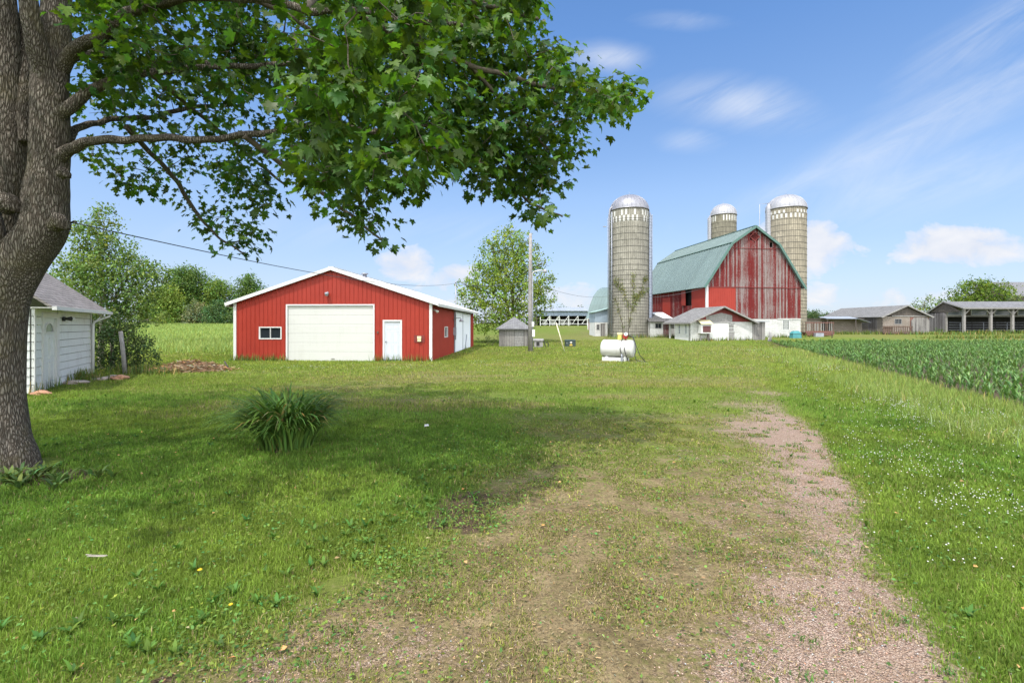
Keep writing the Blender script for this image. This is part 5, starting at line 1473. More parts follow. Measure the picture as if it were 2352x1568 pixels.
def trees():
    r = RNG.uniform
    # pale green maple in the middle of the yard
    b = ground_at(1168, 48.0)
    cl = [(0, 0, 9.6, 1.9, 2.0), (-1.6, 0, 8.2, 1.9, 1.8), (1.6, .3, 8.4, 1.8, 1.8), (-.2, -.6, 7.0, 2.3, 2.0), (-2.6, .2, 6.3, 2.0, 1.6), (2.4, -.2, 6.2, 2.0, 1.6), (-3.7, 0, 4.6, 1.7, 1.3), (3.3, .2, 4.6, 1.6, 1.2),
          (-1.6, -1, 5.0, 2.1, 1.6), (1.2, -1, 4.8, 2.2, 1.7), (-2.8, -.3, 3.1, 1.9, 1.2), (.0, -1.2, 3.0, 2.2, 1.4), (2.2, -.2, 3.2, 1.6, 1.2), (-1.5, .5, 1.9, 1.8, 1.0), (.9, .6, 1.9, 1.7, 1.0), (.1, 0, 11.0, .9, 1.0), (-3.0, 0, 1.9, 1.3, .9), (1.9, 0, 10.2, .8, 1.0), (-1.9, 0, 10.1, .7, .9), (4.3, 0, 6.4, .7, .5), (-4.6, 0, 5.8, .7, .6), (3.4, 0, 8.0, .8, .8)]
    simple_tree('yard_tree', 'airy yellow-green tree standing behind the little grey hut', 'tree', b, cl, .22, 165, (.19, .262, .036), trunk_r=.24, var=.30, stems=[(0, 0), (.25, .1)], bark='bark_dark', sub=(.18, .42), shell=.1)
    # thin silvery tree behind the garage
    b = ground_at(232, 20.6)
    cl = [(.15, 0, 6.3, .55, .8), (-.5, 0, 5.6, .7, .7), (.5, .1, 5.1, .8, .7), (-1.0, .1, 4.6, .8, .65), (.0, -.2, 4.3, .9, .7), (1.2, 0, 4.3, .8, .6), (2.0, .1, 4.1, .75, .5), (-1.5, .2, 3.7, .8, .6), (-.6, -.2, 3.3, .9, .6), (.7, -.2, 3.4, .9, .6), (1.7, .1, 3.2, .8, .5), (2.5, .2, 3.9, .5, .35), (1.2, 0, 2.3, .8, .5), (-1.7, .3, 2.6, .7, .6), (2.1, .2, 2.2, .5, .4), (.3, .2, 2.5, .8, .5), (-.9, .2, 2.2, .8, .6)]
    simple_tree('willow_tree', 'thin multi-stemmed tree with small silvery green leaves behind the garage', 'tree', b, cl, .11, 2700, (.150, .225, .055), trunk_r=.085, var=.33, stems=[(0, 0), (.35, .1), (-.3, .2), (.15, -.2)], bark='bark_grey', droop=.5, sub=(.16, .34), shell=.1)
    # dark shrub under it
    b = ground_at(268, 19.6)
    cl = [(-.7, .1, .9, .75, .8), (.1, 0, .95, .8, .9), (.75, .1, .8, .65, .75), (.0, .2, 1.7, .7, .6), (-.5, .2, 1.75, .6, .5), (1.05, .2, .5, .45, .5)]
    simple_tree('dark_shrub', 'dense dark green shrub behind the leaning grey post', 'shrub', b, cl, .085, 3000, (.045, .078, .025), trunk_r=.05, var=.3, stems=[(-.3, 0), (.3, .1)], sub=(.14, .3))
    # far left hedge line
    Y = 110.0
    row = [('tall_tree', 'tall rounded tree, highest of the line on the left hill', 430, 612, 742, 62, (.075, .125, .028), Y + 4),
           ('light_tree', 'light green bushy tree left end of the hilltop line', 388, 652, 742, 42, (.135, .19, .035), Y - 6),
           ('mid_tree', 'mid green tree right of the tallest hilltop tree', 500, 640, 742, 46, (.105, .165, .032), Y + 5),
           ('round_tree', 'rounded deep green tree just above the shed eave', 573, 628, 742, 46, (.070, .120, .028), Y + 8),
           ('grey_shrub', 'grey-green feathery shrub in the hilltop line', 452, 690, 742, 30, (.125, .140, .070), Y - 8),
           ('dark_bush', 'dark leafy bush right of the grey-green shrub', 500, 690, 744, 36, (.055, .100, .035), Y - 9),
           ('hedge_bush', 'dark green bush against the left side of the red shed', 556, 698, 744, 36, (.060, .105, .035), Y - 9),
           ('low_bush', 'bright low bush at the left foot of the hilltop trees', 372, 718, 745, 30, (.155, .215, .045), Y - 10),
           ('edge_tree', 'yellow-green tree leaning out beside the silvery tree', 352, 668, 744, 38, (.12, .175, .035), Y - 4),
           ('backing_tree', 'tree hidden low behind the shed roof line', 625, 660, 742, 40, (.075, .125, .03), Y + 6)]
    for nm, lb, u, vt, vb, hw, c, y in row:
        b = ground_at(u, y); zt = H - (vt - V0) / F * y - b.z; w = hw / F * y
        cl = []
        nn = 9 if zt > 6 else 5
        for i in range(nn):
            q = (i + .5) / nn; zz = zt * (.16 + .70 * q); ww = w * (.55 if q < .85 else .35)
            cl.append((float(r(-.5, .5)) * w * (1.1 - .5 * q), float(r(-.4, .4)) * w, zz, ww * float(r(.85, 1.15)), min(zt * .2, ww)))
        cl.append((0, 0, zt * .86, w * .42, zt * .13)); cl.append((0, -.2 * w, zt * .25, w * .8, zt * .22))
        simple_tree(nm, lb, 'tree' if 'tree' in nm else 'bush', b, cl, .42 if zt > 6 else .34, 60 if zt > 6 else 130, tuple(q * 1.35 for q in c), 'trees on the left hill', trunk_r=.22, var=.28, sub=(.4, .75))
    # right-hand trees behind the sheds
    b = ground_at(2248, 90.0)
    cl = []
    for (x, z, rr) in ((-4.6, 4.0, 2.2), (-2.6, 5.6, 2.6), (0, 6.4, 2.8), (2.4, 6.2, 2.6), (4.6, 4.9, 2.3), (-5.8, 2.6, 1.8), (-3.4, 3.2, 2.2), (-.8, 3.6, 2.6), (1.8, 3.4, 2.6), (4.2, 3.0, 2.4), (6.0, 3.2, 1.8), (1.0, 7.6, 1.6), (-1.2, 7.3, 1.5)):
        cl.append((x, float(r(-1.2, 1.2)), z + .3, rr, rr * .72))
    simple_tree('spreading_tree', 'broad yellow-green tree spreading over the open cattle shed roof', 'tree', b, cl, .36, 62, (.125, .190, .026), trunk_r=.35, var=.3, sub=(.35, .7))
    b = ground_at(2122, 84.0)
    cl = [(0, 0, 4.2, 1.5, 1.2), (-1.2, 0, 3.4, 1.3, 1.0), (1.3, .2, 3.3, 1.3, 1.0), (-.2, -.3, 2.4, 1.6, 1.1), (1.8, 0, 2.2, 1.0, .9), (-1.5, 0, 2.1, 1.1, .9), (.3, 0, 5.0, .8, .6)]
    simple_tree('small_tree', 'small leafy tree in the gap between the two grey sheds', 'tree', b, cl, .30, 80, (.135, .19, .035), trunk_r=.15, var=.3, sub=(.3, .6))
    b = ground_at(2330, 84.0)
    cl = [(0, 0, 3.6, 1.4, 1.4), (.9, .2, 4.6, 1.2, 1.2), (1.8, 0, 3.0, 1.4, 1.2), (-.8, 0, 2.2, 1.4, 1.2)]
    simple_tree('grey_green_tree', 'grey-green tree at the right edge before the far grey roof', 'tree', b, cl, .30, 80, (.115, .155, .062), trunk_r=.15, var=.3, sub=(.3, .6))
    # far specks of wood on the horizon
    for (u, y, zt, w, lb) in ((1280, 190, 7.4, 5.5, 'faint tree top showing over the far hay shed'), (1868, 210, 5.6, 6, 'small dark wood on the horizon right of the barn'), (1890, 230, 5.0, 9, 'low wood on the horizon above the lean-to roof'), (1346, 118, 4.2, 1.4, 'young tree at the right end of the far hay shed')):
        b = ground_at(u, y)
        cl = [(float(r(-.7, .7)) * w, 0, zt * float(r(.4, .85)), w * .4, zt * .2) for _ in range(7)]
        simple_tree('distant_tree', lb, 'tree', b, cl, .6, 30, (.07, .11, .04), 'trees on the horizon', trunk_r=.2, sub=(.5, .9))
    # brush left of the little hut
    b = ground_at(1128, 43.6)
    cl = [(0, 0, .55, .8, .5), (.7, .1, .7, .6, .6), (-.9, .1, .35, .7, .35)]
    simple_tree('scrub_bush', 'scrubby dark bush with bare twigs left of the grey hut', 'bush', b, cl, .10, 420, (.06, .09, .03), trunk_r=.04, sub=(.15, .3), stems=[(-.5, 0), (0, 0), (.6, 0)])
    b = ground_at(2147, 67.5)
    cl = [(0, 0, .5, .8, .5), (.9, .1, .35, .7, .35)]
    simple_tree('nettle_bush', 'green weeds between the grey shed and the cattle shed', 'bush', b, cl, .16, 240, (.09, .15, .03), trunk_r=.03, sub=(.2, .4))


def ribbon_blades(root_pts, az, length, lean, width, segs=5, droop=1.2, curl=None):
    """arching strap leaves; returns verts (n*(segs+1)*2,3) and quads"""
    n = len(root_pts); t = np.linspace(0, 1, segs + 1)[None, :]
    L = length[:, None]; ln = lean[:, None]
    ang = PI / 2 - ln * (.35 + .65 * t) - droop * t * t            # elevation along the blade
    ds = L / segs
    ca = np.cos(ang); sa = np.sin(ang)
    hx = np.concatenate([np.zeros((n, 1)), np.cumsum(((ca[:, :-1] + ca[:, 1:]) / 2) * ds, 1)], 1)
    hz = np.concatenate([np.zeros((n, 1)), np.cumsum(((sa[:, :-1] + sa[:, 1:]) / 2) * ds, 1)], 1)
    d = np.stack([np.cos(az), np.sin(az), np.zeros(n)], 1); s = np.stack([-np.sin(az), np.cos(az), np.zeros(n)], 1)
    c = root_pts[:, None, :] + d[:, None, :] * hx[..., None] + np.array([0, 0, 1.0])[None, None] * hz[..., None]
    w = width[:, None] * np.sin(np.clip(.18 + .82 * t, 0, 1) * PI).clip(.12, 1) ** .7
    w[:, -1] = width * .06
    a = c - s[:, None, :] * w[..., None] / 2; b = c + s[:, None, :] * w[..., None] / 2
    v = np.stack([a, b], 2).reshape(n, -1, 3)
    k = (segs + 1) * 2; i = np.arange(segs) * 2
    q = np.stack([i, i + 1, i + 3, i + 2], 1)
    f = (np.arange(n)[:, None, None] * k + q[None]).reshape(-1, 4)
    return v.reshape(-1, 3), f, k


def daylily():
    b = ground_at(660, 7.35)
    root = thing('daylily_clump', 'large dark green clump of arching strap leaves on the lawn', 'plant', b)
    n = 820; a = RNG.uniform(0, 2 * PI, n); rr = .36 * np.sqrt(RNG.random(n))
    rp = np.stack([rr * np.cos(a), rr * np.sin(a), np.full(n, -.02)], 1)
    az = a + RNG.normal(0, .7, n); L = RNG.uniform(.66, 1.30, n); lean = RNG.uniform(.02, .85, n)
    v, f, k = ribbon_blades(rp, az, L, lean, RNG.uniform(.022, .040, n), 7, 1.65)
    c = leaf_colors(n, (.100, .185, .036), .25, .08)
    dry = RNG.random(n) < .05; c[dry] = leaf_colors(int(dry.sum()), (.30, .24, .10), .2)
    v[:, 2] = np.maximum(v[:, 2], .01)
    np_mesh('leaves', v, [f], MT['blade'], np.repeat(c, k, 0), root)
    m = MB(); m.lathe([(.36, -.03), (.33, .015), (.2, .03), (0, .04)], 20); m.build('soil_mound', MT['soil'], root)


def vines(s1):
    """creeper climbing the near silo"""
    root = thing('silo_vine', 'leafy creeper climbing the lower half of the near grey silo', 'vine', (14.3, 59.0, .46))
    R = 2.31; t = MB(); V = []
    stems = [[(-.28, 0), (-.25, 2.0), (-.30, 4.2), (-.55, 5.6), (-.80, 6.9)], [(-.25, 1.0), (-.12, 3.0), (.0, 4.6), (-.05, 6.2), (-.02, 7.4)], [(-.12, 3.0), (.18, 4.6), (.42, 5.6), (.62, 6.9)], [(.0, 4.6), (.3, 5.0), (.55, 5.3), (.95, 5.6)], [(-.55, .1), (-.60, 1.8), (-.85, 3.6), (-1.0, 4.6)], [(-.55, 5.6), (-.9, 6.2), (-1.0, 6.8)], [(.62, 6.9), (.85, 7.0)]]
    C = []
    for st in stems:
        pts = []
        for (a0, z0), (a1, z1) in zip(st[:-1], st[1:]):
            for q in np.linspace(0, 1, 6, endpoint=False): pts.append((a0 + (a1 - a0) * q + RNG.normal(0, .015), z0 + (z1 - z0) * q))
        pts.append(st[-1])
        P3 = [(R * math.sin(a), -R * math.cos(a), z) for a, z in pts]
        t.tube(P3, np.linspace(.03, .012, len(P3)), 5)
        for a, z in pts:
            if z < 3.4 and RNG.random() > .25: continue
            for _ in range(int(RNG.integers(4, 17))):
                aa = a + RNG.normal(0, .075); zz = z + RNG.normal(0, .24); rr = R + abs(RNG.normal(.05, .08))
                V.append((rr * math.sin(aa), -rr * math.cos(aa), zz)); C.append((math.sin(aa), -math.cos(aa), .5))
    t.build('stems', MT['bark_dark'], root)
    p = np.array(V); X, Y, Z = frames(np.array(C) + RNG.normal(0, .4, p.shape), RNG.normal(0, .5, p.shape) + np.array([0, 0, -1.0]))
    v, f = place_leaves(p, X, Y, Z, .14 * RNG.uniform(.5, 1.3, len(p)), DIAM, DIAM_T)
    np_mesh('leaves', v, [f], MT['leaf'], np.repeat(leaf_colors(len(p), (.15, .17, .04), .3), 4, 0), root)


def brush_pile():
    b = ground_at(432, 19.7)
    root = thing('brush_pile', 'low heap of dry brown stalks and cuttings beside the red shed', 'brush pile', b)
    n = 1500; x = RNG.normal(0, .72, n).clip(-1.7, 1.7); y = RNG.normal(0, .4, n).clip(-.9, .9)
    h = .42 * np.exp(-(x / 1.05) ** 2 - (y / .6) ** 2) + .10 * np.exp(-((x - .9) / .5) ** 2)
    p = np.stack([x, y, h * RNG.random(n) ** .4], 1)
    a = RNG.uniform(0, 2 * PI, n); el = RNG.normal(.0, .35, n); L = RNG.uniform(.12, .6, n); w = RNG.uniform(.008, .02, n)
    d = np.stack([np.cos(a) * np.cos(el), np.sin(a) * np.cos(el), np.sin(el)], 1); s = unit(np.cross(d, RNG.normal(0, 1, (n, 3))))
    v = np.stack([p - d * L[:, None] / 2 - s * w[:, None], p - d * L[:, None] / 2 + s * w[:, None], p + d * L[:, None] / 2 + s * w[:, None] * .5, p + d * L[:, None] / 2 - s * w[:, None] * .5], 1).reshape(-1, 3)
    v[:, 2] = np.maximum(v[:, 2], .01)
    c = leaf_colors(n, (.27, .16, .085), .3, .12); g = RNG.random(n) < .12; c[g] = leaf_colors(int(g.sum()), (.12, .15, .04), .3); k_ = RNG.random(n) < .25; c[k_] = leaf_colors(int(k_.sum()), (.36, .29, .19), .2)
    np_mesh('stalks', v, [np.arange(4 * n).reshape(-1, 4)], MT['bits'], np.repeat(c, 4, 0), root)
    g = MB()
    g.lathe([(1.0, -.05), (.85, .12), (.55, .28), (.2, .36), (0, .37)], 24)
    for i, vv in enumerate(g.v): g.v[i] = (vv[0] * 1.55, vv[1] * .75, vv[2] * (1 + .2 * math.sin(4 * vv[0]) * math.cos(3 * vv[1])) * .95)
    g.build('heap', MT['mulch'], root)
    m = MB(); m.tube([(1.65, .1, 0), (1.42, .1, .38)], [.04, .03], 6); m.build('stick', MT['dark_wood'], root)


# ------------------------------------------------------------------ ground cover maps (metres, world coordinates)
def edge_right(y):
    return np.interp(y, [-5, 0, 2.5, 3.72, 5.1, 6.56, 8.1, 10.1, 13.4, 16.7, 25, 45], [-.6, .9, 2.40, 3.12, 3.92, 4.57, 5.3, 6.15, 7.6, 9.2, 13.5, 23])


def edge_left(y):
    return np.interp(y, [-5, 0, 2.5, 3.15, 3.86, 4.54, 5.8, 8.1, 10.4, 11.2, 12.0, 12.8, 14, 18, 21, 24], [-8, -4.2, -2.3, -1.7, -1.15, -.75, -.62, -.4, -.45, -.9, -4.6, -9.5, -14, -16, -8, 0])


def corn_edge(y):
    return np.interp(y, [0, 10, 15.5, 18.3, 28, 41, 52], [6.8, 10.4, 12.4, 13.5, 17.3, 22.4, 26.8])


def m_drive(x, y):
    """1 on the worn, driven ground"""
    wob = (fnoise(x, y, 1.6, 3) - .5) * 1.3
    r = smooth01((edge_right(y) - x + wob * .5) / .5); l = smooth01((x - edge_left(y) + wob) / 1.1)
    far = smooth01((y - 9) / 4); pt = smooth01((fnoise(x * .6, y * 1.6, 2.6, 13) - .42) / .2)
    l = l * (1 - .38 * smooth01((y - 5.0) / 3))
    return r * l * (1 - smooth01((y - 17) / 12)) * (1 - far * (1 - .30 - .55 * pt))


def m_gravel(x, y):
    g0 = np.interp(y, [-5, 0, 2.5, 3.72, 5.1, 6.56, 9.65, 13.4, 18], [-3.4, -1.0, .65, 1.75, 2.45, 3.1, 3.9, 5.0, 8])
    wob = (fnoise(x, y, 1.1, 9) - .5) * 1.5
    a = 1.05 * smooth01((x - g0 + wob * 1.3) / 2.2 + .40) * smooth01((edge_right(y) - x + wob * .35) / .6 + .1)
    a = a * (1 - .16 * smooth01((y - 5) / 4) - .58 * smooth01((y - 8.5) / 5))
    p = .62 * np.exp(-(((x - 7.0) / .8) ** 2 + ((y - 13.2) / .8) ** 2))                      # bare patch
    q = smooth01((fnoise(x, y, 1.8, 21) - .63) / .10) * m_drive(x, y) * .42                # thin spots
    s = smooth01((fnoise(x * .42, y * 1.25, 1.7, 29) - .565) / .07) * smooth01((y - 8.5) / 2) * (1 - smooth01((y - 19) / 4)) * smooth01((x + 9 - .2 * y) / 2) * smooth01((edge_right(y) - x) / .5) * .30
    return np.clip(np.maximum.reduce([a, p, q, s]), 0, 1)


def m_dry(x, y):
    """straw-coloured turf"""
    d = smooth01((fnoise(x, y * 1.8, 3.5, 33) - .42) / .25) * m_drive(x, y)
    band = np.exp(-((y - 11.9 - .05 * x) / .35) ** 2) * smooth01((x + 5.2) / .8) * smooth01((-.6 - x) / .6)
    yard = .45 * smooth01((y - 17) / 6) * (1 - smooth01((y - 60) / 30)) * smooth01((fnoise(x, y * 2.2, 7, 41) - .42) / .25)
    mown = .7 * smooth01((y - 36) / 8) * smooth01((x - 0) / 6) * smooth01((fnoise(x * .5, y, 5, 47) - .45) / .2)
    str_ = .85 * smooth01((fnoise(x * .5, y * 1.2, 1.5, 29) - .48) / .16) * smooth01((y - 8.5) / 2) * (1 - smooth01((y - 24) / 5)) * smooth01((x + 10 - .1 * y) / 2) * smooth01((edge_right(y) - x) / .8)
    return np.clip(np.maximum.reduce([d, band, yard, mown, str_]), 0, 1)


def m_tall(x, y):
    """long grass: hayfield on the left hill and the strip before the corn"""
    hill = smooth01((y - 33.5 - .12 * (x + 16)) / 1.2) * smooth01((-x - 3.2 - .12 * (y - 40)) / 2.0) * (x < 0)
    ce = corn_edge(y)
    strip = smooth01((x - (ce - 2.6)) / .6) * smooth01((ce + .9 - x) / .5) * smooth01((y - 6.5) / 2) * (1 - smooth01((y - 34) / 6)) * smooth01((fnoise(x, y, 2.5, 51) - .22) / .2)
    far = smooth01((y - 115) / 10)
    return np.clip(np.maximum.reduce([hill, strip, far]), 0, 1)


def m_clover(x, y):
    n = fnoise(x, y, 1.5, 61)
    c1 = np.interp(y, [4, 6.5, 8, 10.4, 13.4, 18.2, 25, 34], [4.6, 5.9, 7.6, 8.7, 10.3, 12.3, 14.4, 17])
    b1 = np.exp(-((x - c1) / .9) ** 2)
    c2 = np.interp(y, [6, 8, 9.5, 12], [7.6, 8.8, 9.6, 11])
    b2 = np.exp(-((x - c2) / .5) ** 2) * smooth01((y - 6) / 1) * (1 - smooth01((y - 12) / 2))
    b3 = np.exp(-((x - 6.4) / 1.2) ** 2 - ((y - 6.7) / .7) ** 2)
    tank = np.exp(-((x - 5.2) / 3.6) ** 2 - ((y - 22.4) / 1.6) ** 2) + np.exp(-((x + 1.2) / 1.4) ** 2 - ((y - 21.5) / .6) ** 2)
    shed = np.exp(-((x + 7.8) / 4.6) ** 2 - ((y - 21.0) / 1.2) ** 2) + .7 * np.exp(-((x + 1.5) / 3.5) ** 2 - ((y - 24) / .9) ** 2)
    yard = .06 * smooth01((y - 4) / 2) * smooth01((x - edge_right(y)) / .4)
    d = (np.maximum(np.maximum(b1, b2), b3) * smooth01((n - .38) / .22) * .9 + np.maximum(tank, shed) * .42 * smooth01((n - .35) / .2)) + yard
    return np.clip(d * (1 - smooth01((x - corn_edge(y) + .6) / .6)), 0, 1)


def m_bare(x, y):
    """bare earth ring under the maple and beside the garage"""
    a = np.exp(-(((x + 5.9) / .9) ** 2 + ((y - 5.9) / .42) ** 2) ** 2) * .9
    b = np.exp(-(((x + 3.5) / .42) ** 2 + ((y - 7.35) / .30) ** 2) ** 2)
    e = x - edge_left(y) - .25
    d = np.exp(-(e / .45) ** 2) * smooth01((fnoise(x, y, .7, 121) - .50) / .12) * smooth01((6.5 - y) / 1.5) * .85
    return np.clip(np.maximum.reduce([a, b, d]), 0, 1)


def build_ground():
    def axis(fine0, fine1, step, lo, hi, g=1.13):
        a = list(np.arange(fine0, fine1, step)); s = step; q = a[-1]
        while q < hi: s *= g; q += s; a.append(q)
        s = step; q = a[0]; pre = []
        while q > lo: s *= g; q -= s; pre.append(q)
        return np.array(pre[::-1] + a)
    xs = axis(-9, 13, .13, -3000, 3000); ys = axis(1.2, 17, .13, -400, 3200)
    X, Y = np.meshgrid(xs, ys); x = X.ravel(); y = Y.ravel()
    z = gz(x, y) + .012 * (fnoise(x, y, 1.3, 5) - .5) * smooth01((60 - np.hypot(x, y)) / 30)
    ny, nx = X.shape; i = np.arange(ny - 1)[:, None] * nx + np.arange(nx - 1)[None]
    f = np.stack([i, i + 1, i + nx + 1, i + nx], -1).reshape(-1, 4)
    col = np.stack([m_gravel(x, y), np.maximum(m_drive(x, y), 0), m_dry(x, y)], 1)
    o = np_mesh('ground', np.stack([x, y, z], 1), [f], ground_mat(), col, None, True)
    me = o.data; ca = me.color_attributes.new('Col2', 'FLOAT_COLOR', 'POINT')
    c = np.ones((len(x), 4), np.float32); c[:, 0] = m_tall(x, y); c[:, 1] = m_bare(x, y); c[:, 2] = smooth01((x - corn_edge(y) + .2) / .4) * (1 - smooth01((y - 49) / 1)) * (y > 2)
    ca.data.foreach_set('color', c.ravel())
    tag(o, kind='structure')


def ground_mat():
    n = N('lawn_and_gravel'); co = n.coord('Object')
    a = n.new('ShaderNodeAttribute', attribute_name='Col'); A = n.sep(a.outputs['Vector'])
    b = n.new('ShaderNodeAttribute', attribute_name='Col2'); B = n.sep(b.outputs['Vector'])
    big = n.noise(co, .35, 5, .6); mid = n.noise(co, 2.2, 6, .65); fine = n.noise(co, 14, 6, .7); vf = n.noise(co, 75, 5, .8)
    tex = n.math('ADD', n.math('MULTIPLY', fine, .45), n.math('MULTIPLY', vf, .55))
    grass = n.ramp(tex, [(.3, (.045, .075, .012)), (.5, (.12, .17, .026)), (.7, (.21, .26, .045))])
    grass = n.mix(n.ramp(big, [(.4, 0), (.65, .5)]), grass, (.13, .16, .03))
    dry = n.ramp(tex, [(.3, (.055, .05, .02)), (.48, (.15, .135, .05)), (.68, (.30, .235, .115))])
    grass = n.mix(n.math('MULTIPLY', A[2], .75), grass, dry)
    # worn ground: thatch over reddish earth
    th = n.ramp(n.math('ADD', n.math('MULTIPLY', mid, .45), n.math('MULTIPLY', tex, .55)), [(.30, (.06, .045, .022)), (.44, (.17, .13, .065)), (.55, (.29, .22, .12)), (.70, (.42, .33, .20))])
    # pink crushed stone
    v1 = n.voro(co, 105, 'F1', 'Color'); vd = n.voro(co, 105, 'F1', 'Distance'); pv = n.sep(v1)
    peb = n.ramp(pv[0], [(0, (.30, .205, .15)), (.35, (.47, .33, .25)), (.7, (.57, .42, .325)), (1, (.68, .55, .46))])
    peb = n.mix(n.ramp(vd, [(.35, 0), (.75, .75)]), peb, (.13, .085, .065))
    peb = n.mix(n.ramp(mid, [(.45, 0), (.7, .55)]), peb, (.36, .25, .165))
    cl_ = n.noise(co, 6.5, 5, .7); cs_ = n.noise(co, 24, 4, .75)
    k1 = n.math('ADD', A[1], n.math('ADD', n.math('MULTIPLY', n.math('SUBTRACT', cl_, .5), 1.5), n.math('MULTIPLY', n.math('SUBTRACT', cs_, .5), 1.3)))
    th = n.mix(n.ramp(n.noise(co, 38, 3, .8), [(.36, .75), (.52, 0)]), th, (.075, .055, .035))
    c = n.mix(n.ramp(k1, [(.58, 0), (1.0, 1)]), grass, th)
    k2 = n.math('ADD', A[0], n.math('ADD', n.math('MULTIPLY', n.math('SUBTRACT', cs_, .5), 1.5), n.math('MULTIPLY', n.math('SUBTRACT', cl_, .5), 1.2)))
    kk2 = n.ramp(k2, [(.34, 0), (.70, 1)]); c = n.mix(kk2, c, peb)
    hay = n.ramp(n.math('ADD', n.math('MULTIPLY', n.noise(n.coord('Object', (.35, 1.6, 1)), 1.2, 6, .7), .6), n.math('MULTIPLY', mid, .4)), [(.32, (.14, .20, .045)), (.5, (.23, .30, .075)), (.68, (.32, .38, .12))])
    c = n.mix(B[0], c, hay)
    soil = n.ramp(tex, [(.3, (.035, .024, .016)), (.6, (.12, .085, .055)), (.75, (.20, .16, .11))])
    c = n.mix(n.ramp(n.math('ADD', B[1], n.math('MULTIPLY', n.math('SUBTRACT', fine, .5), .8)), [(.45, 0), (.6, 1)]), c, soil)
    c = n.mix(B[2], c, n.ramp(tex, [(.35, (.045, .036, .022)), (.65, (.13, .10, .065))]))
    n.base(c)
    hgt = n.math('ADD', n.math('MULTIPLY', tex, 1.0), n.math('MULTIPLY', n.math('MULTIPLY', vd, kk2), -.8))
    n.bump(hgt, .8, .03)
    return n.fin(.95, 0, .1)


def scatter(ymin, ymax, dens, xlim=1.09, extra=1.4):
    """random points over the wedge of ground the yard view takes in, plus a margin"""
    out = []
    ys = np.linspace(ymin, ymax, 25)
    for a, b in zip(ys[:-1], ys[1:]):
        hw = xlim * b + extra; n = int(dens * (b - a) * 2 * hw)
        out.append(np.stack([RNG.uniform(-hw, hw, n), RNG.uniform(a, b, n)], 1))
    return np.concatenate(out)


def blocked(x, y):
    """where buildings stand"""
    r = np.zeros(len(x), bool)
    lx = x + 9.36; ly = y - 25.15; ca, sa = math.cos(-.044), math.sin(-.044)
    px = lx * ca + ly * sa; py = -lx * sa + ly * ca
    r |= (abs(px) < 5.12) & (py > .05) & (py < 17.6)
    lx = x + 12.88; ly = y - 13.0; d = math.atan2(4.8, -2.68); ca, sa = math.cos(d), math.sin(d)
    px = lx * ca + ly * sa; py = -lx * sa + ly * ca
    r |= (px > .05) & (px < 5.5) & (py > .02) & (py < 5.4)
    r |= np.hypot(x + 6.45, y - 6.36) < .42
    return r


def blades(name, pts, length, width, col, lean, segs=1, label=None):
    n = len(pts); x, y = pts[:, 0], pts[:, 1]
    base = np.stack([x, y, gz(x, y) - .004], 1); az = RNG.uniform(0, 2 * PI, n)
    side = np.stack([-np.sin(az), np.cos(az), np.zeros(n)], 1); d = np.stack([np.cos(az), np.sin(az), np.zeros(n)], 1)
    tw = RNG.normal(0, .8, n); side = unit(side * np.cos(tw)[:, None] + d * np.sin(tw)[:, None] * .4)
    up = np.array([0, 0, 1.0])[None]
    L = length[:, None]; w = width[:, None] / 2
    tip = base + d * (L * np.sin(lean)[:, None]) + up * (L * np.cos(lean)[:, None])
    if segs == 1:
        v = np.stack([base - side * w, base + side * w, tip], 1).reshape(-1, 3); f = [np.arange(3 * n).reshape(-1, 3)]; k = 3
    else:
        l0 = lean * .45; mid = base + d * (L * .55 * np.sin(l0)[:, None]) + up * (L * .55 * np.cos(l0)[:, None])
        v = np.stack([base - side * w, base + side * w, mid + side * w * .85, mid - side * w * .85, tip], 1).reshape(-1, 3); k = 5
        i = np.arange(n)[:, None] * 5
        f = [i + np.array([[0, 1, 2, 3]]), i + np.array([[3, 2, 4]])]
    return np_mesh(name, v, f, MT['blade'], np.repeat(col, k, 0))


def grass_color(x, y, n):
    dry = m_dry(x, y); dr = m_drive(x, y); big = fnoise(x, y, 2.4, 71); tl = m_tall(x, y)
    g = np.array([.175, .252, .036]); lush = np.array([.122, .222, .030]); yel = np.array([.30, .315, .062]); straw = np.array([.33, .26, .13]); hay = np.array([.27, .34, .095])
    k = smooth01((big - .35) / .35)[:, None]
    c = lush[None] * (1 - k) + g[None] * k
    yk = (np.clip(.03 + .5 * dr + .6 * dry + .55 * smooth01((y - 11) / 8) * (1 - .3 * smooth01((y - 26) / 10)), 0, 1) * smooth01(RNG.random(n) * 1.4))[:, None]
    c = c * (1 - yk) + yel[None] * yk
    c = c * (.55 + .85 * fnoise(x, y, .28, 73))[:, None] * (1 - .12 * dr)[:, None]
    c = c * (1 - .8 * tl[:, None]) + hay[None] * .8 * tl[:, None]
    s = RNG.random(n) < (.03 + .17 * dr + .25 * dry)
    c[s] = straw[None] * RNG.uniform(.6, 1.25, (int(s.sum()), 1))
    return c * (1 + RNG.normal(0, .24, (n, 1)).clip(-.5, .6))


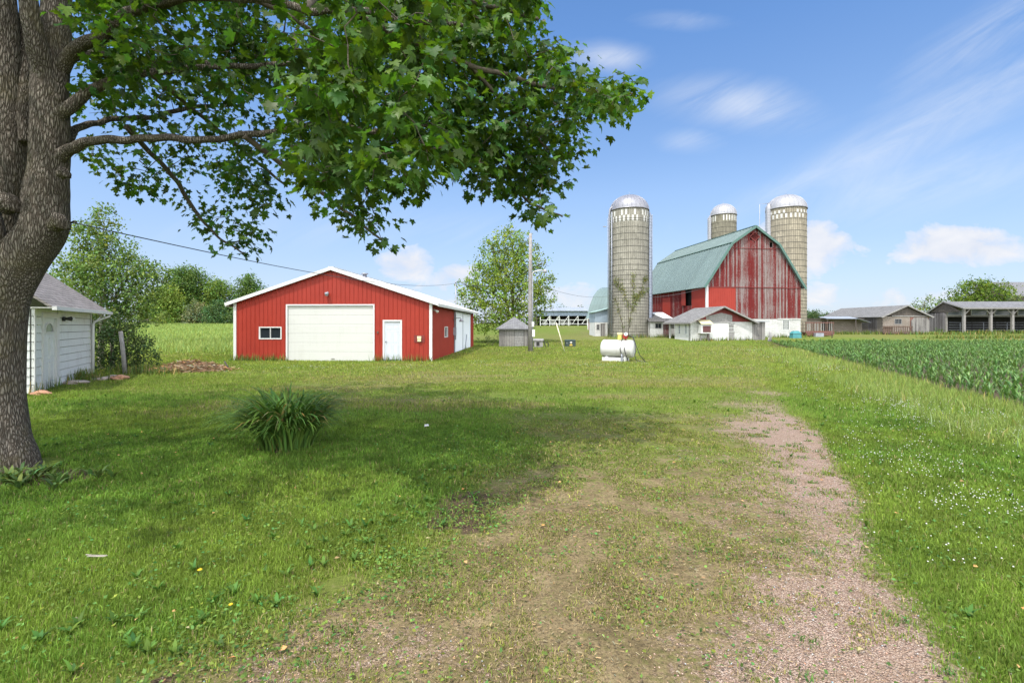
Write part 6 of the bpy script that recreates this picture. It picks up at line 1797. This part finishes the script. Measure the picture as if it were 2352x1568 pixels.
def grass():
    for nm, y0, y1, dens, Ls, Ws, sg in (('grass', 1.2, 5.0, 6600, (.028, .068), (.0032, .0062), 2), ('grass', 5.0, 9.5, 3300, (.03, .07), (.006, .010), 2), ('grass', 9.5, 17, 800, (.045, .10), (.010, .017), 1),
                                         ('grass', 17, 30, 260, (.05, .11), (.017, .030), 1), ('grass', 30, 52, 75, (.06, .13), (.03, .055), 1)):
        p = scatter(y0, y1, dens); x, y = p[:, 0], p[:, 1]
        dr = m_drive(x, y); gv = m_gravel(x, y); tl = m_tall(x, y)
        clump = fnoise(x, y, .35, 81)
        keep = (1 - .12 * dr * (1 - smooth01((y - 9) / 8) * .4)) * np.clip(1 - 1.25 * gv, .0, 1)
        tuft = (clump > .62) & (fnoise(x, y, .12, 83) > .45); keep = np.where((gv > .4) & tuft, .6, keep)
        keep *= np.where(dr > .4, smooth01((clump - .30) / .22), 1)
        keep *= 1 - .85 * m_bare(x, y)
        keep *= (x < corn_edge(y) + .6) | (y > 49)
        ok = (RNG.random(len(x)) < keep) & ~blocked(x, y); p = p[ok]; x, y = p[:, 0], p[:, 1]; n = len(x); dr = dr[ok]; tl = tl[ok]
        L = RNG.uniform(Ls[0], Ls[1], n) * (1 - .42 * dr) * (.75 + .6 * fnoise(x, y, .9, 91)) * (1 + 2.0 * tl * smooth01((y - 6) / 3))
        W = RNG.uniform(Ws[0], Ws[1], n); lean = np.abs(RNG.normal(.42, .40, n)).clip(0, 1.35) + .42 * dr
        o = blades(nm, p, L, W, grass_color(x, y, n).clip(.004, .8), lean.clip(0, 1.45), sg)
        tag(o, 'mown lawn and thin yard grass', 'grass', kind='stuff')
    # long hay and the unmown strip by the corn
    p = scatter(6, 42, 70); x, y = p[:, 0], p[:, 1]; t = m_tall(x, y)
    ok = (RNG.random(len(x)) < t) & (x > 0); p = p[ok]; n = len(p); x, y = p[:, 0], p[:, 1]
    c = leaf_colors(n, (.215, .285, .055), .22, .1); s = RNG.random(n) < .16; c[s] = leaf_colors(int(s.sum()), (.36, .34, .15), .2)
    o = blades('tall_grass', p, RNG.uniform(.10, .34, n), RNG.uniform(.008, .016, n) * (1 + y / 22), c, np.abs(RNG.normal(.3, .3, n)), 2); tag(o, 'long yellowish grass between the clover and the corn', 'grass', kind='stuff')
    p = scatter(32, 112, 16, 1.0); x, y = p[:, 0], p[:, 1]; t = m_tall(x, y)
    ok = (RNG.random(len(x)) < t) & (x < 0) & (x > -100); p = p[ok]; n = len(p); x, y = p[:, 0], p[:, 1]
    c = leaf_colors(n, (.26, .335, .095), .16, .06) * (.75 + .5 * fnoise(x * .5, y * 2, 6, 95))[:, None]
    o = blades('hayfield', p, RNG.uniform(.30, .60, n), RNG.uniform(.05, .10, n) * (1 + y / 90), c, np.abs(RNG.normal(.3, .25, n)), 1); tag(o, 'long pale green hay on the left hillside', 'hayfield', kind='stuff')
    # weedy fringe along walls and under the sheds
    W = []
    def line(x0, y0, x1, y1, n, w=.25): t = RNG.random(n); W.append(np.stack([x0 + (x1 - x0) * t + RNG.normal(0, w, n), y0 + (y1 - y0) * t - np.abs(RNG.normal(0, w, n))], 1))
    line(-14.5, 25.3, -11.9, 25.2, 260); line(-7.1, 25.0, -4.2, 24.85, 160, .15); line(-12.9, 12.9, -15.4, 17.6, 380, .22); line(-15.2, 17.0, -14.0, 16.2, 420, .3); line(16.4, 57, 19.4, 57.4, 160, .3); line(18.8, 50.8, 26, 51.9, 200, .2); line(28, 56.3, 35, 57.4, 200, .3); line(11, 56.6, 16, 56.6, 200, .3)
    line(38, 65.5, 64, 63.5, 1500, .8); line(48, 56, 75, 58, 1300, 1.3); line(62, 66, 76, 66, 500, .4); line(-15.5, 19.2, -13, 18.5, 300, .4)
    p = np.concatenate(W); p = p[~blocked(p[:, 0], p[:, 1])]; n = len(p); dd = np.hypot(p[:, 0], p[:, 1])
    c = leaf_colors(n, (.125, .175, .04), .3, .15); s = RNG.random(n) < .15; c[s] = leaf_colors(int(s.sum()), (.30, .25, .11), .2)
    o = blades('weeds', p, RNG.uniform(.15, .42, n) * (1 + .008 * dd), .010 + .0011 * dd, c, np.abs(RNG.normal(.3, .3, n)), 1); tag(o, 'uncut weeds along the foot of the walls', 'weeds', kind='stuff')


def broadleaf():
    """dandelion and plantain rosettes at the rim of the lawn and below the maple"""
    R = []
    q = scatter(1.9, 6.2, 16); x, y = q[:, 0], q[:, 1]
    e = np.abs(x - edge_left(y) + .3); k = np.exp(-(e / .55) ** 2) + .5 * smooth01((-x - 1.2) / .6) * smooth01((3.1 - y) / .6)
    R.append(q[(RNG.random(len(x)) < k * .85)])
    q = scatter(2.2, 13, 2.2); x, y = q[:, 0], q[:, 1]; R.append(q[RNG.random(len(x)) < .35 * (1 - m_drive(x, y))])
    n = 46; R.append(np.stack([RNG.normal(-6.0, .55, n), RNG.normal(5.75, .16, n)], 1))
    p = np.concatenate(R); p = p[~blocked(p[:, 0], p[:, 1])]
    V, Fc, C, off = [], [], [], 0
    for i, (px, py) in enumerate(p):
        k = int(RNG.integers(5, 10)); big = 2.0 if (abs(py - 5.75) < .5 and px < -4.6) else 1.0
        az = RNG.uniform(0, 2 * PI) + np.arange(k) * 2 * PI / k + RNG.normal(0, .3, k)
        rp = np.repeat(np.array([[px, py, .0]]), k, 0)
        v, f, m = ribbon_blades(rp, az, RNG.uniform(.05, .12, k) * big, RNG.uniform(.5, 1.1, k), RNG.uniform(.016, .030, k) * (1.6 if big > 1 else 1), 3, .7)
        V.append(v); Fc.append(f + off); off += len(v)
        C.append(np.repeat(leaf_colors(k, (.085, .17, .030) if big == 1 else (.10, .16, .045), .25), m, 0))
    v = np.concatenate(V); v[:, 2] = np.maximum(v[:, 2], .004)
    o = np_mesh('rosette_weeds', v, [np.concatenate(Fc)], MT['blade'], np.concatenate(C)); tag(o, 'broad leaved weeds in the lawn', 'weeds', kind='stuff')
    # dandelion heads
    for i, (u, v_, lb) in enumerate(((459, 1325, 'bigger yellow dandelion head near the edge of the lawn'), (530, 1407, 'smaller yellow dandelion head where the lawn turns thin'))):
        y = H * F / (v_ - V0); g = ground_at(u, y)
        r = thing('dandelion', lb, 'flower', g)
        m = MB()
        for k in range(26):
            a = 2.4 * k; rr = .004 + .011 * math.sqrt(k / 26) * (1.2 if i == 0 else .8)
            m.bar((0, 0, .055), (rr * math.cos(a), rr * math.sin(a), .062 - .006 * k / 26), .005, .003)
        m.build('flower_head', MT['dandelion'], r)
        m = MB(); m.tube([(0, 0, -.01), (0, 0, .056)], .0025, 5); m.build('stem', MT['stemgreen'], r)


def ground_ivy():
    """small round leaved creepers where the lawn thins out, and tufts through the gravel"""
    P = []
    for y0, y1, d in ((1.7, 5, 1500), (5, 9, 500)):
        q = scatter(y0, y1, d); x, y = q[:, 0], q[:, 1]
        e = x - edge_left(y); k = np.exp(-((e - .25) / .75) ** 2) * smooth01((fnoise(x, y, .5, 111) - .38) / .2) + .35 * smooth01((fnoise(x, y, .45, 113) - .56) / .1) * (1 - m_gravel(x, y)) + .10
        P.append(q[RNG.random(len(x)) < k * .75])
    p = np.concatenate(P); p = p[~blocked(p[:, 0], p[:, 1])]; n = len(p)
    X, Y, Z = frames(np.array([[0, 0, 1.0]]) + RNG.normal(0, .45, (n, 3)), np.stack([RNG.normal(0, 1, n), RNG.normal(0, 1, n), RNG.normal(.1, .3, n)], 1))
    v, f = place_leaves(np.stack([p[:, 0], p[:, 1], RNG.uniform(.012, .05, n)], 1), X, Y, Z, RNG.uniform(.012, .030, n) * (1 + p[:, 1] / 16), DIAM, DIAM_T)
    c = leaf_colors(n, (.13, .215, .045), .3, .15) * (.6 + .8 * fnoise(p[:, 0], p[:, 1], .3, 117))[:, None]
    o = np_mesh('ground_ivy', v, [f], MT['blade'], np.repeat(c, 4, 0)); tag(o, 'small leaved creeping weeds where the lawn thins', 'weeds', kind='stuff')
    # low tufts standing in the gravel
    q = scatter(1.8, 11, 7); x, y = q[:, 0], q[:, 1]; q = q[RNG.random(len(x)) < m_gravel(x, y) * .95 + .12 * m_drive(x, y)]
    k = 26; n = len(q) * k; sz = np.repeat(RNG.uniform(.5, 1.4, len(q)), k)
    pp = np.repeat(q, k, 0) + RNG.normal(0, .028, (n, 2)) * sz[:, None] * np.array([[1.5, 1]])
    c = leaf_colors(n, (.115, .20, .045), .3, .12)
    o = blades('gravel_tufts', pp, RNG.uniform(.02, .065, n) * sz, RNG.uniform(.003, .006, n) * (1 + pp[:, 1] / 8), c, RNG.uniform(.3, 1.4, n), 2); tag(o, 'tufts of grass growing through the gravel', 'grass', kind='stuff')


OCT = np.array([(1, 0, 0), (0, 1, 0), (-1, 0, 0), (0, -1, 0), (0, 0, .9), (0, 0, -.6)]); OCT_T = np.array([(0, 1, 4), (1, 2, 4), (2, 3, 4), (3, 0, 4), (1, 0, 5), (2, 1, 5), (3, 2, 5), (0, 3, 5)])


def octs(pos, size, mat, name, col, squash=None):
    n = len(pos); a = RNG.uniform(0, 2 * PI, n); X = np.stack([np.cos(a), np.sin(a), np.zeros(n)], 1); Y = np.stack([-np.sin(a), np.cos(a), np.zeros(n)], 1); Z = np.repeat(np.array([[0, 0, 1.0]]), n, 0)
    if squash is not None:
        Z = unit(Z + RNG.normal(0, .5, (n, 3))); X = unit(np.cross(Y, Z)); Y = np.cross(Z, X); X = X * RNG.uniform(.7, 1.3, (n, 1)); Z = Z * squash
    v, f = place_leaves(pos, X, Y, Z, size, OCT, OCT_T)
    return np_mesh(name, v, [f], mat, np.repeat(col, 6, 0))


def litter():
    # clover heads
    P = []
    for y0, y1, d in ((3.5, 9, 260), (9, 16, 150), (16, 28, 55), (28, 36, 14)):
        p = scatter(y0, y1, d); P.append(p[RNG.random(len(p)) < m_clover(p[:, 0], p[:, 1])])
    p = np.concatenate(P); p = p[~blocked(p[:, 0], p[:, 1])]; x, y = p[:, 0], p[:, 1]; n = len(p)
    pos = np.stack([x, y, gz(x, y) + RNG.uniform(.05, .115, n) + .05 * (x > 12)], 1)
    o = octs(pos, RNG.uniform(.0045, .008, n) * (1 + y / 30), MT['petal'], 'clover_flowers', np.array([[.66, .66, .60]]) * RNG.uniform(.75, 1.1, (n, 1)) * np.ones((n, 3)))
    tag(o, 'white clover heads scattered through the grass', 'clover', kind='stuff')
    # loose stones of the drive
    p = scatter(1.7, 7.5, 900); g = m_gravel(p[:, 0], p[:, 1]); p = p[RNG.random(len(p)) < g * .9]; n = len(p)
    c = leaf_colors(n, (.40, .275, .22), .32, .06); s = RNG.random(n) < .15; c[s] = leaf_colors(int(s.sum()), (.52, .47, .43), .15)
    o = octs(np.stack([p[:, 0], p[:, 1], np.full(n, .003)], 1), RNG.uniform(.003, .0075, n), MT['bits'], 'gravel', c, .75); tag(o, 'pink crushed stone on the drive', 'gravel', kind='stuff')
    # clippings and straw lying on the worn ground
    P = []
    for y0, y1, d in ((1.7, 5, 900), (5, 10, 300), (10, 17, 100)):
        p = scatter(y0, y1, d); x, y = p[:, 0], p[:, 1]
        P.append(p[RNG.random(len(p)) < m_drive(x, y) * (1 - .55 * m_gravel(x, y)) * smooth01((fnoise(x, y, .8, 101) - .25) / .3) + .03])
    p = np.concatenate(P); n = len(p); a = RNG.uniform(0, 2 * PI, n); L = RNG.uniform(.006, .024, n) * (1 + p[:, 1] / 12); w = RNG.uniform(.0007, .0017, n) * (1 + p[:, 1] / 5)
    d = np.stack([np.cos(a), np.sin(a), RNG.normal(0, .10, n)], 1); s = np.stack([-np.sin(a), np.cos(a), RNG.normal(0, .3, n)], 1)
    c0 = np.stack([p[:, 0], p[:, 1], RNG.uniform(.008, .022, n)], 1)
    v = np.stack([c0 - d * L[:, None] / 2 - s * w[:, None], c0 - d * L[:, None] / 2 + s * w[:, None], c0 + d * L[:, None] / 2 + s * w[:, None], c0 + d * L[:, None] / 2 - s * w[:, None]], 1).reshape(-1, 3)
    c = leaf_colors(n, (.27, .21, .115), .35, .08); k = RNG.random(n) < .3; c[k] = leaf_colors(int(k.sum()), (.17, .115, .065), .3)
    o = np_mesh('dry_clippings', v, [np.arange(4 * n).reshape(-1, 4)], MT['bits'], np.repeat(c, 4, 0)); tag(o, 'dry clippings lying on the worn drive', 'clippings', kind='stuff')
    # fallen leaves, tan and orange
    p = scatter(1.9, 9, 5); p = p[RNG.random(len(p)) < .45]; n = len(p)
    X, Y, Z = frames(np.array([[0, 0, 1.0]]) + RNG.normal(0, .3, (n, 3)), np.stack([RNG.normal(0, 1, n), RNG.normal(0, 1, n), np.zeros(n)], 1))
    v, f = place_leaves(np.stack([p[:, 0], p[:, 1], np.full(n, .03)], 1), X, Y, Z, RNG.uniform(.025, .05, n), DIAM, DIAM_T)
    o = np_mesh('fallen_leaves', v, [f], MT['bits'], np.repeat(leaf_colors(n, (.42, .24, .10), .3), 4, 0)); tag(o, 'a scatter of dry fallen leaves and seeds', 'leaves', kind='stuff')
    # a piece of bark on the lawn, two scraps of paper
    y = H * F / (1291 - V0); g = ground_at(222, y, .05)
    m = MB(); m.hexa([(-.09, -.012, 0), (.08, -.018, 0), (.10, .014, 0), (-.07, .012, 0), (-.08, -.010, .012), (.07, -.014, .016), (.09, .010, .012), (-.06, .010, .014)]); m.bar((-.12, .02, .01), (-.04, .0, .012), .012, .008)
    o = m.build('bark_piece', MT['bark_grey']); o.location = g; o.scale = (.8, .7, .6); tag(o, 'splinter of pale bark lying in the lawn', 'bark')
    for u, v_, s, lb in ((709, 1022, .035, 'white scrap of paper at the foot of the strap-leaved clump'), (980, 985, .04, 'crumpled white scrap on the shaded lawn')):
        y = H * F / (v_ - V0); g = ground_at(u, y, .05); m = MB()
        m.hexa([(-s, -s * .6, 0), (s, -s * .5, .01), (s * .9, s * .7, .0), (-s * .9, s * .6, .012), (-s * .8, -s * .5, s), (s * .8, -s * .4, s * .7), (s * .7, s * .5, s * .9), (-s * .7, s * .5, s * .6)])
        o = m.build('paper_scrap', MT['white']); o.location = g; tag(o, lb, 'litter')


def corn():
    # a handful of different plants
    protos = []
    for k in range(6):
        n = int(RNG.integers(7, 10)); az = (np.arange(n) % 2) * PI + RNG.normal(0, .45, n) + RNG.uniform(0, PI); zz = np.linspace(.02, .14, n)
        L = np.interp(np.arange(n), [0, n * .5, n - 1], [.22, .47, .33]) * RNG.uniform(.85, 1.15, n)
        rp = np.stack([np.zeros(n), np.zeros(n), zz], 1)
        v, f, m = ribbon_blades(rp, az, L, np.interp(np.arange(n), [0, n - 1], [.85, .10]), RNG.uniform(.032, .050, n), 5, 1.5)
        c = np.repeat(leaf_colors(n, (.145, .240, .062), .20, .07), m, 0)
        protos.append((v, f, c, None))
    ang = math.atan2(41 - 10, 23.2 - 11.2)            # rows follow the field edge
    dx, dy = math.cos(ang), math.sin(ang)
    pts = []
    for i in range(0, 90):
        off = i * .74 + .15
        for t in np.arange(-14, 62, .15):
            x = 11.2 + dx * t + dy * off; y = 10 + dy * t - dx * off
            if y < 5.5 or y > 49.5: continue
            if x < corn_edge(y) + .15 or x > 1.12 * y + 4.5: continue
            if RNG.random() < .06: continue
            pts.append((x + RNG.normal(0, .03), y + RNG.normal(0, .04)))
    pts = np.array(pts); vis = np.abs(pts[:, 0] / pts[:, 1]) < 1.055
    order = np.argsort(np.where(vis, pts[:, 1], 1e3 + pts[:, 1])); pts = pts[order]
    sc = RNG.uniform(.45, 1.05, len(pts)); rot = RNG.uniform(0, 2 * PI, len(pts)); which = RNG.integers(0, 6, len(pts))
    base = None; first = {}
    for i in range(290):
        k = int(which[i]); x, y = pts[i]
        if k not in first:
            v, f, c, sv = protos[k]
            o = np_mesh('corn_plant', v, [f], MT['corn'], c)
            m = MB(); m.tube([(0, 0, -.05), (0, 0, .16)], [.012, .009], 5); m.build('stalk', MT['stemgreen'], o); first[k] = o
        else:
            o = copy_tree(first[k])
        o.location = (x, y, float(gz(x, y))); o.rotation_euler = (0, 0, float(rot[i])); o.scale = (float(sc[i]),) * 3
        tag(o, 'knee-high green corn plant with arching leaves near the field edge', 'corn', 'corn plants at the front of the field')
    V, Fc, C, off = [], [], [], 0
    for i in range(290, len(pts)):
        v, f, c, sv = protos[int(which[i])]; ca, sa = math.cos(rot[i]), math.sin(rot[i]); s = sc[i]
        q = np.stack([(v[:, 0] * ca - v[:, 1] * sa) * s + pts[i, 0], (v[:, 0] * sa + v[:, 1] * ca) * s + pts[i, 1], v[:, 2] * s + float(gz(0, pts[i, 1]))], 1)
        V.append(q); Fc.append(f + off); off += len(v); C.append(c * RNG.uniform(.8, 1.2))
    o = np_mesh('corn_field', np.concatenate(V), [np.concatenate(Fc)], MT['corn'], np.concatenate(C)); tag(o, 'rows of young corn filling the field', 'corn', kind='stuff')


# ------------------------------------------------------------------ sky, sun, camera
SUN = Vector((-.21, -.41, .885)).normalized()


def world():
    w = bpy.data.worlds.new('World'); SC.world = w; w.use_nodes = True; t = w.node_tree
    for n_ in list(t.nodes): t.nodes.remove(n_)
    n = N.__new__(N); n.t = t; n.mat = None
    out = n.new('ShaderNodeOutputWorld'); bg = n.new('ShaderNodeBackground')
    sky = n.new('ShaderNodeTexSky', sky_type='NISHITA'); sky.sun_disc = False
    sky.sun_elevation = math.asin(SUN.z); sky.sun_rotation = math.atan2(SUN.x, SUN.y)
    sky.air_density = 1.0; sky.dust_density = 0.35; sky.ozone_density = 2.2; sky.altitude = 200
    tc = n.new('ShaderNodeTexCoord'); d = tc.outputs['Generated']; q = n.sep(d)
    el = n.math('MAXIMUM', q[2], .004)
    # the blue overhead is deep and saturated
    deep = n.ramp(q[2], [(0.0, (.54, .55, .66)), (.10, (.62, .64, .74)), (.25, (.70, .79, .88)), (.5, (.55, .80, 1.02))])
    col = n.mix(1.0, sky.outputs[0], deep, 'MULTIPLY')
    # planar cloud coordinates: x/y to the front, height over distance
    ay = n.math('MAXIMUM', q[1], .05); px = n.math('DIVIDE', q[0], ay); pz = n.math('DIVIDE', q[2], ay)

    def blob(cx, cz, rx, rz, rot=0.0):
        a = n.math('SUBTRACT', px, cx); b = n.math('SUBTRACT', pz, cz); c, s = math.cos(rot), math.sin(rot)
        u = n.math('ADD', n.math('MULTIPLY', a, c / rx), n.math('MULTIPLY', b, s / rx)); v = n.math('ADD', n.math('MULTIPLY', a, -s / rz), n.math('MULTIPLY', b, c / rz))
        r = n.math('ADD', n.math('MULTIPLY', u, u), n.math('MULTIPLY', v, v))
        return n.math('POWER', 2.718, n.math('MULTIPLY', r, -1.0))

    def tot(bl):
        s = bl[0]
        for b in bl[1:]: s = n.math('MAXIMUM', s, b)
        return s
    # thin high wisps
    wv = n.comb(n.math('MULTIPLY', px, 1.0), n.math('MULTIPLY', pz, 2.6), 0.0)
    rot = .5; wa = n.math('ADD', n.math('MULTIPLY', px, math.cos(rot)), n.math('MULTIPLY', pz, math.sin(rot))); wb = n.math('ADD', n.math('MULTIPLY', px, -math.sin(rot)), n.math('MULTIPLY', pz, math.cos(rot)))
    wv = n.comb(n.math('MULTIPLY', wa, .55), n.math('MULTIPLY', wb, 3.4), 0.0)
    wn = n.noise(wv, 3.6, 9, .66, .9); wn2 = n.noise(n.comb(px, n.math('MULTIPLY', pz, 1.5), 3.0), 1.6, 5, .6)
    wm = tot([n.math('MULTIPLY', blob(.48, .455, .14, .045, -.10), .66), n.math('MULTIPLY', blob(.195, .555, .07, .028), .65), n.math('MULTIPLY', blob(.90, .43, .50, .06, .50), .45), n.math('MULTIPLY', blob(.62, .30, .30, .03, .35), .35), n.math('MULTIPLY', blob(.37, .38, .06, .025), .38), n.math('MULTIPLY', blob(1.02, .62, .25, .05, .55), .5), n.math('MULTIPLY', blob(.35, .63, .09, .02), .3), n.math('MULTIPLY', blob(.86, .30, .35, .06, .2), .4), n.math('MULTIPLY', blob(-.3, .2, .5, .05), .2)])
    wf = n.math('MULTIPLY', wm, n.ramp(n.math('ADD', n.math('MULTIPLY', wn, .6), n.math('MULTIPLY', wn2, .4)), [(.38, .04), (.64, 1.0)]))
    cir = n.ramp(wf, [(.03, 0.0), (.85, .80)])
    # soft heaps near the horizon
    cn = n.noise(n.comb(px, n.math('MULTIPLY', pz, 1.6), 7.0), 12.0, 8, .58, .3)
    cm = tot([blob(.60, .165, .17, .085), n.math('MULTIPLY', blob(.92, .165, .20, .060), 1.05), n.math('MULTIPLY', blob(-.22, .125, .11, .05), .95), n.math('MULTIPLY', blob(-.12, .10, .08, .06), .9), n.math('MULTIPLY', blob(1.3, .15, .3, .07), .9), n.math('MULTIPLY', blob(-1.25, .14, .3, .06), .8), n.math('MULTIPLY', blob(.35, .06, 1.6, .05), .7)])
    cf = n.math('SUBTRACT', n.math('MULTIPLY', cm, 1.30), n.math('MULTIPLY', n.math('SUBTRACT', 1.0, cn), 1.55))
    cum = n.ramp(cf, [(.0, 0.0), (.10, .45), (.36, .92)])
    haze = n.ramp(q[2], [(0.0, .58), (.12, .36), (.32, .14), (.6, .03)])
    white = n.mix(n.ramp(cn, [(.35, 0), (.7, 1)]), (CLOUD * .74, CLOUD * .78, CLOUD * .88), (CLOUD * .90, CLOUD * .90, CLOUD * .93))
    fr = n.math('GREATER_THAN', q[1], .06)
    col = n.mix(haze, col, (CLOUD * .60, CLOUD * .72, CLOUD * .92))
    col = n.mix(n.math('MULTIPLY', cir, fr), col, (CLOUD * .96, CLOUD * .98, CLOUD * 1.0))
    col = n.mix(n.math('MULTIPLY', cum, fr), col, white)
    # unseen broken bright cloud, added behind the viewer to lift the fill light
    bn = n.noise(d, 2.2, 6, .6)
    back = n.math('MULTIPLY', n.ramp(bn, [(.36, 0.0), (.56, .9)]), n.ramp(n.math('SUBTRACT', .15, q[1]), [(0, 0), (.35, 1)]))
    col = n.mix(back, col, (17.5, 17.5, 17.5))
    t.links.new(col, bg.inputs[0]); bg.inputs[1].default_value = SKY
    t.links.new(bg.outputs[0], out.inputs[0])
    L = bpy.data.lights.new('sun', 'SUN'); L.energy = SUNE; L.angle = math.radians(.55); L.color = (1.0, .955, .88)
    o = bpy.data.objects.new('sun', L); COL.objects.link(o); o.rotation_euler = SUN.to_track_quat('Z', 'Y').to_euler(); o.location = SUN * 60


SKY, SUNE, CLOUD, EXPO = 0.15, 2.85, 4.6, 0.60


def camera():
    cd = bpy.data.cameras.new('camera'); cd.sensor_width = 36; cd.lens = 36 * F / 2352; cd.shift_y = -(784 - V0) / 2352
    cd.clip_start = .05; cd.clip_end = 6000
    o = bpy.data.objects.new('camera', cd); COL.objects.link(o); o.location = (0, 0, H); o.rotation_euler = (PI / 2, 0, 0); SC.camera = o
    SC.view_settings.view_transform = 'Standard'; SC.view_settings.look = 'None'; SC.view_settings.exposure = EXPO; SC.view_settings.gamma = 1
    SC.render.resolution_x = 1024; SC.render.resolution_y = 682
    SC.cycles.max_bounces = 6; SC.cycles.diffuse_bounces = 3; SC.cycles.transmission_bounces = 4; SC.cycles.transparent_max_bounces = 4
    SC.cycles.caustics_reflective = False; SC.cycles.caustics_refractive = False


MT['dandelion'] = plain('dandelion_yellow', (.75, .50, .02), .6)
MT['stemgreen'] = plain('stem_green', (.10, .17, .05), .6)
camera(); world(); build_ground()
red_shed(); big_barn(); milk_house(); entry_shed(); blue_shed(); arch_barn(); far_open_shed(); old_grey_barn(); lean_to(); loafing_shed(); distant_barn(); white_garage(); small_shed()
S1 = silos(); PB = utility_pole(); fuel_tank(); yard_bits()
wire('power_wire', 'long sagging wire from the maple hook to the red shed mast', (-5.78, 6.15, 3.2), (-3.87, 32.1, 4.62), .42, .008)
wire('power_wire', 'wire from the red shed mast to the utility pole', (-3.87, 32.1, 4.62), (1.15, 34.3, 5.0), .25)
wire('power_wire', 'sagging wire from the utility pole to the near silo', (1.15, 34.3, 5.0), (11.75, 58.3, 5.4), .55)
wire('power_wire', 'thin wire from the near silo to the barn corner', (16.3, 57.6, 5.2), tuple(barn_pt(-6.2, .1, 6.3)), .25, .02)
trees(); daylily(); vines(S1); brush_pile(); maple(); grass(); broadleaf(); ground_ivy(); litter(); corn()
